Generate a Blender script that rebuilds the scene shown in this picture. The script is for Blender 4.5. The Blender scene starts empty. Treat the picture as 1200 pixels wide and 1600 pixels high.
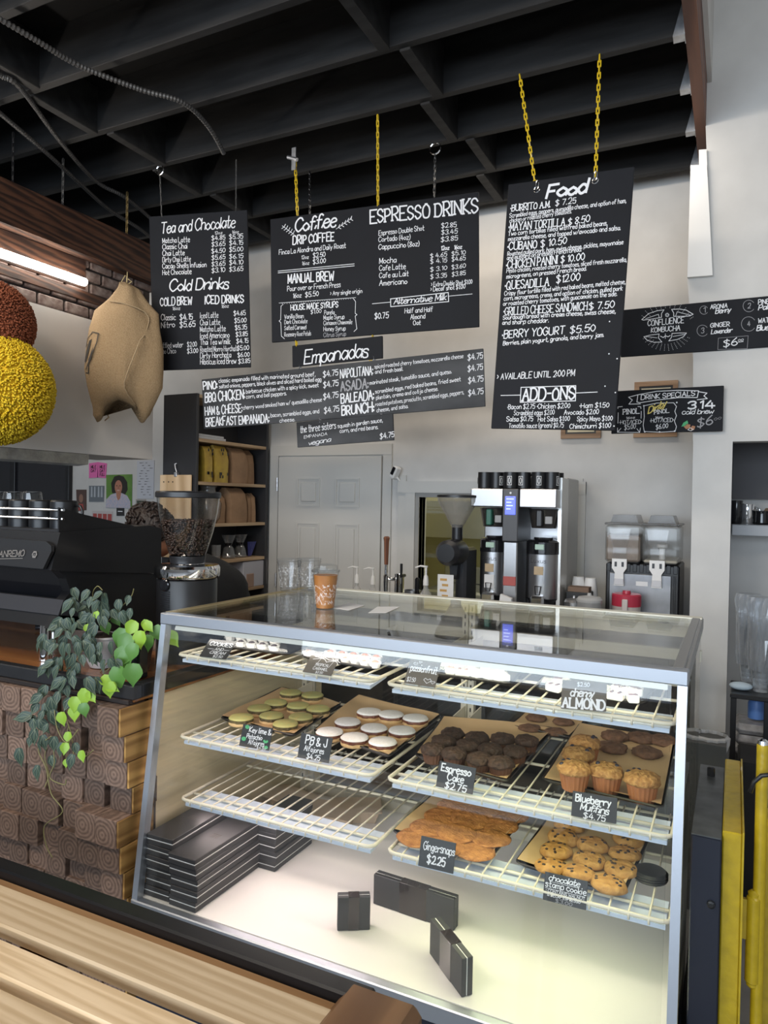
import bpy, math, random
from mathutils import Matrix, Vector
random.seed(7)
SC = bpy.context.scene
COL = SC.collection

# ------------------------------------------------------------------ camera
EYE = Vector((0.0, 0.0, 1.6)); FPX = 1123.0          # focal length in pixels of the 1200x1600 frame
CX = Vector((0.8983763, 0.43883271, 0.01859809))     # camera right, down, forward in world axes
CY = Vector((0.02265471, -0.004009, -0.99973531))
CZ = Vector((-0.43864199, 0.89855984, -0.01354322))
cd = bpy.data.cameras.new('camera'); cam = bpy.data.objects.new('camera', cd); COL.objects.link(cam)
cd.sensor_fit = 'VERTICAL'; cd.sensor_height = 24.0; cd.lens = FPX / 1600 * 24; cd.clip_start = 0.02; cd.clip_end = 100
cam.matrix_world = Matrix(((CX.x, -CY.x, -CZ.x, EYE.x), (CX.y, -CY.y, -CZ.y, EYE.y), (CX.z, -CY.z, -CZ.z, EYE.z), (0, 0, 0, 1)))
SC.camera = cam

# ------------------------------------------------------------------ world, large lights, exposure
SC.view_settings.view_transform = 'Standard'; SC.view_settings.look = 'None'
SC.view_settings.exposure = 0.0; SC.view_settings.gamma = 1.0; SC.view_settings.use_curve_mapping = False
w = bpy.data.worlds.new('daylight'); SC.world = w; w.use_nodes = True
w.node_tree.nodes['Background'].inputs[0].default_value = (0.62, 0.76, 1.0, 1)
w.node_tree.nodes['Background'].inputs[1].default_value = 0.9

def area(name, loc, target, sx, sy, power, color):
    l = bpy.data.lights.new(name, 'AREA'); l.shape = 'RECTANGLE'; l.size = sx; l.size_y = sy
    l.energy = power; l.color = color
    o = bpy.data.objects.new(name, l); COL.objects.link(o); o.location = loc
    o.rotation_euler = (Vector(target) - Vector(loc)).to_track_quat('-Z', 'Y').to_euler()
    return o
# daylight through the shop front behind the camera, the shop's ceiling lamps, and an added wall fill
area('storefront_daylight', (-1.2, -3.4, 2.05), (-1.2, 4, 1.9), 6.0, 1.9, 245, (0.77, 0.885, 1.0))
area('ceiling_lamp_front', (-1.9, -0.3, 3.40), (-1.6, 3.2, 1.4), 2.2, 0.3, 70, (1.0, 0.88, 0.74))
area('ceiling_lamp_right', (1.5, 0.4, 3.40), (0.2, 4.2, 1.7), 1.6, 0.3, 7, (1.0, 0.88, 0.74))
area('added_wall_fill', (-4.7, 3.5, 3.2), (-4.7, 4.5, 1.6), 1.0, 0.3, 9, (1.0, 0.95, 0.88))  # unseen fill added to brighten the left part of the back wall
area('ceiling_lamp_counter', (-1.3, 3.74, 3.46), (-1.2, 4.3, 1.5), 2.0, 0.12, 16, (1.0, 0.90, 0.78))

def at(px, py, x=None, y=None, z=None):
    """the point on a plane of known depth or height that a ray of the view meets"""
    r = CX * (px - 600) + CY * (py - 800) + CZ * FPX
    if y is not None: t = y / r.y
    elif x is not None: t = x / r.x
    else: t = (z - EYE.z) / r.z
    return EYE + r * t

# ------------------------------------------------------------------ materials
MATS = {}
def mat(name, col, rough=0.5, metal=0.0, bump=0.0, scale=40.0, var=0.0, spec=0.5, coat=0.0, sss=0.0, stretch=None, col2=None, emit=None, rvar=0.0):
    if name in MATS: return MATS[name]
    m = bpy.data.materials.new(name); m.use_nodes = True; nt = m.node_tree; b = nt.nodes['Principled BSDF']
    b.inputs['Base Color'].default_value = (*col, 1); b.inputs['Roughness'].default_value = rough
    b.inputs['Metallic'].default_value = metal; b.inputs['Specular IOR Level'].default_value = spec
    b.inputs['Coat Weight'].default_value = coat
    if sss: b.inputs['Subsurface Weight'].default_value = sss; b.inputs['Subsurface Scale'].default_value = 0.02
    if emit: b.inputs['Emission Color'].default_value = (*emit[0], 1); b.inputs['Emission Strength'].default_value = emit[1]
    if bump or var or col2 or rvar:
        tc = nt.nodes.new('ShaderNodeTexCoord'); mp = nt.nodes.new('ShaderNodeMapping'); nz = nt.nodes.new('ShaderNodeTexNoise')
        nt.links.new(tc.outputs['Object'], mp.inputs[0]); nt.links.new(mp.outputs[0], nz.inputs['Vector'])
        if stretch: mp.inputs['Scale'].default_value = stretch
        nz.inputs['Scale'].default_value = scale; nz.inputs['Detail'].default_value = 5
        if var or col2:
            rp = nt.nodes.new('ShaderNodeValToRGB'); rp.color_ramp.elements[0].position = 0.3; rp.color_ramp.elements[1].position = 0.7
            c2 = col2 if col2 else tuple(min(1, c * (1 + var)) for c in col); c1 = col if col2 else tuple(c * (1 - var) for c in col)
            rp.color_ramp.elements[0].color = (*c1, 1); rp.color_ramp.elements[1].color = (*c2, 1)
            nt.links.new(nz.outputs['Fac'], rp.inputs[0]); nt.links.new(rp.outputs[0], b.inputs['Base Color'])
        if rvar:
            mr = nt.nodes.new('ShaderNodeMapRange'); mr.inputs['To Min'].default_value = max(0, rough - rvar); mr.inputs['To Max'].default_value = min(1, rough + rvar)
            nt.links.new(nz.outputs['Fac'], mr.inputs['Value']); nt.links.new(mr.outputs[0], b.inputs['Roughness'])
        if bump:
            bp = nt.nodes.new('ShaderNodeBump'); bp.inputs['Strength'].default_value = bump; bp.inputs['Distance'].default_value = 0.01
            nt.links.new(nz.outputs['Fac'], bp.inputs['Height']); nt.links.new(bp.outputs[0], b.inputs['Normal'])
    MATS[name] = m; return m

def glass(name, tint=(0.93, 0.97, 0.95), refl=1.0, rough=0.0, opac=0.0, ocol=(0.8, 0.8, 0.8)):
    """thin pane: sees through with a little tint, mirrors by its Fresnel share"""
    if name in MATS: return MATS[name]
    m = bpy.data.materials.new(name); m.use_nodes = True; nt = m.node_tree; nt.nodes.remove(nt.nodes['Principled BSDF'])
    out = nt.nodes['Material Output']; tr = nt.nodes.new('ShaderNodeBsdfTransparent'); tr.inputs[0].default_value = (*tint, 1)
    gl = nt.nodes.new('ShaderNodeBsdfGlossy'); gl.inputs['Roughness'].default_value = rough
    lw = nt.nodes.new('ShaderNodeLayerWeight'); pw = nt.nodes.new('ShaderNodeMath'); pw.operation = 'POWER'; pw.inputs[1].default_value = 5
    mul = nt.nodes.new('ShaderNodeMath'); mul.operation = 'MULTIPLY_ADD'; mul.inputs[1].default_value = .96*refl; mul.inputs[2].default_value = .04*refl; mul.use_clamp = True
    mx = nt.nodes.new('ShaderNodeMixShader'); nt.links.new(lw.outputs['Facing'], pw.inputs[0]); nt.links.new(pw.outputs[0], mul.inputs[0]); nt.links.new(mul.outputs[0], mx.inputs[0])
    nt.links.new(gl.outputs[0], mx.inputs[2]); last = tr.outputs[0]
    if opac:
        df = nt.nodes.new('ShaderNodeBsdfDiffuse'); df.inputs[0].default_value = (*ocol, 1)
        m2 = nt.nodes.new('ShaderNodeMixShader'); m2.inputs[0].default_value = opac
        nt.links.new(tr.outputs[0], m2.inputs[1]); nt.links.new(df.outputs[0], m2.inputs[2]); last = m2.outputs[0]
    nt.links.new(last, mx.inputs[1]); nt.links.new(mx.outputs[0], out.inputs[0]); MATS[name] = m; return m

def wood(name, c1, c2, scale=6.0, axis='X', rough=0.55, rings=False, bump=0.15, dist=3.0, stretch=14.0):
    if name in MATS: return MATS[name]
    m = bpy.data.materials.new(name); m.use_nodes = True; nt = m.node_tree; b = nt.nodes['Principled BSDF']
    tc = nt.nodes.new('ShaderNodeTexCoord'); mp = nt.nodes.new('ShaderNodeMapping'); wv = nt.nodes.new('ShaderNodeTexWave')
    nz = nt.nodes.new('ShaderNodeTexNoise'); rp = nt.nodes.new('ShaderNodeValToRGB'); oi = nt.nodes.new('ShaderNodeObjectInfo')
    ad = nt.nodes.new('ShaderNodeVectorMath'); ad.operation = 'ADD'; sc = nt.nodes.new('ShaderNodeVectorMath'); sc.operation = 'SCALE'
    sc.inputs['Scale'].default_value = 0.03 if rings else 7.0
    cmb = nt.nodes.new('ShaderNodeCombineXYZ')
    h = nt.nodes.new('ShaderNodeMath'); h.operation = 'MULTIPLY'; h.inputs[1].default_value = 7.31
    fr = nt.nodes.new('ShaderNodeMath'); fr.operation = 'FRACT'
    s1 = nt.nodes.new('ShaderNodeMath'); s1.operation = 'SUBTRACT'; s1.inputs[1].default_value = 0.5
    s2 = nt.nodes.new('ShaderNodeMath'); s2.operation = 'SUBTRACT'; s2.inputs[1].default_value = 0.5
    L = nt.links.new
    L(oi.outputs['Random'], h.inputs[0]); L(h.outputs[0], fr.inputs[0]); L(fr.outputs[0], s1.inputs[0]); L(oi.outputs['Random'], s2.inputs[0])
    L(s1.outputs[0], cmb.inputs[0]); L(s2.outputs[0], cmb.inputs[2]); L(cmb.outputs[0], sc.inputs[0])
    L(tc.outputs['Object'], ad.inputs[0]); L(sc.outputs[0], ad.inputs[1]); L(ad.outputs[0], mp.inputs[0])
    st = {'X': (1 / stretch, 1, 1), 'Y': (1, 1 / stretch, 1), 'Z': (1, 1, 1 / stretch)}[axis]
    if rings:
        wv.wave_type = 'RINGS'; wv.rings_direction = 'Y'; wv.inputs['Scale'].default_value = scale; wv.inputs['Distortion'].default_value = dist
        wv.inputs['Detail'].default_value = 3; wv.inputs['Detail Scale'].default_value = 0.8
    else:
        mp.inputs['Scale'].default_value = st; wv.wave_type = 'BANDS'; wv.bands_direction = 'DIAGONAL'
        wv.inputs['Scale'].default_value = scale; wv.inputs['Distortion'].default_value = 6; wv.inputs['Detail'].default_value = 4; wv.inputs['Detail Scale'].default_value = 1.5
    L(mp.outputs[0], wv.inputs[0]); L(mp.outputs[0], nz.inputs['Vector']); nz.inputs['Scale'].default_value = scale * 3; nz.inputs['Detail'].default_value = 6
    mx = nt.nodes.new('ShaderNodeMix'); mx.data_type = 'FLOAT'; mx.inputs[0].default_value = 0.62 if rings else 0.5
    L(wv.outputs['Fac'], mx.inputs[2]); L(nz.outputs['Fac'], mx.inputs[3]); L(mx.outputs[0], rp.inputs[0])
    rp.color_ramp.elements[0].position = 0.25; rp.color_ramp.elements[1].position = 0.75
    rp.color_ramp.elements[0].color = (*c1, 1); rp.color_ramp.elements[1].color = (*c2, 1)
    hv = nt.nodes.new('ShaderNodeHueSaturation'); mr = nt.nodes.new('ShaderNodeMapRange'); mr.inputs['To Min'].default_value = 0.7; mr.inputs['To Max'].default_value = 1.25
    L(fr.outputs[0], mr.inputs['Value']); L(mr.outputs[0], hv.inputs['Value']); L(rp.outputs[0], hv.inputs['Color'])
    L(hv.outputs[0], b.inputs['Base Color']); b.inputs['Roughness'].default_value = rough
    bp = nt.nodes.new('ShaderNodeBump'); bp.inputs['Strength'].default_value = bump; bp.inputs['Distance'].default_value = 0.006
    L(mx.outputs[0], bp.inputs['Height']); L(bp.outputs[0], b.inputs['Normal'])
    MATS[name] = m; return m

# ------------------------------------------------------------------ building helpers
WM = {}                                              # world matrix of every thing that has parts
class MB:
    """collects boxes, lathes, tubes and prisms; build() links them as one mesh object"""
    def __init__(s): s.v = []; s.f = []
    def add(s, vs, fs):
        n = len(s.v); s.v += [Vector(q) for q in vs]; s.f += [tuple(i + n for i in f) for f in fs]; return s
    def box(s, a, b, M=None):
        x0, y0, z0 = a; x1, y1, z1 = b
        vs = [Vector(q) for q in ((x0,y0,z0),(x1,y0,z0),(x1,y1,z0),(x0,y1,z0),(x0,y0,z1),(x1,y0,z1),(x1,y1,z1),(x0,y1,z1))]
        if M: vs = [M @ q for q in vs]
        return s.add(vs, [(0,3,2,1),(4,5,6,7),(0,1,5,4),(1,2,6,5),(2,3,7,6),(3,0,4,7)])
    def bev(s, a, b, r, M=None):
        """box with chamfered edges"""
        x0, y0, z0 = a; x1, y1, z1 = b; vs = []; c = Vector(((x0+x1)/2, (y0+y1)/2, (z0+z1)/2)); h = Vector((abs(x1-x0)/2, abs(y1-y0)/2, abs(z1-z0)/2))
        r = min(r, h.x*.95, h.y*.95, h.z*.95); idx = {}
        for sx in (-1,1):
            for sy in (-1,1):
                for sz in (-1,1):
                    for k in range(3):
                        q = Vector((sx*h.x, sy*h.y, sz*h.z))
                        for j in range(3):
                            if j != k: q[j] -= (sx,sy,sz)[j]*r
                        idx[(sx,sy,sz,k)] = len(vs); q = q + c; vs.append(M @ q if M else q)
        fs = []
        for k in range(3):
            i, j = (k+1) % 3, (k+2) % 3
            for sg in (-1,1):
                def key(a_, b_):
                    t = [0,0,0]; t[k] = sg; t[i] = a_; t[j] = b_; return idx[(*t, k)]
                q = [key(-1,-1), key(1,-1), key(1,1), key(-1,1)]; fs.append(q if sg > 0 else q[::-1])
        for k in range(3):
            i, j = (k+1) % 3, (k+2) % 3
            for si in (-1,1):
                for sj in (-1,1):
                    def key(a_, kk):
                        t = [0,0,0]; t[k] = a_; t[i] = si; t[j] = sj; return idx[(*t, kk)]
                    q = [key(-1,i), key(1,i), key(1,j), key(-1,j)]; fs.append(q if si*sj < 0 else q[::-1])
        for sx in (-1,1):
            for sy in (-1,1):
                for sz in (-1,1):
                    q = [idx[(sx,sy,sz,0)], idx[(sx,sy,sz,1)], idx[(sx,sy,sz,2)]]; fs.append(q if sx*sy*sz > 0 else q[::-1])
        return s.add(vs, fs)
    def lathe(s, prof, c=(0,0,0), n=20, M=None, wob=None):
        """profile of (radius, height) turned about the vertical"""
        vs = []; fs = []; c = Vector(c)
        for k, (r, z) in enumerate(prof):
            for i in range(n):
                a = 2*math.pi*i/n; rr = r*(wob(i, k) if wob else 1)
                q = Vector((rr*math.cos(a), rr*math.sin(a), z)); vs.append((M @ q if M else q) + c)
        for k in range(len(prof)-1):
            for i in range(n):
                j = (i+1) % n; fs.append((k*n+i, k*n+j, (k+1)*n+j, (k+1)*n+i))
        if prof[0][0] > 1e-6: fs.append(tuple(range(n))[::-1])
        if prof[-1][0] > 1e-6: fs.append(tuple((len(prof)-1)*n+i for i in range(n)))
        return s.add(vs, fs)
    def tube(s, pts, r, n=8, closed=False):
        pts = [Vector(p) for p in pts]; vs = []; fs = []; m = len(pts); up = Vector((0.013, 0.021, 1)).normalized(); rr = r if isinstance(r, (list, tuple)) else [r]*m
        for k, p in enumerate(pts):
            d = (pts[(k+1) % m] - pts[k-1]) if closed else (pts[min(k+1, m-1)] - pts[max(k-1, 0)])
            d.normalize(); a = d.cross(up)
            if a.length < 0.05: a = d.cross(Vector((1, 0.1, 0)))
            a.normalize(); b = d.cross(a)
            if k and not closed or k:
                pa = s_prev; a = (pa - d*pa.dot(d)).normalized() if (pa - d*pa.dot(d)).length > .01 else a; b = d.cross(a)
            s_prev = a
            for i in range(n):
                t = 2*math.pi*i/n; vs.append(p + (a*math.cos(t) + b*math.sin(t))*rr[k])
        for k in range(m if closed else m-1):
            q = (k+1) % m
            for i in range(n):
                j = (i+1) % n; fs.append((k*n+i, k*n+j, q*n+j, q*n+i))
        if not closed: fs += [tuple(range(n))[::-1], tuple((m-1)*n+i for i in range(n))]
        return s.add(vs, fs)
    def prism(s, poly, d):
        d = Vector(d); p = [Vector(q) for q in poly]; n = len(p)
        return s.add(p + [q + d for q in p], [tuple(range(n))[::-1], tuple(range(n, 2*n))] + [(i, (i+1) % n, n+(i+1) % n, n+i) for i in range(n)])
    def ball(s, c, r, n=10, m=7, M=None):
        rx, ry, rz = r if isinstance(r, (tuple, list)) else (r, r, r); c = Vector(c); vs = []; fs = []
        for k in range(1, m):
            a = math.pi*k/m
            for i in range(n):
                t = 2*math.pi*i/n; q = Vector((rx*math.sin(a)*math.cos(t), ry*math.sin(a)*math.sin(t), -rz*math.cos(a))); vs.append((M @ q if M else q) + c)
        for z in (-rz, rz):
            q = Vector((0,0,z)); vs.append((M @ q if M else q) + c)
        b, t = len(vs)-2, len(vs)-1
        for k in range(m-2):
            for i in range(n):
                j = (i+1) % n; fs.append((k*n+i, k*n+j, (k+1)*n+j, (k+1)*n+i))
        for i in range(n):
            j = (i+1) % n; fs += [(b, j, i), (t, (m-2)*n+i, (m-2)*n+j)]
        return s.add(vs, fs)
    def build(s, name, m, parent=None, local=False, smooth=False, **props):
        vs = s.v
        if parent is not None and not local and parent in WM:
            I = WM[parent].inverted(); vs = [I @ q for q in vs]
        me = bpy.data.meshes.new(name); me.from_pydata([tuple(q) for q in vs], [], s.f); me.update()
        if smooth: me.polygons.foreach_set('use_smooth', [True]*len(me.polygons))
        if smooth == 'auto': me.set_sharp_from_angle(angle=0.45)
        me.materials.append(m); o = bpy.data.objects.new(name, me); COL.objects.link(o)
        if parent is not None: o.parent = parent
        if parent in WM: WM[o] = WM[parent] if not local else WM[parent]
        for k, v in props.items(): o[k] = v
        return o
def thing(name, label, cat, loc=(0,0,0), M=None, group=None):
    o = bpy.data.objects.new(name, None); COL.objects.link(o); o.empty_display_size = 0.05
    mw = M if M is not None else Matrix.Translation(Vector(loc)); o.matrix_world = mw; WM[o] = mw.copy()
    return tag(o, label, cat, group)
def tag(o, label, cat, group=None):
    o['label'] = label; o['category'] = cat
    if group: o['group'] = group
    return o
def struct(o, label=None):
    o['kind'] = 'structure'
    if label: o['label'] = label
    return o
KIDS = {}
def children(o): return [c for c in COL.objects if c.parent is o]
def dup(root, loc=None, rz=None, label=None, kids=None, M=None):
    r = root.copy(); COL.objects.link(r)
    if M is not None: r.matrix_world = M
    else:
        if loc is not None: r.location = loc
        if rz is not None: r.rotation_euler = (0, 0, rz)
    if label: r['label'] = label
    for ch in (kids if kids is not None else children(root)):
        c = ch.copy(); COL.objects.link(c); c.parent = r
    return r
def rot(yaw=0, pitch=0, roll=0):
    return Matrix.Rotation(yaw, 4, 'Z') @ Matrix.Rotation(pitch, 4, 'X') @ Matrix.Rotation(roll, 4, 'Y')
ORD = ['first', 'second', 'third', 'fourth', 'fifth', 'sixth', 'seventh', 'eighth', 'ninth', 'tenth']

# ------------------------------------------------------------------ hand lettering: every sign is a stroke alphabet of its own
# points are pairs of base-36 digits (x 0-9, height 3 = baseline, 9 = x height, D = capitals); ~ marks a rounded stroke
FONT = dict(l.split(None, 1) for l in """
A 034D83 1767
B 030D ~0D5D7B5908 ~0859765303
C ~8B6D3D0A06335385
D 030D ~0D5D8A865303
E 7D0D0373 0858
F 7D0D03 0858
G ~8B6D3D0A0633538588 8858
H 030D 838D 0888
I 030D
J ~6D65532306
K 030D 7D0773
L 0D0373
M 030D458D83
N 030D838D
O ~4D1B08144374887B4D
P 030D ~0D5D7A5807
Q ~4D1B08144374887B4D 5693
R 030D ~0D5D7A5807 3773
S ~7B5D2D0B196775432305
T 0D8D 4D43
U ~0D06144374868D
V 0D438D
W 0D235A83AD
X 0D83 8D03
Y 0D488D 4843
Z 0D8D0383
a ~68492906143366 6963
b 0D03 ~07295966532305
c ~68492906235364
d 6D63 ~67492906234365
e ~0667592906235364
f ~6C4D2B23 0959
g ~67492906234365 ~6963502001
h 0D03 ~0729596763
i 0903 0C0D
j ~39322000 3C3D
k 0D03 590653
l 0D03
m 0903 ~07294843 ~48698883
n 0903 ~0729496763
o ~39070533656739
p 0900 ~07295966532305
q 6960 ~67492906234365
r 0903 ~06285958
s ~58491908174654431304
t ~2D243353 0959
u ~0905134365 6963
v 093369
w 0923476389
x 0963 6903
y 0933 6910
z 09690363
0 ~3D0A0633666A3D
1 1B3D33
2 ~0B2D5D6B5703 0363
3 ~0B2D5D6B5938 ~385865431304
4 4D0676 5A53
5 6D1D08 ~08396866532304
6 ~5D19052343654817
7 0D6D23
8 ~3D0B38653305386B3D
9 ~6A3D0A386A 6A43
$ ~6B4C1C0A6665431304 3E31
. 0304
, 1401
/ 036D
& ~830A2D4B05134386
: 0405 0809
- 0848
( ~2E0A0622
) ~0E2A2602
> 0B3805
* 0717 0818
' 0D0B
""".strip().splitlines())
def _strokes(ch):
    out = []
    for st in FONT.get(ch, '').split():
        sm = st[0] == '~'; st = st.lstrip('~'); p = [(int(st[i], 36), int(st[i+1], 36)) for i in range(0, len(st)-1, 2)]
        if sm and len(p) > 2:
            q = []
            for i in range(len(p)-1):
                a, b, c, d = p[max(i-1,0)], p[i], p[i+1], p[min(i+2, len(p)-1)]
                for t in (0, .33, .67):
                    q.append(tuple(.5*((2*b[k]) + (-a[k]+c[k])*t + (2*a[k]-5*b[k]+4*c[k]-d[k])*t*t + (-a[k]+3*b[k]-3*c[k]+d[k])*t**3) for k in (0,1)))
            p = q + [p[-1]]
        out.append(p)
    return out
GLY = {c: _strokes(c) for c in FONT}
def layout(text, style):
    """strokes of a line in units where capitals are 10 high; returns strokes and width"""
    x = 0; res = []; gap = {'cursive': 1.3}.get(style, 2.3); rnd = random.Random(sum(map(ord, text)))
    prev = None
    for ch in text:
        if ch == ' ': x += 4.2; prev = None; continue
        g = GLY.get(ch) or []; wd = max([p[0] for s_ in g for p in s_] + [1]); jy = rnd.uniform(-.35, .35); js = rnd.uniform(.94, 1.06); sh = {'cursive': .2, 'slab': .0}.get(style, rnd.uniform(-.02, .1))
        for s_ in g:
            res.append([(x + p[0]*js + (p[1]-3)*sh, (p[1]-3)*js + jy) for p in s_])
            if style == 'slab' and ch not in '.,':
                for e in (s_[0], s_[-1]):
                    if e[1] in (3, 13): res.append([(x+e[0]*js-1.1, (e[1]-3)*js+jy), (x+e[0]*js+1.1, (e[1]-3)*js+jy)])
        if style == 'cursive' and ch.islower():
            a = (x - gap*.3, 0.6 + jy); first = (x + .2, 2.6)
            if prev: res.append([prev, first])
            prev = (x + wd*js, .6)
        else: prev = None
        x += wd*js + gap
    return res, max(x - gap, 1)
def ribbons(mb, strokes, wd, fn):
    for st in strokes:
        for i in range(len(st)-1):
            (x0, y0), (x1, y1) = st[i], st[i+1]; dx, dy = x1-x0, y1-y0; L = math.hypot(dx, dy) or 1e-6
            ex, ey = dx/L*wd*.35, dy/L*wd*.35; nx, ny = -dy/L*wd/2, dx/L*wd/2
            dy = Vector((0, -1.4e-5*(len(mb.v)//4 % 44), 0))        # strokes lie a hair's breadth over one another
            mb.add([Vector(fn(*q)) + dy for q in ((x0-ex+nx, y0-ey+ny), (x0-ex-nx, y0-ey-ny), (x1+ex-nx, y1+ey-ny), (x1+ex+nx, y1+ey+ny))], [(0,1,2,3)])
class Writer:
    """collects lettering on a flat sign; its frame is a matrix whose x runs right and z up, facing -y"""
    def __init__(s, M, scale=1.0, off=(0,0), lift=0.0012): s.M = M; s.I = M.inverted(); s.k = scale; s.off = off; s.mb = {}; s.lift = lift
    def loc(s, px, py):
        px, py = s.off[0] + px/s.k, s.off[1] + py/s.k
        r = CX*(px-600) + CY*(py-800) + CZ*FPX; o = s.I @ EYE; d = s.I.to_3x3() @ r; t = (-s.front - o.y)/d.y; q = o + d*t
        return q.x, q.z
    front = 0.0
    def B(s, m): return s.mb.setdefault(m, MB())
    def line(s, text, x0, y0, x1, y1, h, style='print', m='white', wd=None):
        a, b = s.loc(x0, y0), s.loc(x1, y1); hh = s.loc(x0, y0-h)[1] - a[1]
        st, W = layout(text, style); u = (b[0]-a[0])/W; vz = (b[1]-a[1])/W; k = hh/10
        wd = (wd or {'bold': 1.9, 'slab': 1.5, 'cursive': 1.3}.get(style, 1.3)) * min(k, u*1.35)
        ribbons(s.B(m), [[(a[0] + x*u, a[1] + x*vz + y*k) for x, y in q] for q in st], wd, lambda x, z: (x, -s.front - s.lift, z))
    def path(s, pts, wpx, m='white', closed=False, smooth=False):
        q = [s.loc(*p) for p in pts]; wd = wpx/s.k*.0029
        if closed: q = q + [q[0]]
        ribbons(s.B(m), [q], wd, lambda x, z: (x, -s.front - s.lift, z))
    def dots(s, pts, rpx, m='white'):
        for p in pts:
            x, z = s.loc(*p); r = rpx/s.k*.0029
            s.B(m).add([(x + r*math.cos(t), -s.front - s.lift, z + r*math.sin(t)) for t in (0, 1.05, 2.1, 3.14, 4.19, 5.24)], [(0,1,2,3,4,5)])
    def fill(s, pts, m):
        s.B(m).add([(q[0], -s.front - s.lift*.8, q[1]) for q in (s.loc(*p) for p in pts)], [tuple(range(len(pts)))])
    def done(s, parent, mats, name='lettering'):
        for m, mb in s.mb.items(): mb.build(name if m != 'dim' else 'faint_lettering', mats[m], parent, local=True)

# ------------------------------------------------------------------ shared materials
M_wall = mat('wall_paint', (0.60, 0.585, 0.56), .55, bump=.05, scale=6, var=.05)
M_soffit = mat('soffit_paint', (0.62, 0.60, 0.58), .6, bump=.15, scale=1.6, var=.03)
M_trim = mat('trim_paint', (0.56, 0.55, 0.52), .4, bump=.03, scale=20)
M_white = mat('white_paint', (0.80, 0.79, 0.77), .5)
M_joist = mat('black_painted_timber', (0.021, 0.0205, 0.0205), .6, spec=.25, bump=.3, scale=18, var=.35, stretch=(.15, 1, 1))
M_deck = mat('black_deck', (0.010, 0.010, 0.010), .8, spec=.2)
M_black = mat('black_metal', (0.012, 0.012, 0.014), .35)
M_blackgloss = mat('black_gloss', (0.010, 0.010, 0.012), .12, coat=.3)
M_blackmatte = mat('black_matte', (0.014, 0.014, 0.016), .6)
M_steel = mat('brushed_steel', (0.40, 0.40, 0.41), .33, 1.0, bump=.04, scale=60, stretch=(1, 1, 14))
M_alu = mat('aluminium', (0.52, 0.55, 0.60), .42, 1.0, bump=.03, scale=50, stretch=(12, 12, 1))
M_chrome = mat('chrome', (0.85, 0.85, 0.86), .08, 1.0)
M_galv = mat('galvanised', (0.55, 0.56, 0.58), .45, 1.0, var=.2, scale=30)
M_cream = mat('cream_enamel', (0.78, 0.73, 0.60), .4)
M_wire = mat('white_wire', (0.72, 0.67, 0.54), .4)
M_chalk = mat('chalkboard', (0.0085, 0.0093, 0.0122), .6, spec=.16, col2=(0.015, 0.0165, 0.021), scale=2.2, rvar=.08, bump=.02)
M_chalkdusty = mat('dusty_chalkboard', (0.007, 0.0075, 0.009), .55, spec=.18, col2=(0.085, 0.088, 0.094), scale=2.6, stretch=(.7, 1, 1.7))
M_ink = mat('chalk_white', (0.80, 0.81, 0.84), .8)
M_inkdim = mat('chalk_grey', (0.34, 0.34, 0.36), .8)
M_inkyel = mat('chalk_yellow', (0.75, 0.62, 0.18), .8)
M_inkgreen = mat('chalk_green', (0.10, 0.45, 0.20), .8)
M_inkbrown = mat('chalk_brown', (0.45, 0.22, 0.12), .8)
M_yellow = mat('yellow_chain_paint', (0.72, 0.50, 0.02), .4)
M_beam = wood('brown_beam', (0.016, 0.0065, 0.004), (0.078, 0.032, 0.0165), 16, 'Y', .6, stretch=9)
M_paper = mat('paper', (0.78, 0.78, 0.78), .7)
INK = {'white': M_ink, 'dim': M_inkdim, 'yellow': M_inkyel, 'green': M_inkgreen, 'brown': M_inkbrown}

# ------------------------------------------------------------------ room shell
m_floor = mat('concrete_floor', (0.22, 0.21, 0.20), .5, bump=.1, scale=5, var=.2)
struct(MB().box((-8.2, -3.4, -.1), (3.2, 5.6, 0)).build('floor', m_floor), 'grey concrete floor')
YB = 4.55
wx0, wx1, wz0, wz1 = -1.95, -0.93, 0.95, 1.64        # pass-through window in the back wall
wall = MB(); wall.box((-8.2, YB, 0), (wx0, YB+.12, 3.72)); wall.box((wx1, YB, 0), (1.6, YB+.12, 3.72))
wall.box((wx0, YB, 0), (wx1, YB+.12, wz0)); wall.box((wx0, YB, wz1), (wx1, YB+.12, 3.72))
struct(wall.build('wall_back', M_wall), 'pale grey painted back wall behind the counter')
struct(MB().box((-8.32, -3.4, 0), (-8.2, 4.67, 3.72)).build('wall_left', M_wall))
struct(MB().box((3.2, -3.4, 0), (3.32, 5.6, 4.3)).build('wall_right', M_wall))
struct(MB().box((-8.2, -3.55, 0), (3.2, -3.45, 1.08)).box((-8.2, -3.55, 3.02), (3.2, -3.45, 4.35)).build('wall_front', M_wall), 'wall below and above the shop front windows')
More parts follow.
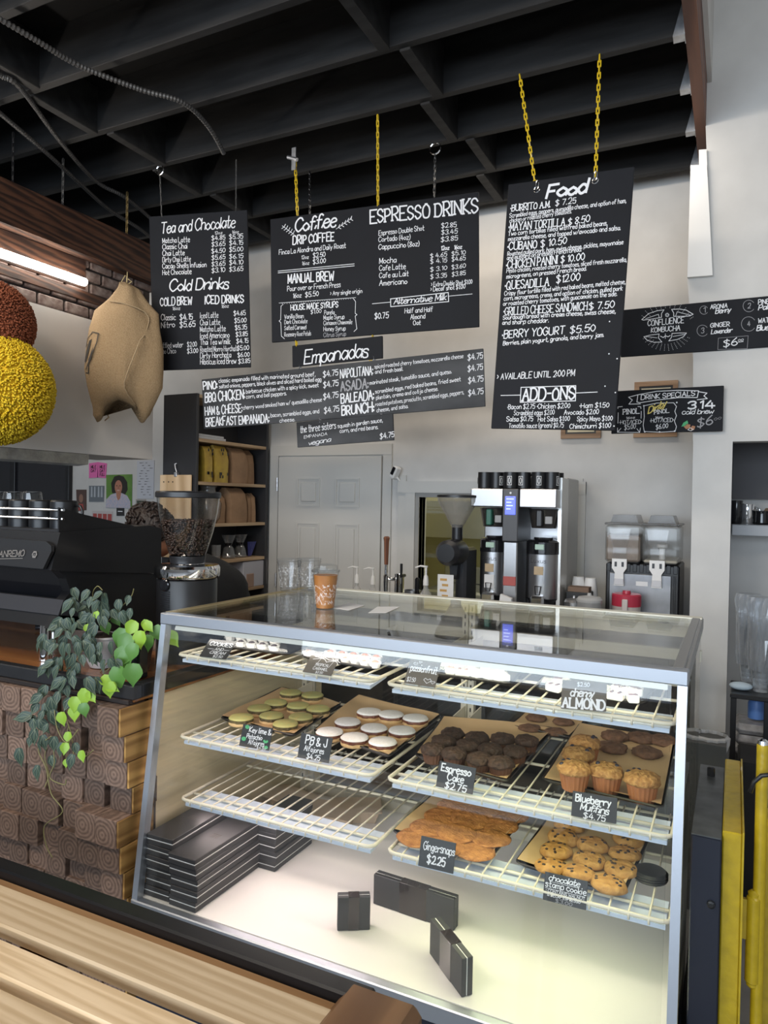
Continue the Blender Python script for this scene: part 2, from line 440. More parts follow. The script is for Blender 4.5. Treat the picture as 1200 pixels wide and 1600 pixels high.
# right pier with an alcove beside it
YP = 3.9
def P(px, py, y=YP): q = at(px, py, y=y); return (q.x, y, q.z)
pier = MB()
pl = [P(1073, 1180), P(1083, 560), P(1074, 435), P(1113, 431), P(1104, 235), P(1095, 0)]
xl = -.0175
pier.prism([(pl[0][0], YP, 0), (xl, YP, 0), (xl, YP, 1.928), (pl[1][0]+.01, YP, 1.928)], (0, .10, 0))
pier.prism([(pl[1][0]+.008, YP, 1.928), (3.2, YP, 1.928), (3.2, YP, 4.3), (pl[5][0], YP, 4.3), pl[5], pl[4], pl[3], pl[2], pl[1]], (0, .10, 0))
pier.box((1.3, YP, 0), (3.2, YP+.1, 1.928))
struct(pier.build('wall_right_pier', M_wall), 'pale painted pier and header right of the coffee station')
led = MB().prism([P(1079, 258, 3.87), P(1104.5, 257, 3.87), P(1113.5, 430, 3.87), P(1074, 433, 3.87)], (0, .03, 0)).prism([P(1092, 234, 3.88), P(1104, 233, 3.88), P(1105, 259, 3.88), P(1092, 259, 3.88)], (0, .02, 0))
struct(led.build('trim_1', M_white), 'white boxed ledge on the upper corner of the pier')
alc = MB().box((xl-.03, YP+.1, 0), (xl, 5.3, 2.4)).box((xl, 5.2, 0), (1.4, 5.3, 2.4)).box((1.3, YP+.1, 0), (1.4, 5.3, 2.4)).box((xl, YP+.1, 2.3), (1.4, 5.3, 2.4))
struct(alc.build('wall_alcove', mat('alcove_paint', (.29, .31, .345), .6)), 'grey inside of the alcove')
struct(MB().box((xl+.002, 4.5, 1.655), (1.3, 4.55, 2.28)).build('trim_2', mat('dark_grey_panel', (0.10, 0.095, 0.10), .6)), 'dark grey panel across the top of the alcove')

# ceiling: deck, joists, bridging, ledger and hangers
ceil = struct(MB().box((-8.3, -3.4, 3.74), (-.17, 4.67, 3.80)).build('ceiling', M_deck), 'black painted open joist ceiling')
struct(MB().box((-.17, -3.4, 4.3), (3.3, 5.6, 4.4)).build('ceiling_right', M_wall))
jm = None
ys = [4.36 - .409*k for k in range(19)]
for y in ys:
    if jm is None: jo = MB().bev((-3, -.02, -.13), (3, .02, .13), .003).build('joist', M_joist); jm = jo
    else: jo = jm.copy(); COL.objects.link(jo)
    jo.location = (-3.24, y, 3.625); jo.parent = ceil
jo = None
for k, y in enumerate(ys[:-1]):
    for xb in (-1.32, -3.0):
        xo = xb + (.04 if k % 2 else -.04)
        if jo is None: jo = MB().bev((-.025, -.192, -.115), (.025, .192, .12), .003).build('bridging_block', M_joist); b = jo
        else: b = jo.copy(); COL.objects.link(b)
        b.location = (xo, y-.2045, 3.60); b.parent = ceil
lg = MB().box((-.222, -3.4, 3.49), (-.172, 4.5, 3.74)).build('ledger', wood('ledger_wood', (0.10, 0.035, 0.02), (0.22, 0.085, 0.045), 5, 'Y'), ceil)
jo = None
for y in ys:
    if jo is None:
        q = MB().box((-.045, -.024, -.005), (0, .024, 0)).prism([(-.045, -.0235, 0), (0, -.0235, 0), (0, -.0235, .13), (-.012, -.0235, .13)], (0, .002, 0)).prism([(-.045, .0215, 0), (0, .0215, 0), (0, .0215, .13), (-.012, .0215, .13)], (0, .002, 0)).box((-.003, -.05, 0), (0, -.0235, .12)).box((-.003, .0235, 0), (0, .05, .12))
        jo = q.build('joist_hanger', M_galv); b = jo
    else: b = jo.copy(); COL.objects.link(b)
    b.location = (-.2225, y, 3.494); b.parent = ceil

struct(MB().box((-.171, -3.4, 3.70), (-.150, 4.55, 4.35)).build('trim_8', M_wall), 'plaster face above the joist ledger')
# left: white soffit along the side, brick band, hung brown beam with a light tube
XS = -3.45; ps = lambda px, py: at(px, py, x=XS)
zs0, zs1_, ye = ps(238, 718).z, ps(160, 505).z, ps(238, 718).y
struct(MB().box((-3.95, .6, zs0), (XS, ye, zs1_)).build('trim_4', M_soffit), 'white boxed soffit below the brick band at left')
bw = struct(MB().box((-3.95, .6, zs1_), (XS-.035, ye-.01, 3.15)).build('wall_brick', mat('mortar', (0.055, 0.045, 0.04), .9, bump=.4, scale=60)), 'old brick band above the white soffit at left')
mb_b = mat('old_brick', (0.070, 0.036, 0.028), .9, bump=.8, scale=22, col2=(0.25, 0.20, 0.18))
br = None
for r in range(7):
    for k in range(20):
        y0 = .62 + k*.175 + (r % 2)*.088
        if y0 > ye-.16: continue
        if br is None: br = MB().bev((0, 0, 0), (.03, .160, .060), .006).build('brick', mb_b); b = br
        else: b = br.copy(); COL.objects.link(b)
        b.parent = bw; b.location = (XS-.040 + random.uniform(0, .006), y0, zs1_+.008 + r*.073)
zb = [ps(0, 283).z, ps(0, 355).z]; XB = XS
beam = thing('hanging_beam', 'dark brown hanging wooden beam under the black ceiling at left', 'beam', (XS, 2.0, 3.1))
MB().bev((XS-.02, .6, zb[1]), (XS+.06, 3.66, zb[0]), .006).build('plank', M_beam, beam)
z1_, z0_ = ps(0, 357).z, ps(0, 388).z
MB().bev((XS-.045, .6, ps(0, 407).z), (XS-.001, ps(135, 420).y, zb[1]-.002), .004).build('plank', M_beam, beam)
MB().bev((XS-.045, .6, ps(0, 428).z), (XS-.002, ps(172, 490).y, ps(0, 410).z), .004).build('plank', M_beam, beam)
tube = thing('tube_light', 'glowing white tube light fixed along the brown beam', 'lamp', (XS+.03, 1.6, 2.83))
tq = at(133, 441, x=XS+.03)
MB().tube([(XS+.03, .7, tq.z), (XS+.03, tq.y, tq.z)], .022, 12).build('lamp_tube', mat('lit_tube', (1, 1, 1), .5, emit=((1.0, 0.93, 0.83), 26)), tube, smooth=True)
MB().box((XS-.002, .68, tq.z-.02), (XS+.012, tq.y+.01, tq.z+.02)).build('fitting', M_white, tube)

# door, its trim, the pass-through window
dx0, dx1, dz = -3.095, -2.235, 1.925
door = struct(MB().box((dx0, YB-.03, .01), (dx1, YB, dz)).build('door_1', M_trim), 'pale grey six panel door in the back wall')
dw = dx1-dx0
for cx in (dx0 + dw*.31, dx0 + dw*.69):
    for z0, z1 in ((1.56, 1.77), (.85, 1.44), (.15, .72)):
        hw = dw*.115
        q = MB()
        for a, b_ in (((cx-hw, z0), (cx+hw, z0+.012)), ((cx-hw, z1-.012), (cx+hw, z1)), ((cx-hw, z0+.012), (cx-hw+.012, z1-.012)), ((cx+hw-.012, z0+.012), (cx+hw, z1-.012))):
            q.box((a[0], YB-.037, a[1]), (b_[0], YB-.03, b_[1]))
        q.bev((cx-hw+.035, YB-.040, z0+.035), (cx+hw-.035, YB-.03, z1-.035), .008)
        q.build('panel', M_trim, door)
for z in (1.72, 1.0, .3):
    MB().tube([(dx0-.006, YB-.04, z-.05), (dx0-.006, YB-.04, z+.05)], .008, 8).build('hinge', M_galv, door, label='grey steel hinge')
tr = MB().box((dx0-.085, YB-.02, 0), (dx0-.012, YB, dz+.01)).box((dx1+.008, YB-.02, 0), (dx1+.075, YB, dz+.01)).box((dx0-.085, YB-.022, dz+.01), (dx1+.075, YB, dz+.085))
struct(tr.build('trim_5', M_trim), 'pale casing around the door')
win = struct(MB().box((wx0-.028, YB-.01, wz0), (wx0, YB+.1, wz1+.03)).box((wx1, YB-.01, wz0), (wx1+.03, YB+.1, wz1+.03)).box((wx0, YB-.01, wz1), (wx1, YB+.1, wz1+.03)).build('window_1', mat('grey_sash', (0.30, 0.29, 0.27), .4)), 'pass-through window behind the coffee brewers')
MB().box((wx0, YB+.05, wz0), (wx1, YB+.055, wz1)).build('pane', glass('clear_pane'), win)
wt = MB().box((wx0-.10, YB-.02, wz0-.1), (wx0-.028, YB, wz1+.11)).box((wx1+.03, YB-.02, wz0-.1), (wx1+.10, YB, wz1+.11)).box((wx0-.16, YB-.012, wz0-.1), (wx0-.10, YB, wz1+.15)).box((wx1+.045, YB-.012, wz0-.1), (wx1+.08, YB, wz1+.13)).box((wx0-.16, YB-.022, wz1+.03), (wx1+.10, YB, wz1+.11))
struct(wt.build('trim_6', M_trim), 'pale casing around the pass-through window')
# kitchen seen through that window: yellowish lit room
m_kit = mat('kitchen_wall', (0.50, 0.45, 0.24), .6)
kr = MB().box((-2.7, 6.3, 0), (-.4, 6.4, 2.6)).box((-2.8, YB+.12, 0), (-2.7, 6.4, 2.6)).box((-.5, YB+.12, 0), (-.4, 6.4, 2.6)).box((-2.7, YB+.12, 2.5), (-.4, 6.4, 2.6)).box((-2.7, YB+.12, -.1), (-.4, 6.4, 0))
struct(kr.build('wall_kitchen', m_kit), 'yellow lit kitchen room behind the window')
area('kitchen_lamp', (-1.6, 5.4, 2.45), (-1.6, 5.5, 0), .6, .3, 22, (1.0, .92, .70))
hd = MB().prism([(-2.6, 5.9, 1.3), (-1.1, 5.9, 1.3), (-1.1, 5.9, 1.62), (-2.6, 5.9, 1.62)], (0, .3, 0)); tag(hd.build('extractor_hood', M_steel), 'steel hood seen through the pass-through window', 'hood')
tag(MB().bev((-2.3, 5.4, 0), (-1.5, 6.0, .9), .02).bev((-2.3, 5.95, .9), (-1.5, 6.0, 1.05), .01).build('kitchen_range', M_steel), 'steel kitchen range seen through the window', 'stove')

# conduits under the joists
m_flex = mat('black_conduit', (0.045, 0.043, 0.042), .5)
def conduit(pts, z, label, r=.012):
    q = [at(px, py, z=z + dz_) for px, py, dz_ in pts]
    pp = []
    for i in range(len(q)-1):
        a, b, c, d = q[max(i-1,0)], q[i], q[i+1], q[min(i+2, len(q)-1)]
        n = max(6, int((c-b).length/.008))
        for k in range(n):
            t = k/n; pp.append(.5*((2*b)+(-a+c)*t+(2*a-5*b+4*c-d)*t*t+(-a+3*b-3*c+d)*t**3))
    rr = [r*(1.05 if k % 2 else .74) for k in range(len(pp))]
    tag(MB().tube(pp, rr, 8).build('flexible_conduit', m_flex), label, 'conduit', 'black conduits under the joists')
conduit([(-30, 12, 0), (60, 65, 0), (125, 103, 0), (220, 140, 0), (285, 160, 0), (325, 197, -.01), (350, 240, -.05)], 3.45, 'black ribbed conduit ending loose above the tea board')
conduit([(-30, 95, 0), (0, 118, 0), (32, 138, 0), (95, 222, 0), (150, 283, 0), (195, 308, 0), (236, 342, 0), (262, 370, 0)], 3.47, 'middle black conduit, crossing behind the tea board')
conduit([(-30, 150, 0), (0, 177, 0), (65, 232, 0), (125, 287, 0), (170, 327, 0), (222, 360, 0), (250, 385, 0)], 3.44, 'lowest black conduit, nearest the brown beam')

# ------------------------------------------------------------------ hanging chalkboards
def board(name, label, yaw, pitch, roll, w_, h_, c, m=M_chalk, th=.012, group='hanging chalkboard menus'):
    yaw, pitch, roll = map(math.radians, (yaw, pitch, roll))
    M = Matrix.Translation(Vector(c)) @ rot(yaw, pitch, roll)
    t = thing(name, label, 'sign', M=M, group=group)
    MB().bev((-w_/2, -th/2, -h_/2), (w_/2, th/2, h_/2), .002).build('panel', m, t, local=True)
    return t, M
tea, Mt = board('menu_board', 'leftmost black chalkboard listing tea, chocolate and cold drinks', 18.1, 2.1, -1.6, .6036, .9062, (-2.866, 3.34, 2.822))
cof, Mc = board('menu_board', 'wide black chalkboard listing coffee and espresso drinks', 8.9, 1.3, -1.2, 1.1573, .6766, (-1.765, 3.40, 2.825))
emp, Me = board('menu_board', 'small narrow black sign reading Empanadas in script', 3.1, .5, -1.7, .5369, .1157, (-1.93, 3.34, 2.397))
men, Mm = board('menu_board', 'long low black chalkboard listing eight empanadas with prices', 5.0, 2.1, -2.8, 1.6401, .2833, (-1.936, 3.32, 2.181), M_chalkdusty)
sis, Ms = board('menu_board', 'small smudged black sign under the empanada list', 2.9, 1.5, -3.1, .5636, .1364, (-1.853, 3.30, 1.97), M_chalkdusty)
foo, Mf = board('menu_board', 'tall black chalkboard headed Food on yellow chains', -1.1, -1.0, 2.7, .537, 1.0883, (-.698, 3.12, 2.471))
spe, Mp = board('menu_board', 'low black drink specials sign under the kombucha board', -2.2, .4, .2, .5251, .2207, (-.3246, 3.875, 2.0875), M_chalk)
kom, Mk = board('menu_board', 'long black kombucha chalkboard fixed across the pale pier', 0, 0, 0, 1.25, .243, (.075, 3.893, 2.496), M_chalk)
W = lambda M, k, off: Writer(M, k, off)
Writer.front = .006

wr = W(Mt, 3.3333, (220, 320)); T = wr.line
T('Tea and Chocolate', 105, 150, 490, 116, 58, 'cursive', wd=1.15); T('Cold Drinks', 150, 448, 455, 436, 58, 'cursive', wd=1.15)
T('12oz', 385, 155, 425, 152, 15); T('16oz', 475, 150, 510, 148, 15)
for s_, y, x1, dy, p, q in (('Matcha Latte', 200, 256, 7, '4.85', '5.35'), ('Classic Chai', 232, 243, 5, '3.65', '4.15'), ('Chai Latte', 266, 228, 5, '4.50', '5.00'), ('Dirty Chai Latte', 300, 260, 6, '5.65', '6.15'), ('Cacao Shells Infusion', 333, 342, 10, '3.65', '4.10'), ('Hot Chocolate', 366, 264, 6, '3.10', '3.65')):
    T(s_, 114, y, x1, y-dy, 26); yy = y - 10 - (y-200)*-.02
    T('$'+p, 370, yy-5, 440, yy-10, 23); T('$'+q, 462, yy-12, 533, yy-16, 23)
T('COLD BREW', 103, 526, 266, 520, 40, 'bold'); T('ICED DRINKS', 335, 516, 535, 509, 40, 'bold'); T('16oz', 165, 549, 205, 547, 17); T('16oz', 420, 537, 458, 535, 17)
T('Classic', 107, 602, 182, 598, 29); T('$4.15', 204, 600, 270, 596, 29); T('Nitro', 107, 641, 178, 637, 29); T('$5.65', 204, 638, 284, 634, 29)
T('>', 75, 747, 86, 746, 20, 'bold'); T('Bottled water', 92, 746, 220, 741, 26); T('$2.00', 243, 740, 292, 738, 24); T('>', 75, 777, 86, 776, 20, 'bold'); T('Topo Chico', 92, 777, 184, 773, 26); T('$3.00', 243, 773, 298, 771, 24)
for s_, y, x1, p in (('Iced Latte', 591, 404, '4.65'), ('Chai Latte', 628, 413, '5.00'), ('Matcha Latte', 662, 442, '5.35'), ('Iced Americano', 696, 462, '3.85'), ('Thai Tea w/milk', 730, 466, '4.15'), ('Roasted Morro Horchata', 766, 508, '5.00'), ('Dirty Horchata', 799, 470, '6.00'), ('Hibiscus Iced Brew', 831, 497, '3.85')):
    T(s_, 310, y, x1, y-5, 28); k_ = 488 + (y-591)*.1; T('$'+p, k_-3, y-14+(y-591)*.04, k_+58, y-18+(y-591)*.04, 23)
wr.done(tea, INK)

wr = W(Mc, 3.5294, (420, 290)); T = wr.line
T('Coffee', 145, 255, 370, 226, 72, 'cursive', wd=1.2); T('DRIP COFFEE', 133, 324, 360, 303, 46, 'bold'); T('Finca La Alondra and Daily Roast', 57, 381, 425, 343, 26)
for a, b_, dx in (((75, 222), (140, 270), -1), ((372, 240), (458, 180), 1)):
    wr.path([a, b_], 3)
    for k in range(5):
        t = .15 + k*.19; cx, cy = a[0]+(b_[0]-a[0])*t, a[1]+(b_[1]-a[1])*t
        wr.path([(cx, cy), (cx+8, cy-16)], 4); wr.path([(cx, cy), (cx+(14 if dx > 0 else -12), cy+8)], 4)
T('12oz', 180, 406, 220, 403, 19); T('$2.50', 245, 399, 312, 392, 26); T('16oz', 183, 439, 223, 436, 19); T('$3.00', 245, 433, 313, 426, 26)
wr.path([(52, 472), (472, 432)], 4); wr.path([(52, 482), (472, 443)], 4)
T('MANUAL BREW', 107, 540, 358, 522, 48, 'bold'); T('Pour over or French Press', 103, 583, 395, 559, 27); T('16oz', 133, 620, 180, 616, 24); T('$5.50', 202, 615, 275, 607, 26); T('> Any single origin', 340, 606, 515, 591, 22)
wr.path([(57, 648), (480, 618)], 3); wr.dots([(75+k*13, 652-k*.95) for k in range(31)], 2)
T('HOUSE MADE SYRUPS', 122, 688, 382, 670, 30, 'bold'); T('$1.00', 232, 707, 290, 702, 20)
for s_, x, y, x1 in (('Vanilla Bean', 87, 735, 192), ('Dark Chocolate', 87, 764, 213), ('Salted Caramel', 87, 797, 208), ('Rosemary Rose Petals', 87, 833, 233), ('Panela', 307, 712, 362), ('Maple Syrup', 303, 740, 417), ('Cinnamon Chamomile', 303, 770, 460), ('Honey Syrup', 303, 803, 423)): T(s_, x, y, x1, y-(x1-x)*.05, 23)
T('Citrus Syrup', 303, 836, 425, 828, 23, m='dim')
wr.path([(80, 655), (68, 665), (66, 740), (57, 747), (67, 755), (70, 830), (87, 845)], 3.5); wr.path([(468, 625), (479, 640), (477, 705), (487, 712), (477, 720), (486, 790), (470, 805)], 3.5)
T('ESPRESSO DRINKS', 560, 208, 1153, 146, 72, 'slab', wd=1.35)
T('Espresso Double Shot', 606, 275, 857, 247, 26); T('Cortado (4oz)', 606, 311, 780, 297, 27); T('Cappuccino (8oz)', 606, 353, 830, 333, 27)
T('$2.85', 953, 234, 1035, 227, 25); T('$3.45', 953, 270, 1040, 262, 25); T('$3.85', 950, 310, 1042, 301, 25)
T('12oz', 950, 357, 995, 353, 22, 'bold'); T('16oz', 1022, 352, 1065, 348, 22, 'bold')
for y, a, b_ in ((400, '4.65', '5.10'), (431, '4.15', '4.65'), (474, '3.10', '3.60'), (514, '3.35', '3.85')):
    T('$ '+a, 892, y, 982, y-10, 23); T('$'+b_, 1010, y-13, 1085, y-22, 23)
for s_, y, x1 in (('Mocha', 430, 703), ('Cafe Latte', 470, 755), ('Cafe au Lait', 510, 770), ('Americano', 552, 763)): T(s_, 610, y, x1, y-(x1-610)*.075, 28)
T('> Extra Double Shot $1.00', 897, 557, 1122, 541, 23, 'bold', wd=1.6); T('> Decaf shot $1.00', 893, 584, 1083, 567, 23, 'bold', wd=1.6)
wr.path([(672, 625), (990, 590), (992, 640), (673, 668)], 5, closed=True); T('Alternative Milk', 690, 655, 978, 630, 34, 'cursive'); wr.path([(572, 652), (672, 643)], 3.5); wr.path([(992, 610), (1122, 598)], 3.5)
T('$0.75', 585, 735, 660, 728, 32); T('Half and Half', 750, 705, 905, 694, 26); T('Almond', 782, 738, 862, 732, 26); T('Oat', 797, 770, 837, 767, 24)
wr.done(cof, INK)

wr = W(Me, 3.5294, (420, 290)); wr.line('Empanadas', 195, 982, 545, 944, 72, 'cursive', wd=1.0); wr.done(emp, INK)

wr = W(Mm, 2.5, (300, 530)); T = wr.line
for s_, x0, y0, x1, y1, h, a, b_, pr in (
    ('PINO:', 45, 198, 100, 192, 30, ('classic empanada filled with marinated ground beef,', 105, 170, 482, 144), ('salted onions, peppers, black olives and sliced hard boiled egg', 107, 192, 505, 163), (513, 148)),
    ('BBQ CHICKEN:', 52, 247, 207, 232, 36, ('barbecue chicken with a spicy kick, sweet', 212, 212, 495, 186), ('corn, and bell peppers.', 212, 232, 370, 218), (514, 189)),
    ('HAM & CHEESE:', 52, 297, 197, 284, 32, ('cherry wood smoked ham w/ quesadilla cheese', 200, 275, 507, 243), None, (514, 235)),
    ('BREAKFAST EMPANADA:', 55, 340, 303, 325, 32, ('bacon, scrambled eggs, and', 308, 305, 497, 288), ('cheese.', 343, 325, 403, 320), (517, 289)),
    ('NAPOLITANA:', 580, 152, 708, 139, 34, ('spiced roasted cherry tomatoes, mozzarella cheese', 714, 115, 1060, 73), ('and fresh basil.', 716, 135, 825, 123), (1078, 82)),
    ('ASADA:', 582, 202, 690, 190, 36, ('marinated steak, tomatillo sauce, and queso.', 695, 178, 1015, 133), None, (1078, 126)),
    ('BALEADA:', 583, 250, 712, 235, 35, ('scrambled eggs, red baked beans, fried sweet', 717, 212, 1050, 163), ('plantain, crema and cotija cheese.', 720, 236, 962, 200), (1080, 172)),
    ('BRUNCH:', 586, 297, 712, 283, 35, ('roasted potatoes, prosciutto, scrambled eggs, peppers,', 717, 262, 1062, 214), ('cheese, and salsa.', 722, 285, 845, 268), (1080, 221))):
    T(s_, x0, y0, x1, y1, h, 'bold', m='dim' if s_ == 'ASADA:' else 'white'); T(a[0], *a[1:], 15)
    if b_: T(b_[0], *b_[1:], 15)
    T('$4.75', pr[0], pr[1], pr[0]+58, pr[1]-8, 22)
wr.done(men, INK)
wr = W(Ms, 2.5, (300, 530)); T = wr.line
T('the three sisters', 424, 366, 562, 348, 26); T('squash in garden sauce,', 570, 347, 745, 323, 15); T('corn, and red beans.', 578, 366, 728, 350, 15); T('EMPANADA', 438, 388, 528, 375, 11); T('vegana', 455, 414, 542, 400, 17, 'cursive'); T('$4.75', 735, 389, 790, 381, 20)
wr.done(sis, INK)

wr = W(Mf, 3.7209, (760, 260)); T = wr.line
T('Food', 348, 186, 578, 152, 72, 'cursive', wd=2.0)
for s_, x0, y0, x1, y1, h, p in (('*BURRITO A.M.', 140, 262, 372, 238, 36, ('$ 7.25', 402, 230, 520, 214)), ('*MAYAN TORTILLA', 130, 374, 455, 345, 43, ('$ 8.50', 475, 344, 600, 320)), ('*CUBANO', 123, 488, 292, 474, 43, ('$ 10.50', 317, 470, 465, 449)), ('*CHICKEN PANINI', 115, 596, 413, 564, 43, ('$ 10.00', 433, 560, 570, 544)),
        ('*QUESADILLA', 108, 718, 362, 693, 46, ('$12.00', 408, 678, 543, 661)), ('*GRILLED CHEESE SANDWICH', 100, 867, 585, 834, 44, ('$ 7.50', 598, 834, 743, 821)), ('*BERRY YOGURT', 92, 1000, 452, 974, 44, ('$5.50', 487, 970, 632, 957))):
    T(s_, x0, y0, x1, y1, h, 'slab' if 'BERRY' not in s_ else 'print'); T(*p, h*.9)
for s_, x0, y0, x1, y1 in (('Scrambled eggs, peppers, quesadilla cheese, and option of ham,', 135, 299, 812, 211), ('chicken or roasted cherry tomatoes.', 135, 328, 495, 272), ('Two corn tortillas filled with red baked beans,', 127, 404, 703, 342), ('mozzarella cheese, and topped w/avocado and salsa.', 127, 434, 780, 369), ('Roasted pulled pork, ham, swiss cheese, pickles, mayonnaise', 123, 521, 795, 452), ('and mustard on pressed French bread.', 120, 545, 553, 494),
        ('Pesto chicken, roasted cherry tomatoes, sliced fresh mozzarella,', 117, 620, 815, 554), ('microgreens, on pressed French bread.', 117, 653, 582, 605), ('Crispy flour tortilla filled with red baked beans, melted cheese,', 105, 752, 808, 682), ('corn, microgreens, crema, and option of chicken, pulled pork', 102, 780, 790, 721), ('or roasted cherry tomatoes, with guacamole on the side.', 98, 811, 760, 752), ('Sourdough bread with cream cheese, swiss cheese,', 97, 891, 750, 854), ('and sharp cheddar.', 93, 921, 363, 907), ('Berries, plain yogurt, granola, and berry jam.', 97, 1040, 683, 991)):
    T(s_, x0, y0, x1, y1, 24, wd=1.5)
T('> AVAILABLE UNTIL 2:00 PM', 63, 1240, 512, 1218, 34)
wr.path([(202, 1285), (520, 1275), (518, 1363), (197, 1372)], 4.5, closed=True); T('ADD-ONS', 210, 1362, 512, 1352, 68, 'slab'); wr.path([(85, 1332), (197, 1330)], 4); wr.path([(520, 1318), (645, 1312)], 4)
for s_, x0, y0, x1, y1 in (('*Bacon $2.75 *Chicken $2.00', 122, 1412, 485, 1404), ('*Ham $1.50', 542, 1405, 712, 1400), ('Scrambled eggs $2.00', 160, 1447, 395, 1443), ('Avocado $2.00', 452, 1444, 652, 1440), ('Salsa $0.75', 117, 1483, 270, 1480), ('Hot Salsa $1.00', 300, 1483, 483, 1479), ('Spicy Mayo $1.00', 527, 1482, 732, 1477), ('Tomatillo sauce (green) $0.75', 130, 1521, 448, 1517), ('Chimichurri $1.00', 485, 1525, 722, 1518)):
    T(s_, x0, y0, x1, y1, 27)
wr.dots([(713, 1090), (690, 1278), (760, 1118), (716, 902), (750, 1315), (742, 1510)], 4)
wr.done(foo, INK)

wr = W(Mk, 4.6154, (940, 450)); T = wr.line; D = wr.path
T('CONFLUENCE', 333, 274, 592, 251, 40, 'bold', wd=1.5); T('KOMBUCHA', 357, 321, 565, 306, 34, 'bold', wd=1.5)
D([(290, 228), (340, 185), (400, 165), (450, 158), (432, 185), (432, 212), (360, 225), (300, 232)], 5, closed=True); D([(318, 222), (410, 190), (415, 212)], 4)
D([(660, 190), (610, 160), (560, 152), (505, 155), (520, 180), (520, 205), (590, 205), (635, 202)], 5, closed=True); D([(640, 196), (545, 172), (535, 200)], 4)
D([(305, 352), (330, 378), (380, 392), (435, 390), (410, 360), (415, 332), (350, 340)], 5, closed=True); D([(318, 350), (400, 360)], 4)
D([(612, 325), (590, 352), (545, 372), (485, 382), (505, 355), (508, 328), (560, 325)], 5, closed=True); D([(600, 335), (515, 350)], 4)
wr.dots([(473+14*math.cos(a), 195+14*math.sin(a)) for a in [k*.785 for k in range(8)]], 3); D([(462, 195), (473, 184), (484, 195), (473, 206)], 4, closed=True)
D([(425, 348), (445, 358), (460, 345), (480, 352), (495, 343)], 6); D([(460, 330), (460, 365)], 4)
for k in range(70):
    a = 3.5 + 2.4*(k % 14)/13 - .15; r = 168 + 11*(k//14)
    x, y = 473 + r*math.cos(a)*1.02, 330 + r*math.sin(a)*1.12
    if 118 < y < 225: wr.dots([(x, y)], 2.4)
    a = .45 + 2.2*(k % 14)/13; r = 118 + 11*(k//14); x, y = 465 + r*math.cos(a)*1.15, 292 + r*math.sin(a)*.98
    if y > 355: wr.dots([(x, y)], 2.4)
for n_, x, y, r in (('1', 738, 160, 30), ('2', 1062, 130, 42), ('3', 728, 308, 40), ('4', 1060, 260, 52)):
    D([(x + r*math.cos(k*.3), y + r*math.sin(k*.3)) for k in range(2, 20)], 3.2, m='dim'); T(n_, x-8, y+17, x+10, y+15, 36, m='dim')
T('ARONIA', 785, 152, 905, 142, 30, 'bold', wd=1.6); T('Berry', 820, 186, 930, 172, 34, 'cursive', wd=1.6); T('GINGER', 785, 285, 922, 275, 30, 'bold', wd=1.6); T('Lavender', 790, 331, 940, 318, 32, 'cursive', wd=1.6)
T('PINEAPPLE', 1130, 118, 1330, 100, 32, 'bold', wd=1.6); T('Paloma', 1130, 160, 1290, 145, 36, 'cursive', wd=1.6); T('WATERMELON', 1130, 253, 1370, 235, 32, 'bold', wd=1.6); T('Blueberry', 1118, 308, 1330, 290, 38, 'cursive', wd=1.6)
T('$6', 880, 424, 978, 410, 50); T('00', 985, 386, 1022, 380, 14, 'bold'); D([(985, 392), (1022, 386)], 4); D([(842, 362), (1057, 345), (1050, 437), (838, 445)], 2.6, m='dim', closed=True)
wr.done(kom, INK)

wr = W(Mp, 4.6154, (940, 450)); T = wr.line; D = wr.path
T('DRINK SPECIALS', 284, 806, 672, 776, 32, 'bold', wd=1.7)
D([(262, 770), (400, 745), (560, 738), (700, 742), (690, 790), (560, 790), (400, 808), (275, 828), (255, 822)], 6, closed=True); D([(262, 770), (195, 788), (222, 808), (197, 838), (280, 836)], 6); D([(700, 748), (760, 758), (738, 778), (762, 798), (690, 806)], 6)
T('PINOL', 155, 911, 270, 904, 34, 'slab', wd=1.7); T('16oz', 175, 945, 240, 940, 15, 'bold'); T('*HOT/ICED*', 130, 982, 290, 978, 26); T('$5.00', 165, 1024, 245, 1012, 34)
for q in ([(118, 870), (118, 858), (150, 855)], [(262, 855), (282, 856), (284, 870)], [(120, 900), (118, 975)], [(286, 890), (285, 940)], [(115, 1010), (115, 1040), (275, 1042), (280, 1010)], [(115, 1040), (140, 1012)], [(275, 1042), (255, 1015)]): D(q, 5)
T('Dirty', 335, 905, 465, 852, 46, 'cursive', m='yellow', wd=1.7); T('PINOL', 380, 910, 485, 898, 26, 'slab', wd=1.7); T('16oz', 385, 943, 440, 938, 15, 'bold'); T('*HOT/ICED*', 350, 970, 520, 964, 26); T('$6.00', 393, 1020, 478, 1006, 34)
D([(305, 850), (308, 930), (300, 990), (308, 1035), (420, 1040), (530, 1034), (540, 1000), (525, 960), (540, 920), (528, 890), (540, 855), (520, 828), (400, 830), (305, 850)], 5)
wr.dots([(312, 1037), (418, 1038), (527, 1032), (305, 850), (542, 826)], 7)
T('314', 625, 872, 815, 866, 50, 'bold', wd=2.2); T('cold brew', 578, 912, 806, 904, 34, 'cursive', m='white'); T('$6', 692, 1002, 800, 980, 62, m='dim'); T('00', 812, 955, 862, 945, 16, m='dim')
wr.fill([(575, 1000), (590, 972), (618, 955), (625, 975), (605, 995)], 'green'); wr.fill([(592, 1000), (610, 980), (640, 985), (638, 1008), (610, 1018)], 'brown'); wr.fill([(640, 1010), (655, 992), (676, 998), (668, 1022), (648, 1028)], 'brown')
D([(622, 1022), (640, 1008), (662, 1020), (645, 1030)], 4, closed=True)
wr.done(spe, INK)

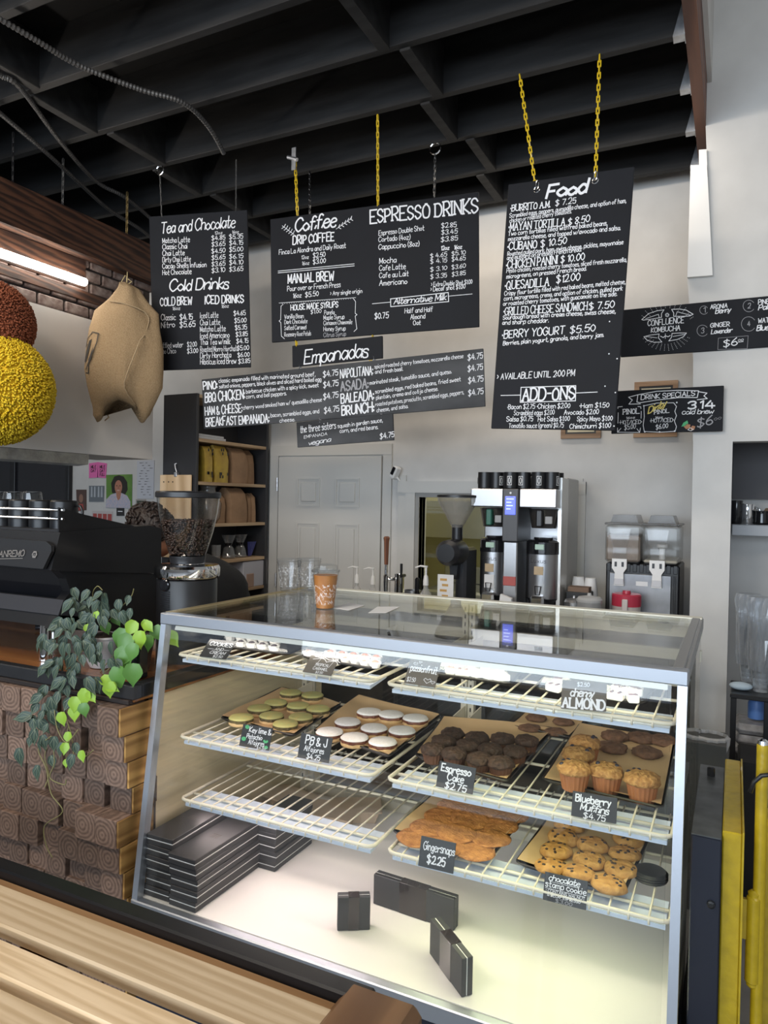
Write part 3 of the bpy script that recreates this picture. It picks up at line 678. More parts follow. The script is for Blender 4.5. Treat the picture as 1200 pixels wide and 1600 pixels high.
# ------------------------------------------------------------------ chains
def chain(a, b, label, m=M_galv, pitch=.024, r=.0028, wdt=.011, name='chain'):
    a, b = Vector(a), Vector(b); d = b-a; L = d.length; d.normalize(); n = max(2, int(L/pitch)); q = MB()
    s1 = d.cross(Vector((0, 1, .01))).normalized(); s2 = d.cross(s1)
    for k in range(n):
        c = a + d*(L*(k+.5)/n); s_ = s1 if k % 2 else s2; h = L/n*.5 + r*1.6
        q.tube([c + d*h*math.cos(t)*1.0 + s_*wdt*.5*max(-1, min(1, 1.5*math.sin(t))) for t in [i*math.pi/4 for i in range(8)]], r, 5, closed=True)
    return tag(q.build(name, m), label, 'chain', 'chains holding the boards')
def corner(M, x, z): return M @ Vector((x, 0, z))
def on(M, px, py):
    x, z = Writer(M).loc(px, py); return M @ Vector((x, 0, z))
J = 3.492
M_dchain = mat('dark_chain', (.11, .11, .11), .5, .8)
def ring(c, r, m, name, label, cat):
    return tag(MB().tube([Vector(c) + Vector((r*math.cos(t), 0, r*math.sin(t))) for t in [i*.524 for i in range(12)]], .004, 6, closed=True).build(name, m), label, cat)
chain(at(812, 117, z=J), on(Mf, 836, 290), 'left yellow chain of the Food board', M_yellow)
chain(at(937, 86, z=J), on(Mf, 930, 277), 'right yellow chain of the Food board', M_yellow)
for px, py, s_ in ((839, 295, 'left'), (930, 281, 'right')):
    o = on(Mf, px, py); x, z = Writer(Mf).loc(px, py)
    q = MB().tube([Mf @ Vector((x+.012*math.cos(t), -.008, z-.004+.012*math.sin(t))) for t in [i*.524 for i in range(12)]], .003, 6, closed=True)
    q.tube([Mf @ Vector((x+.006*math.cos(t), -.009, z+.016+.02*math.sin(t))) for t in [i*.524 for i in range(12)]], .0028, 6, closed=True)
    tag(q.build('carabiner', M_chrome), 'chrome clip at the %s hole of the Food board' % s_, 'clip')
yb = at(462, 238, y=3.30)
chain(at(461, 246, y=3.32), on(Mc, 464, 336), 'yellow chain at the left of the coffee board', M_yellow, wdt=.013)
tag(MB().box((yb.x-.006, 3.27, 3.38), (yb.x+.02, 3.275, 3.50)).tube([(yb.x-.03, 3.27, 3.455), (yb.x+.03, 3.27, 3.43)], .010, 8).build('ceiling_bracket', M_galv), 'small steel bracket on the joist above the coffee board', 'bracket')
chain(at(484, 268, y=3.52), on(Mc, 483, 334), 'dark thin chain behind the coffee heading', M_black, wdt=.008)
chain(at(590, 180, z=J), on(Mc, 590, 321), 'long yellow chain in the middle of the coffee board', M_yellow)
q = at(680, 232, z=3.47); ring(q, .03, M_chrome, 'ceiling_ring', 'bright steel ring above the espresso heading', 'ring')
chain((q.x, q.y, q.z-.03), on(Mc, 678, 306), 'dark steel chain at the right of the coffee board', M_dchain, wdt=.010)
q = at(250, 266, z=3.47); ring(q, .026, M_chrome, 'ceiling_ring', 'bright steel ring above the tea board', 'ring')
chain((q.x, q.y, q.z-.026), on(Mt, 252, 340), 'left thin chain of the tea board', M_dchain, wdt=.006, r=.0018)
chain(at(369, 250, z=J), on(Mt, 368, 331), 'right thin chain of the tea board', M_dchain, wdt=.006, r=.0018)
chain(on(Mc, 462, 533), on(Me, 463, 541), 'short link left between coffee board and Empanadas sign', M_yellow, pitch=.012)
chain(on(Mc, 582, 524), on(Me, 578, 566), 'yellow chain at the right end of the Empanadas sign', M_yellow)
chain(on(Me, 468, 572), on(Mm, 468, 580), 'small link under the left of the Empanadas sign', M_galv, pitch=.012)
chain(on(Me, 584, 558), on(Mm, 584, 566), 'small link under the right of the Empanadas sign', M_galv, pitch=.012)
chain(on(Mm, 500, 654), on(Ms, 500, 660), 'left link above the smudged sign', M_galv, pitch=.012); chain(on(Mm, 595, 646), on(Ms, 595, 651), 'right link above the smudged sign', M_galv, pitch=.012)
for px, py, lab, m_, w_ in ((20, 262, 'thin dark chain holding the beam, nearest', M_black, .008), (98, 310, 'thin steel chain holding the middle of the beam', M_dchain, .010), (198, 365, 'brass coloured chain holding the far end of the beam', mat('brass', (.30, .22, .10), .5, 1.0), .012)):
    c = at(px, py, x=XS+.02); chain((XS+.02, c.y, J), (XS+.02, c.y, zb[0]+.001), lab, m_, wdt=w_)

# ------------------------------------------------------------------ glass display case
XL, XR, ZT, YF, YBK, YF0, Z0 = -1.566, -.085, 1.25, 1.682, 2.51, 1.585, .425
yf = lambda z: YF0 + (YF-YF0)*(z-Z0)/(ZT-Z0)            # the sloping front
M_pane = glass('case_glass', (0.98, 0.985, 0.975), 1.0)
M_top = glass('case_top_glass', (0.94, 0.95, 0.945), 1.0)
case = thing('display_case', 'glass fronted bakery display case with aluminium frame and wire shelves', 'display case', ((XL+XR)/2, 2.05, 0))
MB().bev((XL-.004, YF-.012, ZT-.034), (XR+.004, YF+.02, ZT), .003).build('top_front_rail', M_alu, case)
MB().bev((XL-.004, YF0-.020, Z0-.05), (XR+.004, YF0+.006, Z0-.004), .003).build('bottom_front_rail', M_alu, case)
for xa, xb in ((XL-.002, XL+.018), (XR-.018, XR+.002)):
    MB().prism([(xa, YF-.010, ZT-.034), (xa, YF+.016, ZT-.034), (xa, YF0+.008, Z0-.02), (xa, YF0-.018, Z0-.02)], (xb-xa, 0, 0)).build('front_post', M_alu, case)
MB().prism([(XL+.02, yf(ZT-.03)-.003, ZT-.03), (XL+.02, yf(ZT-.03)+.003, ZT-.03), (XL+.02, YF0+.003, Z0-.01), (XL+.02, YF0-.003, Z0-.01)], (XR-XL-.05, 0, 0)).build('front_glass', M_pane, case, label='sloping clear front pane')
MB().box((XL+.004, YF+.02, ZT-.009), (XR-.004, YBK-.03, ZT-.001)).build('top_glass', M_top, case, label='flat clear top pane')
for xa, nm in ((XL+.002, 'l'), (XR-.008, 'r')):
    MB().prism([(xa, YF+.012, ZT-.03), (xa, YBK, ZT-.03), (xa, YBK, Z0-.02), (xa, YF0+.006, Z0-.02)], (.005, 0, 0)).build('side_glass', M_pane, case, label='clear side pane')
M_gold = mat('gold_edge', (0.70, 0.58, 0.34), .35, .8)
MB().box((XL-.002, YF+.01, ZT-.012), (XL+.006, YBK, ZT+.001)).box((XL+.014, YF+.01, ZT-.012), (XL+.020, YBK, ZT+.001)).build('top_side_rail', M_gold, case)
MB().bev((XR-.030, YF+.01, ZT-.022), (XR-.006, YBK, ZT+.001), .002).bev((XR-.006, YF+.01, ZT-.035), (XR+.003, YBK, ZT-.002), .002).build('top_side_rail', mat('grey_aluminium', (.36, .36, .36), .4, .7), case)
M_chan = mat('cream_channel', (0.66, 0.63, 0.53), .35, .3)
bk = MB()
for k in range(4): bk.bev((XL, YBK-.028+k*.010, ZT-.014), (XR, YBK-.021+k*.010, ZT+.002), .0015)
bk.box((XL, YBK-.02, ZT-.065), (XR, YBK, ZT-.012)); bk.bev((XL, YBK-.035, ZT-.03), (XR, YBK-.018, ZT-.012), .002)
bk.build('back_rail', M_chan, case)
gq = at(1046, 973, y=YBK-.036); MB().box((gq.x-.035, YBK-.0365, gq.z-.006), (gq.x+.045, YBK-.0352, gq.z+.006)).build('maker_plate', M_paper, case)
gt_ = MB(); st_, W_ = layout('GSI', 'print'); ribbons(gt_, [[(gq.x-.028+x*.0012, gq.z-.003+y*.0006) for x, y in r_] for r_ in st_], .0012, lambda x, z: (x, YBK-.0370, z)); gt_.build('maker_lettering', M_black, case)
MB().box((XL, YBK-.018, ZT-.14), (XR, YBK+.004, ZT-.105)).build('door_track', M_chan, case)
MB().bev((XL, YBK-.03, Z0-.01), (XR, YBK+.01, Z0+.03), .003).build('door_sill', M_chan, case)
for xc in (XL+.018, -.868, -.842, XR-.02):
    q = MB().bev((xc-.012, YBK-.045, Z0), (xc+.012, YBK-.020, ZT-.012), .002)
    q.build('shelf_standard', M_chan, case)
    q = MB()
    for z in [Z0+.06+.028*k for k in range(27)]: q.box((xc-.0025, YBK-.0458, z), (xc+.0025, YBK-.0448, z+.014))
    q.build('slots', M_black, case, kind='stuff')
for a, b_ in ((XL+.02, -.84), (-.87, XR-.02)):
    fr = MB(); y = YBK+.002 if a < -1 else YBK-.008
    for q in ((a, a+.02), (b_-.02, b_)): fr.box((q[0], y, Z0+.03), (q[1], y+.008, ZT-.11))
    fr.build('back_door_frame', M_chan, case)
    MB().box((a+.02, y+.002, Z0+.03), (b_-.02, y+.006, ZT-.12)).build('back_door_glass', M_pane, case)
MB().box((XL+.006, YF0+.008, Z0-.025), (XR-.008, YBK-.02, Z0-.004)).build('display_deck', mat('white_deck', (0.86, 0.83, 0.80), .22, coat=.2), case, label='white floor of the case')
M_navy = mat('navy_steel', (0.016, 0.019, 0.032), .30, bump=.02, scale=8)
MB().bev((XL+.004, YF0-.005, .08), (XR-.004, YBK, Z0-.05), .006).build('base_cabinet', M_navy, case)
MB().box((XL+.03, YF0+.04, 0), (XR-.03, YBK-.04, .08)).build('kick_plate', M_black, case)
# lamp under the front rail: two tubes in a reflector
MB().prism([(XL+.03, YF+.022, ZT-.036), (XL+.03, YF+.060, ZT-.012), (XL+.03, YF+.063, ZT-.016), (XL+.03, YF+.030, ZT-.056), (XL+.03, YF+.016, ZT-.053)], (XR-XL-.07, 0, 0)).build('lamp_reflector', mat('cream_reflector', (0.84, 0.80, 0.70), .4), case)
def lamp(x0, x1, y, z, col, power, e):
    MB().tube([(x0, y, z), (x1, y, z)], .008, 8).build('lamp_tube', mat('case_tube_%d' % int(col[2]*100), (1, 1, 1), .5, emit=(col, e)), case, label='glowing lamp tube')
    l = bpy.data.lights.new('case_lamp', 'AREA'); l.shape = 'RECTANGLE'; l.size = x1-x0; l.size_y = .02; l.energy = power; l.color = col
    o = bpy.data.objects.new('case_lamp', l); COL.objects.link(o); o.location = ((x0+x1)/2, y, z-.012); o.rotation_euler = (1.2, 0, 0)
lamp(XL+.05, -.84, YF+.050, ZT-.050, (1.0, .91, .80), 1.0, 1.2)
lamp(-.81, XR-.06, YF+.050, ZT-.050, (1.0, .95, .70), 1.0, 1.2)

# wire shelves: two sections on each of three levels, every wire its own part
M_strip = mat('shelf_strip', (0.60, 0.67, 0.78), .25, .15, emit=((.62, .78, 1.0), .10))
ws = None; shelves = {}
levels = [('top', 1.122, 1.700, 2.10), ('middle', .866, 1.712, 2.28), ('bottom', .669, 1.722, 2.33)]
for ln, z, y0, y1 in levels:
    for side, xa, xb in (('left', -1.525, -.858), ('right', -.812, -.110)):
        s_ = thing('wire_shelf', '%s wire shelf of the case, %s half' % (ln, side), 'shelf', ((xa+xb)/2, y0, z), group='wire shelves in the display case')
        MB().tube([(xa, y1, z), (xa, y0+.014, z), (xa+.008, y0+.004, z), (xa+.02, y0, z), (xb-.02, y0, z), (xb-.008, y0+.004, z), (xb, y0+.014, z), (xb, y1, z)], .0052, 8).build('rim', M_wire, s_, smooth=True)
        for k in range(3):
            yy = y0 + .06 + (y1-y0-.06)*k/2
            MB().tube([(xa, yy, z-.004), (xb, yy, z-.004)], .0042, 6).build('cross_bar', M_wire, s_, smooth=True)
        n = 15
        ln_ = y1 - y0
        key = round(ln_, 3); proto = None
        for k in range(n):
            x = xa + (xb-xa)*(k+1)/(n+1)
            if proto is None:
                proto = MB().tube([(0, ln_, .004), (0, .004, .004), (0, -.004, 0), (0, -.004, -.012)], .0026, 6).build('wire', M_wire, None, smooth=True); o = proto
            else: o = proto.copy(); COL.objects.link(o)
            o.parent = s_; o.location = (x-(xa+xb)/2, 0, 0)
        MB().prism([(xa+.01, y0+.012, z-.014), (xa+.01, y0+.115, z-.010), (xa+.01, y0+.115, z-.014), (xa+.01, y0+.012, z-.024)], (xb-xa-.02, 0, 0)).build('light_strip', M_strip, s_, label='pale strip under the front edge')
        el_ = bpy.data.lights.new('shelf_lamp', 'AREA'); el_.shape = 'RECTANGLE'; el_.size = xb-xa-.06; el_.size_y = .03
        el_.energy = {'top': .8, 'middle': .8, 'bottom': 1.15 if side == 'left' else .95}[ln]; el_.color = (1.0, .82, .79) if side == 'left' else (.96, 1.0, .60)
        eo = bpy.data.objects.new('shelf_lamp', el_); COL.objects.link(eo); eo.location = ((xa+xb)/2, y0+.055, z-.026)
        for xx in (xa+.005, xb-.005):
            MB().prism([(xx-.002, y1, z-.008), (xx-.002, YBK-.03, z+.004), (xx-.002, YBK-.03, z-.055), (xx-.002, y1, z-.02)], (.004, 0, 0)).build('bracket', M_wire, s_)
        shelves[(ln, side)] = z

# ------------------------------------------------------------------ trays and baked goods
m_tray = mat('dark_tray', (0.028, 0.026, 0.025), .4, .5)
m_parch = mat('brown_parchment', (0.56, 0.38, 0.20), .75, bump=.12, scale=14)
def tray(quad, z, label, parch=True, m=m_tray, lip=.014, paper_m=None, curl=.006):
    c = [at(*q, z=z) for q in quad]; ctr = sum(c, Vector())/4
    t = thing('baking_tray', label, 'tray', ctr, group='baking trays in the case')
    mb = MB()
    def rounded(pts, grow, zz, n=4):
        out = []
        for i in range(4):
            p = pts[i]; a = pts[i-1]; b = pts[(i+1) % 4]; p = p + (p-ctr)*grow
            a = a + (a-ctr)*grow; b = b + (b-ctr)*grow; r = .022
            u = (a-p).normalized()*r; v = (b-p).normalized()*r
            for k in range(n+1):
                s_ = k/n; q = p + u*(1-s_)**2 + v*s_**2; out.append(Vector((q.x, q.y, zz)))
        return out
    lo = rounded(c, -.05, z+.001); hi = rounded(c, 0, z+lip); hi2 = rounded(c, .012, z+lip-.003); n = len(lo)
    lo_in = [Vector((q.x, q.y, z+.003)) for q in lo]
    mb.add(lo + hi2 + hi + lo_in, [tuple(range(n))[::-1], tuple(3*n+i for i in range(n))] + [(k*n+i, k*n+(i+1) % n, (k+1)*n+(i+1) % n, (k+1)*n+i) for k in range(3) for i in range(n)])
    mb.build('pan', m, t, smooth='auto')
    if parch:
        g = 12; vs = []; fs = []; rnd = random.Random(int(ctr.x*1000) & 255)
        ph = rnd.uniform(0, 6)
        for i in range(g+1):
            for j in range(g+1):
                u, v = i/g, j/g; p = (c[0]*(1-u)+c[1]*u)*(1-v) + (c[3]*(1-u)+c[2]*u)*v
                p = ctr + (p-ctr)*.965; e = max(abs(u-.5), abs(v-.5))*2
                zz = z + .0045 + (max(0, e-.78)/.22)**1.5*(lip*.6 + curl*(.5+.5*math.sin(5*u+4*v+ph))) + .0012*math.sin(9*u+ph)*math.sin(7*v)
                vs.append((p.x, p.y, zz)); fs += [(i*(g+1)+j, (i+1)*(g+1)+j, (i+1)*(g+1)+j+1, i*(g+1)+j+1)] if i < g and j < g else []
        MB().add(vs, fs).build('parchment', paper_m or m_parch, t, smooth=True, label='brown baking paper')
    return t
def bumpy(n, rings, R, H, amp, seed, dome=1.0, edge=.35):
    """a round baked lump with an uneven top"""
    rnd = random.Random(seed); vs = []; fs = []; ph = [rnd.uniform(0, 6.28) for _ in range(8)]
    prof = [(.86, 0), (1.0, edge*.5), (.97, edge)] + [(math.cos(t)*.97, edge + (1-edge)*math.sin(t)**dome) for t in [.35*k/1 for k in range(1, rings)]]
    prof = [p for p in prof if p[0] > .12]
    for k, (r, z) in enumerate(prof):
        for i in range(n):
            a = 6.283*i/n
            w_ = 1 + amp*(math.sin(3*a+ph[0]+k) + .7*math.sin(5*a+ph[1]-k*1.7) + .5*math.sin(9*a+ph[2]+k*2.3))*.35
            zz = z*H*(1 + amp*.9*(math.sin(4*a+ph[3]+k*1.3) + math.sin(7*a+ph[4]-k))*.3*(1 if k > 1 else 0))
            vs.append((R*r*w_*math.cos(a), R*r*w_*math.sin(a), zz))
    m = len(prof)
    for k in range(m-1):
        for i in range(n): fs.append((k*n+i, k*n+(i+1) % n, (k+1)*n+(i+1) % n, (k+1)*n+i))
    vs.append((0, 0, H*(1+rnd.uniform(-amp, amp)*.3))); fs += [((m-1)*n+i, (m-1)*n+(i+1) % n, len(vs)-1) for i in range(n)]
    fs.append(tuple(range(n))[::-1])
    return MB().add(vs, fs)
def placed(protos, rows, z, label, names, zs=None, tilt=0.0):
    """protos: things with their children; rows: front row first, pixel points left to right"""
    i = 0
    for r, row in enumerate(rows):
        for k, q in enumerate(row):
            px, py = q[0], q[1]; dz = q[2] if len(q) > 2 else 0
            p = at(px, py, z=z+dz); root, kids = protos[i % len(protos)]
            M = Matrix.Translation((p.x, p.y, z + dz)) @ Matrix.Rotation(random.uniform(0, 6.28), 4, 'Z') @ Matrix.Rotation(random.uniform(-tilt, tilt), 4, 'X')
            lab = '%s, %s row, %s from the left' % (label, names[r], ORD[k]) if len(row) > 1 else '%s, alone in the %s row' % (label, names[r])
            if i < len(protos): root.matrix_world = M; root['label'] = lab
            else: dup(root, M=M, label=lab, kids=kids)
            i += 1
RN = ['front', 'second', 'third', 'back']
m_suga = mat('powdered_sugar', (0.78, 0.74, 0.68), .9, bump=.2, scale=160, col2=(0.86, 0.84, 0.82)); m_bisc = mat('pale_biscuit', (0.62, 0.42, 0.20), .8, bump=.2, scale=90, var=.15)
m_jam = mat('berry_jam', (0.09, 0.018, 0.012), .35, bump=.4, scale=90, col2=(.22, .08, .04)); m_lime = mat('lime_glaze', (0.52, 0.42, 0.14), .6, bump=.25, scale=60, col2=(0.40, 0.42, 0.16)); m_pist = mat('pistachio_filling', (0.16, 0.12, 0.04), .7, bump=.6, scale=120, col2=(.05, .035, .015))
def sandwich(name, cat, R, m_topc, m_fil, m_bot, grp, seed):
    t = thing(name, 'x', cat, group=grp)
    MB().lathe([(R*.96, 0), (R, .004), (R*.97, .011)], n=18).build('bottom_biscuit', m_bot, t, local=True, smooth='auto')
    rnd = random.Random(seed); MB().lathe([(R*.97, .010), (R*.99, .014), (R*.95, .019)], n=20, wob=lambda i, k: 1 + .035*math.sin(i*2.1+seed)).build('filling', m_fil, t, local=True, smooth='auto')
    bumpy(20, 5, R, .011, .03, seed, .8).build('top_biscuit', m_topc, t, local=True, smooth='auto').location = (0, 0, .018)
    return t, children(t)
zs2 = .872; zs3 = .675; zs1 = 1.128
tray([(343, 1127), (460, 1155), (534, 1104), (440, 1078)], zs2, 'dark tray of green glazed alfajores, far left on the middle shelf')
placed([sandwich('lime_alfajor', 'cookie', .0405, m_lime, m_pist, m_bisc, 'green glazed sandwich cookies', k) for k in (1, 2)],
       [[(377, 1131), (446, 1141)], [(405, 1116), (424, 1128), (470, 1130)], [(431, 1107), (466, 1112), (497, 1117)], [(454, 1091), (488, 1095)]], zs2+.005, 'green glazed sandwich cookie on the far left tray', RN)
tray([(489, 1147), (608, 1188), (690, 1124), (560, 1090)], zs2, 'dark tray of sugar dusted alfajores, second on the middle shelf')
placed([sandwich('sugared_alfajor', 'cookie', .0425, m_suga, m_jam, m_bisc, 'sugar dusted sandwich cookies', k) for k in (3, 4)],
       [[(515, 1154), (554, 1163), (598, 1170)], [(543, 1138), (584, 1148), (628, 1152)], [(577, 1122), (611, 1126), (649, 1132)]], zs2+.005, 'sugar dusted sandwich cookie on the second tray', RN)
m_cake = mat('chocolate_cake', (0.022, 0.010, 0.006), .7, bump=1.0, scale=75, col2=(0.075, 0.036, 0.021)); m_case = mat('brown_paper_case', (0.11, 0.045, 0.022), .7); m_muf = mat('blueberry_muffin', (0.26, 0.11, 0.03), .75, bump=1.0, scale=80, col2=(0.52, 0.28, 0.095)); m_mcase = mat('muffin_paper', (0.36, 0.135, 0.05), .65); m_berry = mat('blueberry', (0.02, 0.018, 0.035), .4)
def muffin(name, cat, R, h, m_t, m_p, grp, seed, berries=0, mushroom=1.14):
    t = thing(name, 'x', cat, group=grp)
    MB().lathe([(R*.74, 0), (R*.97, h), (R*.93, h)], n=40, wob=lambda i, k: 1 + (.03 if i % 2 else -.02)*(1 if k < 2 else 0)).build('paper_case', m_p, t, local=True)
    bumpy(24, 5, R*mushroom, R*.72, .16, seed, .75, .34).build('muffin_top', m_t, t, local=True, smooth=True).location = (0, 0, h-.006)
    rnd = random.Random(seed)
    for k in range(berries):
        a, r = rnd.uniform(0, 6.28), R*rnd.uniform(.35, .85)
        MB().ball((r*math.cos(a), r*math.sin(a), h-.009 + R*.72*(.34+.66*max(0, 1-(r/(R*mushroom*.97))**2)**.375)), .0068, 8, 5).build('blueberry', m_berry, t, local=True, smooth=True)
    return t, children(t)
tray([(648, 1187), (793, 1228), (868, 1143), (692, 1124)], zs2, 'dark tray of dark espresso cakes on the middle shelf')
placed([muffin('espresso_cake', 'cake', .034, .032, m_cake, m_case, 'dark espresso cakes', k, mushroom=1.08) for k in (5, 6, 7)],
       [[(677, 1190), (710, 1197), (748, 1206), (782, 1212)], [(693, 1176), (731, 1183), (766, 1190), (804, 1194)], [(707, 1164), (745, 1171), (785, 1173), (822, 1176)]], zs2+.005, 'dark espresso cake', RN)
tray([(846, 1224), (1036, 1270), (1056, 1160), (905, 1136)], zs2, 'dark tray of blueberry muffins at the right of the middle shelf')
placed([muffin('blueberry_muffin', 'muffin', .040, .048, m_muf, m_mcase, 'blueberry muffins', k, 3, 1.10) for k in (8, 9)],
       [[(897, 1232), (947, 1236), (1003, 1250)], [(903, 1208)], [(914, 1189)]], zs2+.005, 'blueberry muffin in pleated paper', RN)
m_dark = mat('dark_cookie', (0.10, 0.05, 0.028), .8, bump=.8, scale=60, col2=(0.20, 0.10, 0.055))
def flat(name, cat, R, H, m, grp, seed, amp=.1, chips=0, mchip=None):
    t = thing(name, 'x', cat, group=grp); bumpy(24, 5, R, H, amp, seed, .7, .4).build('biscuit', m, t, local=True, smooth=True)
    if chips:
        rnd = random.Random(seed); q = MB()
        for k in range(chips):
            a, r = rnd.uniform(0, 6.28), R*math.sqrt(rnd.uniform(.02, .62))
            q.ball((r*math.cos(a), r*math.sin(a), H*(.40+.60*max(0, 1-(r/(R*.97))**2)**.35)-.0008), (.0052*rnd.uniform(.8, 1.3), .0042, .0032), 6, 4, Matrix.Rotation(a*3, 3, 'Z'))
        q.build('chocolate_chips', mchip, t, local=True, smooth=True, kind='stuff')
    return t, children(t)
placed([flat('dark_cookie', 'cookie', .043, .022, m_dark, 'dark cookies behind the muffins', k, .2) for k in (11, 12)],
       [[(957, 1172), (1010, 1180)], [(960, 1154), (1002, 1157), (1036, 1161)]], zs2+.006, 'dark chocolate cookie behind the blueberry muffins', RN)
tray([(796, 1138), (890, 1158), (920, 1124), (836, 1108)], zs2, 'small dark tray of dark cookies behind, right of the espresso cakes')
placed([flat('flat_brown_cookie', 'cookie', .036, .014, m_dark, 'flat brown cookies at the back', 13, .15)],
       [[(828, 1140), (868, 1146)], [(838, 1124), (880, 1130)]], zs2+.006, 'flat brown cookie behind the espresso cakes', RN)
m_ging = mat('gingersnap', (0.27, 0.095, 0.02), .8, bump=1.0, scale=70, col2=(0.50, 0.215, 0.06)); m_choc = mat('cookie_dough', (0.34, 0.155, 0.038), .75, bump=.6, scale=60, col2=(0.50, 0.27, 0.08)); m_chip = mat('dark_chip', (0.03, 0.014, 0.01), .4)
tray([(612, 1306), (765, 1350), (832, 1268), (686, 1236)], zs3, 'dark tray of overlapping gingersnaps on the bottom shelf')
placed([flat('gingersnap', 'cookie', .057, .008, m_ging, 'orange brown gingersnaps', k, .07) for k in (14, 15, 16)],
       [[(652, 1310), (697, 1322, .004), (741, 1331)], [(671, 1294, .004), (714, 1303, .009), (766, 1311, .005)], [(693, 1276), (735, 1282, .006), (779, 1290, .002)], [(712, 1260, .002), (752, 1267, .004), (796, 1274)]], zs3+.010, 'cracked orange brown gingersnap', RN, tilt=.05)
tray([(804, 1354), (975, 1405), (1018, 1308), (862, 1274)], zs3, 'dark tray of chocolate chip cookies on the bottom shelf')
placed([flat('chocolate_chip_cookie', 'cookie', .043, .022, m_choc, 'chocolate chip cookies on the bottom shelf', k, .08, 10, m_chip) for k in (17, 18, 19)],
       [[(861, 1359), (903, 1369), (951, 1387)], [(869, 1334), (921, 1349), (970, 1363)], [(880, 1313), (926, 1325), (976, 1339)], [(889, 1294), (982, 1316)]], zs3+.008, 'chocolate chip cookie', RN, tilt=.12)
# packed sweets on the top shelf, four clear topped black trays
m_cup = mat('white_paper_cup', (0.82, 0.80, 0.78), .7); m_orange = mat('orange_sweet', (0.70, 0.20, 0.09), .5); m_cookdot = mat('dark_filling', (0.07, 0.05, 0.06), .5); m_pink = mat('pale_filling', (0.55, 0.33, 0.28), .6); m_cherry = mat('cherry_filling', (0.10, 0.03, 0.035), .5)
def sweet(name, mtop, grp, bar=False):
    t = thing(name, 'x', 'sweet', group=grp)
    if bar:
        MB().bev((-.013, -.02, 0), (.013, .02, .018), .003).build('paper_cup', m_cup, t, local=True)
        for k in (-1, 1): MB().bev((-.011, k*.009-.0035, .016), (.011, k*.009+.0035, .021), .002).build('filling', mtop, t, local=True)
    else:
        MB().lathe([(.013, 0), (.019, .016), (.0165, .017), (.0155, .015)], n=18, wob=lambda i, k: 1+(.03 if i % 2 else -.03)).build('paper_cup', m_cup, t, local=True)
        MB().ball((0, 0, .014), (.011, .011, .007), 10, 6).build('filling', mtop, t, local=True, smooth=True)
    return t, children(t)
m_clear = glass('clear_lid', (0.97, 0.98, 0.98), .8, .05)
def lidded(quad, label, z=zs1):
    t = tray(quad, z, label, parch=False, lip=.010)
    c = [at(*q, z=z) for q in quad]; ctr = sum(c, Vector())/4; lo = [ctr+(p-ctr)*.95 for p in c]; hi = [ctr+(p-ctr)*.84 for p in c]
    MB().add([(p.x, p.y, z+.010) for p in lo] + [(p.x, p.y, z+.042) for p in hi], [(0,1,5,4), (1,2,6,5), (2,3,7,6), (3,0,4,7), (4,5,6,7)]).build('clear_lid', m_clear, t, label='clear plastic lid')
lidded([(340, 1012), (452, 1026), (492, 1008), (372, 991)], 'black tray of white cups with dark sweets, left on the top shelf')
placed([sweet('sweet_cup', m_cookdot, 'white cups with dark sweets')], [[(376, 1010), (393, 1012), (410, 1014), (428, 1017)], [(360, 1001), (377, 1003), (394, 1005), (412, 1007), (430, 1010)]], zs1+.005, 'white paper cup with a dark sweet', RN)
lidded([(470, 1029), (582, 1048), (620, 1028), (510, 1010)], 'black tray of white cups with orange sweets, second on the top shelf')
placed([sweet('sweet_cup', m_orange, 'white cups with orange sweets')], [[(541, 1036), (556, 1038), (571, 1041), (586, 1043)], [(482, 1026), (516, 1026), (534, 1028), (552, 1030), (570, 1032), (588, 1034)], [(522, 1015), (540, 1017), (558, 1019)]], zs1+.005, 'white paper cup with an orange sweet', RN)
lidded([(676, 1056), (800, 1073), (818, 1051), (690, 1036)], 'black tray of pale square sweets, third on the top shelf')
placed([sweet('sweet_bar', m_pink, 'pale square sweets', True)], [[(703, 1053), (723, 1056), (743, 1058), (763, 1061), (784, 1064)], [(700, 1042), (720, 1045), (741, 1047), (762, 1050), (783, 1053)]], zs1+.005, 'pale square sweet in white paper', RN)
lidded([(836, 1080), (1008, 1103), (1026, 1078), (858, 1058)], 'black tray of white barred sweets at the right of the top shelf')
placed([sweet('sweet_bar', m_cherry, 'white sweets with dark bars', True)], [[(866, 1080), (962, 1093), (988, 1096)], [(872, 1070), (968, 1083), (993, 1086)], [(878, 1062), (970, 1073), (996, 1077)]], zs1+.005, 'white barred sweet with dark filling', RN)

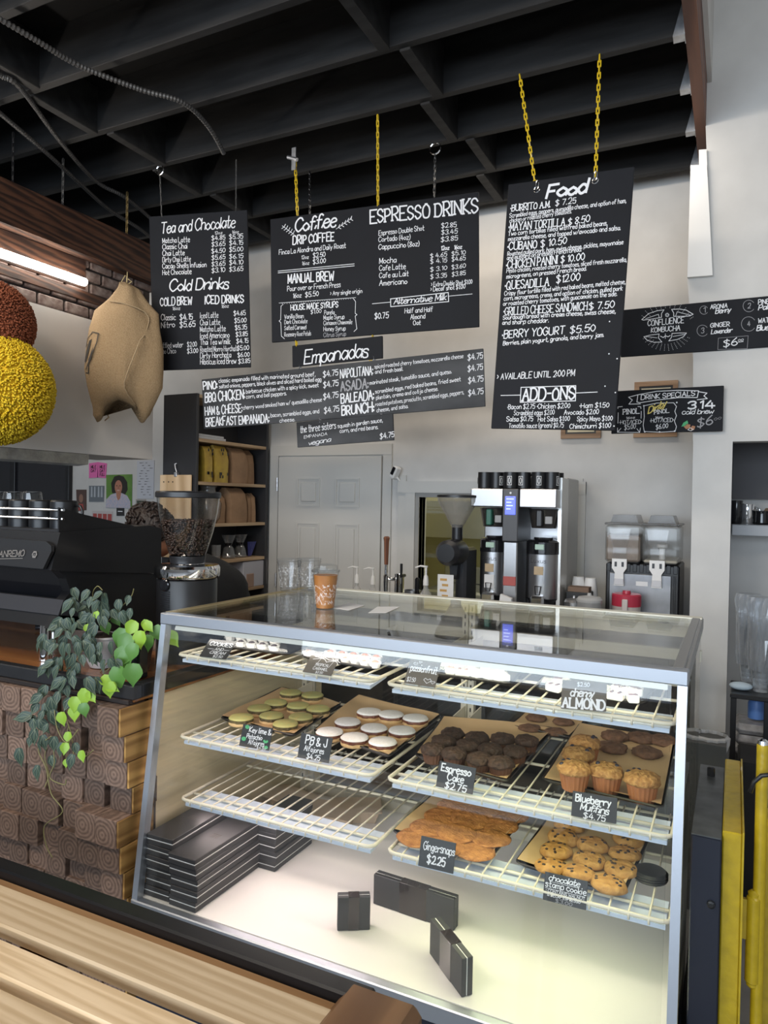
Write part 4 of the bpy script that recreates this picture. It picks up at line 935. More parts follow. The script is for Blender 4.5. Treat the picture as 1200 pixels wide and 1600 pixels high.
# ------------------------------------------------------------------ price cards
m_card = mat('black_card', (0.020, 0.021, 0.024), .5); m_kraft = mat('grey_brown_card', (0.115, 0.10, 0.085), .6)
def card(quad, yb_, label, lines, m=m_card, extra=None, lean=.022):
    TL, TR, BR, BL = quad
    bl, br_ = at(*BL, y=yb_), at(*BR, y=yb_); tl, tr = at(*TL, y=yb_+lean), at(*TR, y=yb_+lean)
    ux = ((br_-bl) + (tr-tl)).normalized(); uz = ((tl-bl) + (tr-br_)); uz = (uz - ux*uz.dot(ux)).normalized(); uy = uz.cross(ux)
    c = (bl+br_+tl+tr)/4; M = Matrix(((ux.x, uy.x, uz.x, c.x), (ux.y, uy.y, uz.y, c.y), (ux.z, uy.z, uz.z, c.z), (0,0,0,1)))
    t = thing('price_card', label, 'sign', M=M, group='price cards in the case')
    w2 = ((br_-bl).length + (tr-tl).length)/4; h2 = ((tl-bl).length + (tr-br_).length)/4
    MB().bev((-w2, -.001, -h2), (w2, .001, h2), .0005).build('card', m, t, local=True)
    Writer.front = .001; wr_ = Writer(M, 1, (0, 0), .0006); mbs = {}
    def put(text, u0, v0, u1, h, style='print', ink='white', wd=None):
        st, W_ = layout(text, style); k = h*2*h2/10; u = (u1-u0)*2*w2/W_; b = mbs.setdefault(ink, MB())
        ribbons(b, [[(-w2+u0*2*w2+x*u, h2-v0*2*h2+y*k) for x, y in q] for q in st], (wd or 1.5)*min(k, u*1.35), lambda x, z: (x, -.0016, z))
    for a in lines: put(*a)
    if extra:
        for ink, wd, pts in extra: ribbons(mbs.setdefault(ink, MB()), [[(-w2+u*2*w2, h2-v*2*h2) for u, v in pts]], wd, lambda x, z: (x, -.0016, z))
    for ink, b in mbs.items(): b.build('lettering', INK[ink], t, local=True)
    Writer.front = .006
    # little wire foot
    return t
arc = lambda u, v, r, a0, a1, n=10, ry=None: [(u + r*math.cos(a0+(a1-a0)*k/n), v + (ry or r)*math.sin(a0+(a1-a0)*k/n)) for k in range(n+1)]
heart = lambda u, v, s_: [(u, v+s_), (u-s_, v), (u-s_*.6, v-s_*.6), (u, v-s_*.15), (u+s_*.6, v-s_*.6), (u+s_, v), (u, v+s_)]
palm = lambda u, v, s_: [('white', .0012, [(u, v), (u-s_*.15, v+s_*.7), (u-s_*.35, v+s_*1.5)])] + [('white', .0016, [(u, v), (u+s_*.5*math.cos(a), v+s_*.45*math.sin(a)), (u+s_*math.cos(a+.25), v+s_*.75*math.sin(a+.25)+.06)]) for a in (-2.9, -2.2, -1.2, -.3, .35, 2.7)]
card([(327, 998), (368, 1003), (355, 1030), (313, 1026)], 1.691, 'black price card reading Cookies and Cream, tilted', [('COOKIES', .12, .36, .95, .2, 'bold'), ('AND', .42, .6, .72, .14, 'print'), ('CREAM', .3, .8, .86, .15, 'cursive'), ('$2.50', .5, .98, .85, .12)], extra=[('white', .0012, [(.15, .55), (.38, .55)]), ('white', .0012, [(.75, .55), (.95, .55)])], lean=.05)
card([(487, 1020), (532, 1026), (517, 1056), (474, 1050)], 1.691, 'brown grey price card reading Tropical Caramel with palms', [('TROPICAL', .3, .62, .8, .13, 'bold'), ('CARAMEL', .3, .82, .82, .13, 'bold'), ('$2.50', .45, .98, .7, .1)], m_kraft, palm(.42, .22, .28) + palm(.88, .28, .22), lean=.05)
card([(643, 1028), (690.5, 1035), (679, 1074), (630, 1067)], 1.693, 'brown grey price card reading Passionfruit with hearts', [('passionfruit', .1, .5, .95, .26, 'print', 'white', 2.0), ('$2.50', .08, .92, .35, .16)], m_kraft, [('white', .001, heart(.22, .2, .07)), ('white', .001, heart(.36, .12, .05)), ('white', .0012, heart(.72, .78, .12)), ('white', .001, heart(.9, .82, .07))], lean=.04)
card([(879, 1063), (948, 1065), (947.5, 1113), (876, 1106)], 1.691, 'brown grey price card reading Cherry Almond', [('$2.50', .35, .2, .62, .13), ('cherry', .2, .55, .72, .25, 'cursive', 'white', 1.9), ('ALMOND', .04, .95, .97, .33, 'slab', 'white', 1.9)], m_kraft, lean=.03)
card([(382, 1131), (427, 1138), (420, 1173), (372, 1165)], 1.703, 'black price card with green leaves reading Key Lime Alfajores', [('Key lime &', .25, .32, .98, .22, 'print'), ('Pistachio', .2, .6, .72, .2, 'print'), ('Alfajores', .3, .85, .82, .2, 'print'), ('$4.50', .6, .98, .9, .1)], extra=[('green', .004, arc(.16, .12, .05, 0, 6)), ('green', .005, arc(.12, .66, .05, 0, 6)), ('green', .006, arc(.85, .6, .05, 0, 3.1)), ('green', .004, arc(.9, .88, .04, 0, 6))])
card([(472, 1145), (520, 1153), (514, 1193), (464, 1183)], 1.703, 'black price card reading PB and J Alfajores', [('PB & J', .18, .4, .85, .32, 'print'), ('Alfajores', .18, .68, .8, .2), ('$4.25', .3, .97, .72, .2)])
card([(687.5, 1188), (745, 1201), (738, 1241), (681, 1229)], 1.703, 'black price card reading Espresso Cake', [('Espresso', .08, .36, .88, .27, 'print', 'white', 1.8), ('Cake', .28, .66, .72, .25, 'print', 'white', 1.8), ('$2.75', .25, .98, .82, .24, 'print', 'white', 1.8)])
card([(895, 1235), (965, 1247.5), (963, 1287), (892.5, 1275)], 1.703, 'black price card reading Blueberry Muffins', [('Blueberry', .08, .38, .86, .28, 'print', 'white', 1.8), ('Muffins', .2, .7, .82, .26, 'cursive', 'white', 1.7), ('$4.75', .28, .99, .76, .22)])
card([(663, 1307), (715, 1318), (706, 1365), (649, 1351)], 1.713, 'black price card reading Gingersnaps', [('Gingersnaps', .1, .42, .98, .26), ('$2.25', .25, .82, .75, .26, 'print', 'white', 1.7)])
card([(853, 1362), (919.6, 1377), (915, 1422.5), (847, 1405)], 1.713, 'black price card reading Chocolate Stamp Cookie', [('chocolate', .1, .26, .82, .2, 'cursive'), ('stamp cookie', .04, .5, .98, .2), ('* CONTAINS WALNUT', .06, .68, .96, .1), ('& DECAF ESPRESSO', .1, .82, .86, .1), ('$3.00', .3, .98, .68, .12, 'print', 'dim')], extra=[('white', .0009, [(.12, .31), (.8, .31)]), ('white', .0009, [(.04, .56), (.95, .56)])])

# ------------------------------------------------------------------ chocolate boxes in the case
m_box = mat('black_gift_box', (0.030, 0.029, 0.031), .5, bump=.02, scale=30); m_band = mat('white_box_band', (0.80, 0.80, 0.79), .5); m_sleeve = mat('dark_sleeve', (0.022, 0.014, 0.014), .2, coat=.4); m_stamp = mat('gold_stamp', (0.10, 0.085, 0.075), .35, .6)
def gift(label, L_, D_, H_, M, grp=None, sleeve=False):
    """a flat lidded box lying: L along x, D along y, H up; white band showing between lid and tray"""
    t = thing('chocolate_box', label, 'box', M=M, group=grp)
    MB().bev((-L_/2, -D_/2, 0), (L_/2, D_/2, H_*.48), .0015).build('box_base', m_box, t, local=True)
    MB().box((-L_/2+.0015, -D_/2+.0015, H_*.45), (L_/2-.0015, D_/2-.0015, H_*.57)).build('white_band', m_band, t, local=True, label='white inner band')
    MB().bev((-L_/2, -D_/2, H_*.56), (L_/2, D_/2, H_), .0015).build('lid', m_box, t, local=True)
    q = MB(); s_ = .012
    for k in range(4): q.box((-s_+k*.008, -.016, H_), (-s_+k*.008+.002, .004, H_+.0003))
    q.box((-s_-.002, .006, H_), (s_+.004, .008, H_+.0003)); q.build('stamped_mark', m_stamp, t, local=True)
    if sleeve: MB().bev((-L_*.17, -D_/2-.0006, -.0006), (L_*.17, D_/2+.0006, H_+.0006), .001).build('sleeve', m_sleeve, t, local=True, label='glossy dark sleeve')
    return t, children(t)
SB = 'stacked black chocolate boxes'
bx = {}
Zd = Z0 - .003
def stack(x, y, n, L_, D_, H_, yaw, where, jx=.004):
    first = None
    for k in range(n):
        M = Matrix.Translation((x + random.uniform(-jx, jx), y + random.uniform(-jx, jx), Zd + k*(H_+.0004))) @ Matrix.Rotation(yaw + random.uniform(-.02, .02), 4, 'Z')
        lab = 'black chocolate box in the %s, %s from the bottom' % (where, ORD[k])
        key = (L_, D_, H_)
        if key not in bx: bx[key] = gift(lab, L_, D_, H_, M, SB)
        else: dup(bx[key][0], M=M, label=lab, kids=bx[key][1])
stack(-1.505, 1.755, 6, .10, .30, .030, 0, 'stack against the left glass')
stack(-1.395, 1.742, 5, .10, .30, .0305, .0, 'stack second from the left glass')
stack(-1.33, 2.00, 5, .10, .22, .030, .0, 'stack behind, farthest from the front glass')
def standing(p, w_, h_, d_, yaw, label):
    M = Matrix.Translation((p[0], p[1], Zd)) @ Matrix.Rotation(yaw, 4, 'Z') @ Matrix.Translation((0, d_, h_/2)) @ Matrix.Rotation(math.pi/2, 4, 'X')
    return gift(label, w_, h_, d_, M, 'standing chocolate boxes', True)
a, b_ = at(527, 1455, z=Zd), at(578, 1453, z=Zd); c = (a+b_)/2; standing(c, (b_-a).length, .092, .030, math.atan2(b_.y-a.y, b_.x-a.x), 'small square black chocolate box standing upright')
a, b_ = at(583, 1412, z=Zd), at(709, 1455, z=Zd); c = (a+b_)/2; standing(c, (b_-a).length, .088, .030, math.atan2(b_.y-a.y, b_.x-a.x), 'wide black chocolate box standing on its long edge')
a, b_ = at(671, 1490, z=Zd), at(721, 1559, z=Zd); c = (a+b_)/2; standing(c, (b_-a).length, .093, .030, math.atan2(b_.y-a.y, b_.x-a.x), 'black chocolate box standing turned edgeways, nearest the front')

# takeaway trays and lids at the back of the case floor
m_bagasse = mat('takeaway_fibre', (.58, .46, .34), .8, bump=.1, scale=60)
tk = None
for k, (px, py, yaw) in enumerate(((520, 1285, .1), (575, 1262, .5), (455, 1262, -.2))):
    p = at(px, py, z=Zd); lab = ['beige takeaway tray at the back of the case floor, middle one', 'beige takeaway tray behind it on the case floor', 'beige takeaway tray near the box stacks'][k]
    M = Matrix.Translation((p.x, min(p.y, 2.36), Zd)) @ Matrix.Rotation(yaw, 4, 'Z')
    if tk is None:
        t = thing('takeaway_tray', lab, 'tray', M=M, group='takeaway trays'); tp = MB().prism([(-.085, -.065, .045), (-.07, -.05, 0), (.07, -.05, 0), (.085, -.065, .045)], (0, .115, 0)); tp.bev((-.095, -.075, .044), (.095, .065, .050), .003); tp.build('tray_body', m_bagasse, t, local=True)
        q = MB(); 
        for j in range(6): q.tube([(-.08+.032*j, -.062, .04), (-.068+.027*j, -.052, .004)], .003, 5)
        q.build('ribs', m_bagasse, t, local=True, kind='stuff'); tk = (t, children(t))
    else: dup(tk[0], M=M, label=lab, kids=tk[1])
p = at(1012, 1392, z=zs3); t = thing('lid_stack', 'small stack of black lids at the right end of the bottom shelf', 'lids', (p.x, p.y+.06, zs3))
for k in range(3): MB().lathe([(.040, 0), (.042, .004), (.036, .009), (.03, .010)], c=(min(p.x, -.145), p.y+.06, zs3+.003+k*.006), n=22).build('lid', M_black, t, smooth='auto')

# ------------------------------------------------------------------ on top of the case
m_cupglass = glass('clear_cup', (0.98, 0.985, 0.99), .9, .04); m_print = mat('white_cup_print', (0.85, 0.85, 0.86), .6)
def cup_print(t, R0, R1, z0, z1, seed, m, kind='print', n=70):
    """white printed scribble band around a tapering cup"""
    rnd = random.Random(seed); q = MB()
    def P3(a, z): r = R0 + (R1-R0)*(z/.12) + .0009; return (r*math.cos(a), r*math.sin(a), z)
    for k in range(n):
        a, z = rnd.uniform(0, 6.283), rnd.uniform(z0, z1); da, dz = rnd.uniform(.03, .16), rnd.uniform(.002, .007)
        pts = [P3(a, z), P3(a+da*.4, z+dz), P3(a+da, z)]
        for p, p2 in ((0, 1), (1, 2)):
            A, B = Vector(pts[p]), Vector(pts[p2]); q.add([A, B, B+Vector((0,0,.0016)), A+Vector((0,0,.0016))], [(0,1,2,3)])
    q.build(kind, m, t, local=True, kind='stuff')
def clear_cup(name, label, x, y, z, h=.12, r0=.031, r1=.046, seed=1, coffee=False, grp=None):
    t = thing(name, label, 'cup', (x, y, z), group=grp)
    if not coffee:
        for k in range(2): MB().lathe([(r0-.001*k, .001+k*.010), (r1-.0005*k, h-.006+k*.010), (r1+.002, h-.004+k*.010), (r1+.002, h+k*.010)], n=24).build('nested_cup', m_cupglass, t, local=True, smooth='auto')
        cup_print(t, r0, r1, .015, .095, seed, m_print, 'printed_pattern', 260)
    else:
        MB().lathe([(r0-.001, .002), (r1-.0035, h*.87)], n=24).build('iced_coffee', mat('iced_coffee', (0.33, 0.125, 0.03), .35, col2=(0.40, 0.175, 0.05), scale=25), t, local=True, smooth='auto')
        MB().lathe([(r0, .0), (r1, h-.004), (r1+.002, h)], n=24).build('cup', m_cupglass, t, local=True, smooth='auto')
        MB().lathe([(r1+.004, h-.006), (r1+.004, h+.001), (r1-.004, h+.003), (r1-.006, h+.016), (r1-.014, h+.018), (.012, h+.017)], n=24).build('lid', m_clear, t, local=True, smooth='auto', label='clear plastic lid')
        cup_print(t, r0, r1, .012, .075, seed, m_print, 'printed_pattern', 330)
    return t
p = at(508, 950, z=ZT); clear_cup('iced_coffee_cup', 'caramel coloured iced coffee in a printed clear cup on the case', p.x, p.y, ZT, .125, .030, .043, 3, True)
p = at(444, 923, z=ZT); clear_cup('plastic_cup', 'left stack of printed clear cups on the case top', p.x+.022, p.y-.0, ZT, .115, .032, .046, 4, grp='clear cups on the case')
p = at(482, 922, z=ZT); clear_cup('plastic_cup', 'clear printed cups directly behind the iced coffee', p.x+.0, p.y+.0, ZT, .115, .032, .046, 5, grp='clear cups on the case')
for k, q in enumerate([[(520, 950), (545, 954), (570, 946), (545, 942)], [(575, 958), (603, 958), (625, 948), (590, 948)]]):
    c = [at(*p, z=ZT+.0005) for p in q]; tag(MB().prism(c, (0, 0, .0006)).build('paper_slip', M_paper), ['small pale paper slip beside the iced coffee', 'larger pale paper slip right of the iced coffee'][k], 'paper')
c = [at(*p, z=ZT+.0005) for p in [(832, 952), (865, 953), (862, 982), (828, 980)]]

# ------------------------------------------------------------------ back counter and what stands on it
ZB = .95
bc = thing('back_counter', 'low back counter under the coffee brewers', 'counter', (-1.2, 4.1, 0))
MB().bev((-2.75, 3.55, ZB-.04), (-.215, 4.53, ZB), .004).build('worktop', M_steel, bc)
MB().box((-2.73, 3.60, .1), (-.235, 4.53, ZB-.04)).build('body', M_blackmatte, bc)
for k in range(5): MB().bev((-2.59+k*.47, 3.585, .13), (-2.14+k*.47, 3.60, ZB-.06), .004).build('door', M_black, bc)
MB().box((-2.7, 3.66, 0), (-.26, 4.5, .1)).build('plinth', M_black, bc)

# twin coffee brewer
bx0, bx1, byf, byb = -1.325, -.845, 3.80, 4.20
br_ = thing('coffee_brewer', 'tall twin stainless coffee brewer with blue screen and black mugs on top', 'coffee machine', ((bx0+bx1)/2, 4.0, ZB))
xs = [at(px, 780, y=byf).x for px in (735, 786.5, 811, 870)]
zt_, zm = 1.685, 1.585
MB().bev((xs[0], byf, zm), (xs[1], byf+.30, zt_), .006).build('left_tank', M_steel, br_); MB().bev((xs[2], byf, zm), (xs[3], byf+.30, zt_), .006).build('right_tank', M_steel, br_)
m_dgrey = mat('dark_grey_plastic', (0.06, 0.06, 0.065), .4)
pn = MB().bev((xs[1], byf-.012, 1.40), (xs[2], byf+.28, zt_), .005).build('control_panel', m_dgrey, br_)
MB().bev((xs[1]+.014, byf-.016, 1.545), (xs[2]-.014, byf-.011, 1.645), .002).build('screen', mat('blue_screen', (.02, .03, .3), .2, emit=((.10, .14, .85), 1.3)), pn)
wr = Writer(Matrix.Translation((0, byf-.016, 0))); Writer.front = 0
q = MB()
for k, wd_ in enumerate((.05, .035, .045, .03)): q.box((xs[1]+.022, byf-.0165, 1.628-k*.018), (xs[1]+.022+wd_*.8, byf-.016, 1.633-k*.018))
q.build('screen_text', mat('screen_text', (.5, .6, 1), .5, emit=((.5, .6, 1), 1.2)), pn)
MB().lathe([(.006, -.002), (.006, .002)], n=10, M=Matrix.Rotation(1.57, 3, 'X'), c=((xs[1]+xs[2])/2, byf-.013, 1.663)).build('lamp', M_ink, pn)
MB().bev((xs[1]+.004, byf, ZB+.02), (xs[2]-.004, byf+.2, 1.40), .006).build('centre_column', M_steel, br_)
MB().bev((xs[1]+.008, byf-.006, 1.16), (xs[2]-.008, byf+.002, 1.21), .003).build('tap_label', mat('red_tag', (.45, .10, .09), .5), br_)
MB().lathe([(.011, -.004), (.011, .006)], n=12, M=Matrix.Rotation(1.57, 3, 'X'), c=((xs[1]+xs[2])/2, byf, 1.07)).build('button', mat('red_button', (.45, .09, .05), .4), br_)
MB().bev((xs[0], byf+.26, ZB+.02), (xs[3]+.005, byb+.16, zt_+.07), .006).build('back_body', M_steel, br_)
MB().box((xs[3]-.015, byf+.10, ZB+.02), (xs[3]+.005, byb+.15, zt_+.065)).build('side_panel', mat('pale_steel', (.62, .62, .60), .35, .6), br_)
MB().bev((xs[0]-.01, byf-.02, ZB), (xs[3]+.01, byb+.16, ZB+.025), .005).build('base_tray', M_black, br_)
MB().bev((xs[2]+.10, byf-.002, 1.652), (xs[2]+.145, byf+.001, 1.672), .002).build('badge', M_chrome, br_)
m_smoke = mat('smoked_plastic', (0.035, 0.032, 0.030), .12, coat=.3)
for cx, kd in (((xs[0]+xs[1])/2+.012, 0), ((xs[2]+xs[3])/2+.008, 1)):
    R = .082; cy = byf+.12
    b = MB().lathe([(.066, -.105), (R, -.01), (R+.004, 0)], c=(cx, cy, zm-.005), n=24).build('brew_basket', m_smoke, br_, smooth='auto')
    MB().bev((cx-.016, cy-R-.035, zm-.10), (cx+.016, cy-R+.02, zm-.012), .005).build('basket_handle', mat('green_handle', (.02, .12, .08), .4) if kd == 0 else M_black, b)
    MB().bev((cx+.025, cy-R-.0035, zm-.085), (cx+.062, cy-R+.015, zm-.045), .002).build('basket_label', mat('grey_label', (.35, .35, .35), .6), b)
    s_ = thing('coffee_server', ['left steel thermal coffee server under the brewer', 'right steel thermal coffee server under the brewer'][kd], 'coffee server', (cx, cy, ZB+.025), group='thermal servers')
    Rr = .078 if kd == 0 else .088; z0 = ZB+.025
    MB().lathe([(Rr*.8, 0), (Rr*.85, .03), (Rr*.85, .10), (Rr*.98, .115), (Rr, .12)], c=(cx, cy, z0), n=28).build('base', M_black, s_, smooth='auto')
    MB().lathe([(Rr, .12), (Rr, .36), (Rr-.002, .362)], c=(cx, cy, z0), n=32).build('body', M_steel, s_, smooth='auto')
    MB().lathe([(Rr+.003, .36), (Rr+.003, .425), (Rr*.9, .435), (Rr*.6, .44), (Rr*.58, .45)], c=(cx, cy, z0), n=28).build('lid', M_blackgloss, s_, smooth='auto')
    MB().bev((cx-.025, cy-Rr-.006, z0+.385), (cx+.025, cy-Rr+.01, z0+.415), .003).build('gauge', mat('gauge_green', (.40, .55, .45), .3), s_)
    MB().bev((cx-.028, cy-Rr-.002, z0+.25), (cx+.022, cy-Rr+.02, z0+.295), .001).build('tan_label', mat('tan_label', (.50, .38, .24), .7), s_)
    if kd == 0: MB().bev((cx-.03, cy-Rr-.002, z0+.16), (cx+.026, cy-Rr+.02, z0+.235), .001).build('paper_label', M_paper, s_)
    q = MB().bev((cx-.038, cy-Rr-.05, z0+.09), (cx+.038, cy-Rr+.02, z0+.14), .012); q.build('tap_guard', M_chrome, s_)
    MB().tube([(cx-.016, cy-Rr-.02, z0+.19), (cx+.016, cy-Rr-.02, z0+.19), (cx+.010, cy-Rr-.026, z0+.145), (cx-.010, cy-Rr-.026, z0+.145)], .004, 6, closed=True).build('tap_lever', M_blackgloss, s_)
    q = MB(); st, W_ = layout('Luxus', 'print'); ribbons(q, [[((x-W_/2)*.0022, y*.0024) for x, y in r_] for r_ in st], .0022, lambda x, z: (cx+(Rr+.001)*math.sin(x/Rr-.1), cy-(Rr+.001)*math.cos(x/Rr-.1), z0+.315+z)); q.build('lettering', m_dgrey, s_)
m_mug = mat('black_mug', (0.008, 0.008, 0.009), .34); m_logo = mat('mug_logo', (.72, .72, .72), .6)
mug0 = None
def mug(M, label, grp, logo=True, h=.092, r=.040):
    t = thing('mug', label, 'mug', M=M, group=grp)
    MB().lathe([(r*.9, 0), (r, .005), (r, h), (r-.003, h), (r-.003, .01), (0, .008)], n=24).build('body', m_mug, t, local=True, smooth='auto')
    MB().tube([(r-.003, 0, h*.84), (r+.018, 0, h*.82), (r+.026, 0, h*.66), (r+.026, 0, h*.36), (r+.018, 0, h*.2), (r-.003, 0, h*.16)], .005, 8).build('handle', m_mug, t, local=True, smooth=True)
    if logo:
        q = MB(); rr = r+.0006
        for a0, a1, z0, z1 in ((-.32, .32, .22, .26), (-.32, .32, .72, .76), (-.32, -.26, .22, .76), (.26, .32, .22, .76)):
            for k in range(4):
                u, v = a0+(a1-a0)*k/4, a0+(a1-a0)*(k+1)/4
                q.add([(rr*math.sin(u), -rr*math.cos(u), z0*h), (rr*math.sin(v), -rr*math.cos(v), z0*h), (rr*math.sin(v), -rr*math.cos(v), z1*h), (rr*math.sin(u), -rr*math.cos(u), z1*h)], [(0,1,2,3)])
        pts = [(.14*math.cos(t_), .49+.17*math.sin(t_)) for t_ in [k*.524 for k in range(13)]]
        ribbons(q, [[(a*r, b*h) for a, b in pts]], .004, lambda x, z: (rr*math.sin(x/r), -rr*math.cos(x/r), z)); q.build('printed_logo', m_logo, t, local=True)
    return t, children(t)
mz = zt_
MW = ['first', 'second', 'third', 'fourth', 'fifth', 'sixth', 'seventh']
for k, px in enumerate((758, 776, 798, 818.5, 842, 862, 882)):
    p = at(px, 755, y=byf+.06+.015*(k % 2)); 
    M = Matrix.Translation((p.x, p.y, mz+.001)) @ Matrix.Rotation([2.5, 1.0, .1, -.2, .25, 1.2, .0][k], 4, 'Z')
    lab = 'black mug on the brewer, %s from the left' % MW[k]
    if k == 6: p = at(869, 755, y=byf+.16); M = Matrix.Translation((p.x, p.y, mz+.001)) @ Matrix.Rotation(2.9, 4, 'Z') @ Matrix.Rotation(0, 4, 'Z')
    if mug0 is None: mug0 = mug(M, lab, 'black mugs on the brewer')
    else: dup(mug0[0], M=M, label=lab, kids=mug0[1])

# bulk grinder left of the brewer
gx, gy = at(713, 900, y=3.82).x, 3.82
g = thing('bulk_grinder', 'black coffee grinder with funnel hopper left of the brewer', 'grinder', (gx, gy, ZB))
gh = at(713, 775, y=3.82).z; zc_ = at(713, 862, y=3.82).z; zn = at(713, 825, y=3.82).z
MB().lathe([(.118, 0), (.118, .012), (.10, .016)], c=(gx, gy, gh-.008), n=28).build('hopper_lid', M_black, g, smooth='auto')
MB().lathe([(.028, zn-gh), (.04, zn-gh+.02), (.112, -.03), (.114, -.008)], c=(gx, gy, gh), n=28).build('hopper', glass('smoky_hopper', (.80, .78, .74), 1.0, .08, .32, (.50, .48, .45)), g, smooth='auto', label='smoky clear funnel hopper')
MB().lathe([(.030, -.02), (.030, .06), (.034, .065)], c=(gx, gy, zn-.045), n=16).build('throat', M_black, g, smooth='auto')
MB().lathe([(.070, -.02), (.075, 0), (.070, .13), (.05, .16)], c=(gx-.005, gy, zc_), n=28, M=Matrix.Rotation(1.57, 3, 'X') @ Matrix.Rotation(0, 3, 'X')).build('burr_housing', M_black, g, smooth='auto')
MB().lathe([(.06, 0), (.066, .02), (.04, .025), (.03, .045), (.027, .05)], c=(gx-.012, gy-.01, zc_), n=24, M=Matrix.Rotation(1.57, 3, 'X')).build('dial', M_blackmatte, g, smooth='auto')
MB().lathe([(.007, 0), (.007, .004)], c=(gx-.012, gy-.062, zc_), n=10, M=Matrix.Rotation(1.57, 3, 'X')).build('bolt', M_chrome, g)
MB().bev((gx-.01, gy+.0, ZB), (gx+.055, gy+.2, zc_+.02), .015).build('motor_body', mat('charcoal', (0.028, 0.029, 0.034), .35), g)
MB().bev((gx-.05, gy-.11, ZB), (gx+.06, gy+.2, ZB+.03), .008).build('foot', M_black, g)
MB().prism([(gx-.025, gy-.05, zc_-.06), (gx+.025, gy-.05, zc_-.06), (gx+.018, gy-.05, zc_-.15), (gx-.018, gy-.05, zc_-.15)], (0, .05, 0)).build('spout', M_black, g)

# tap tower, pumps, slip, menu sheet
def pump(px, y, label, zt, grp='white syrup pumps'):
    p = at(px, 880, y=y); t = thing('syrup_pump_bottle', label, 'bottle', (p.x, y, ZB), group=grp)
    MB().lathe([(.033, 0), (.034, .01), (.034, zt-ZB-.16), (.014, zt-ZB-.13), (.014, zt-ZB-.11)], c=(p.x, y, ZB), n=18).build('bottle', glass('pump_bottle', (.9, .9, .88), 1, .05, .3), t, smooth='auto')
    MB().lathe([(.016, -.11), (.016, -.085), (.012, -.06), (.006, -.05), (.006, -.012), (.010, -.008), (.010, 0)], c=(p.x, y, zt), n=14).tube([(p.x, y, zt-.006), (p.x-.03, y-.01, zt-.002), (p.x-.06, y-.015, zt-.012)], [.006, .005, .004], 8).build('pump', M_white, t, smooth='auto')
pump(558, 4.2, 'white syrup pump in front of the door, left one', at(558, 885, y=4.2).z); pump(583, 4.2, 'white syrup pump in front of the door, right one', at(583, 887, y=4.2).z); pump(666, 3.75, 'white syrup pump left of the black grinder', at(666, 884, y=3.75).z)
t = thing('tap_tower', 'chrome tap tower with long brown wooden handle', 'beer tap', (at(624, 900, y=4.0).x, 4.0, ZB)); p = at(624, 900, y=4.0)
MB().lathe([(.05, 0), (.045, .012), (.030, .016), (.030, at(624, 897, y=4.0).z-ZB), (.026, at(624, 896, y=4.0).z-ZB)], c=(p.x, 4.0, ZB), n=20).build('column', M_chrome, t, smooth='auto')
q = at(603, 905, y=3.93); MB().tube([(p.x, 4.0, q.z), (q.x, 3.93, q.z)], .012, 10).build('shank', M_chrome, t, smooth=True)
z0, z1, z2 = at(603, 945, y=3.93).z, at(603, 882, y=3.93).z, at(603, 838, y=3.93).z
MB().lathe([(.009, z0-q.z), (.011, z0-q.z+.06), (.015, -.02), (.016, .02), (.010, .03), (.009, z1-q.z)], c=q, n=14).build('faucet', M_chrome, t, smooth='auto')
MB().lathe([(.012, z1-q.z), (.013, z1-q.z+.03), (.016, z2-q.z-.03), (.020, z2-q.z-.01), (.013, z2-q.z)], c=q, n=10).build('tap_handle', wood('tap_wood', (.09, .03, .015), (.20, .075, .035), 20, 'Z'), t, smooth='auto', label='long brown wooden handle')
q2 = at(628, 900, y=3.94); MB().tube([(q2.x, 3.98, q2.z), (q2.x, 3.93, q2.z)], .010, 8).lathe([(.006, 0), (.008, .03), (.008, .075)], c=(q2.x, 3.93, q2.z), n=10).build('small_tap', M_black, t, smooth='auto')
p = at(652, 905, y=3.8); tag(MB().lathe([(.012, 0), (.014, .02), (.014, p.z-ZB), (.006, p.z-ZB+.01)], c=(p.x, 3.8, ZB), n=14).build('black_bottle', M_blackgloss, smooth='auto'), 'slim black bottle beside the tap tower', 'bottle')
p = at(645, 922, y=3.9); tag(MB().lathe([(.04, 0), (.05, .03), (.05, p.z-ZB), (.046, p.z-ZB), (.045, .03), (0, .03)], c=(p.x, 3.9, ZB), n=20).build('steel_pitcher', M_steel, smooth='auto'), 'small steel pitcher beside the tap tower', 'pitcher')
c0, c1 = at(684, 897, y=3.72), at(708, 932, y=3.72)
t = thing('notice_sheet', 'white notice sheet with orange slips in front of the grinder', 'paper', (c0.x, 3.72, ZB)); 
MB().box((c0.x, 3.72, ZB), (c1.x, 3.724, c0.z)).box((c0.x, 3.72, ZB), (c1.x, 3.76, ZB+.003)).build('sheet', M_paper, t)
for k in range(4): MB().box((c0.x+.015+.012*(k % 2), 3.7185, c0.z-.035-k*.03), (c0.x+.055+.008*(k % 2), 3.72, c0.z-.022-k*.03)).build('slip', mat('orange_slip', (.60, .36, .12), .7), t)
p = at(790, 935, y=3.70); tag(MB().prism([(p.x-.03, 3.70, p.z+.02), (p.x+.03, 3.70, p.z-.0), (p.x+.03, 3.70, p.z-.03), (p.x-.04, 3.70, ZB+.001), (p.x-.05, 3.70, ZB+.001)], (0, .03, 0)).build('crumpled_slip', M_paper), 'crumpled white slip at the brewer base', 'paper')
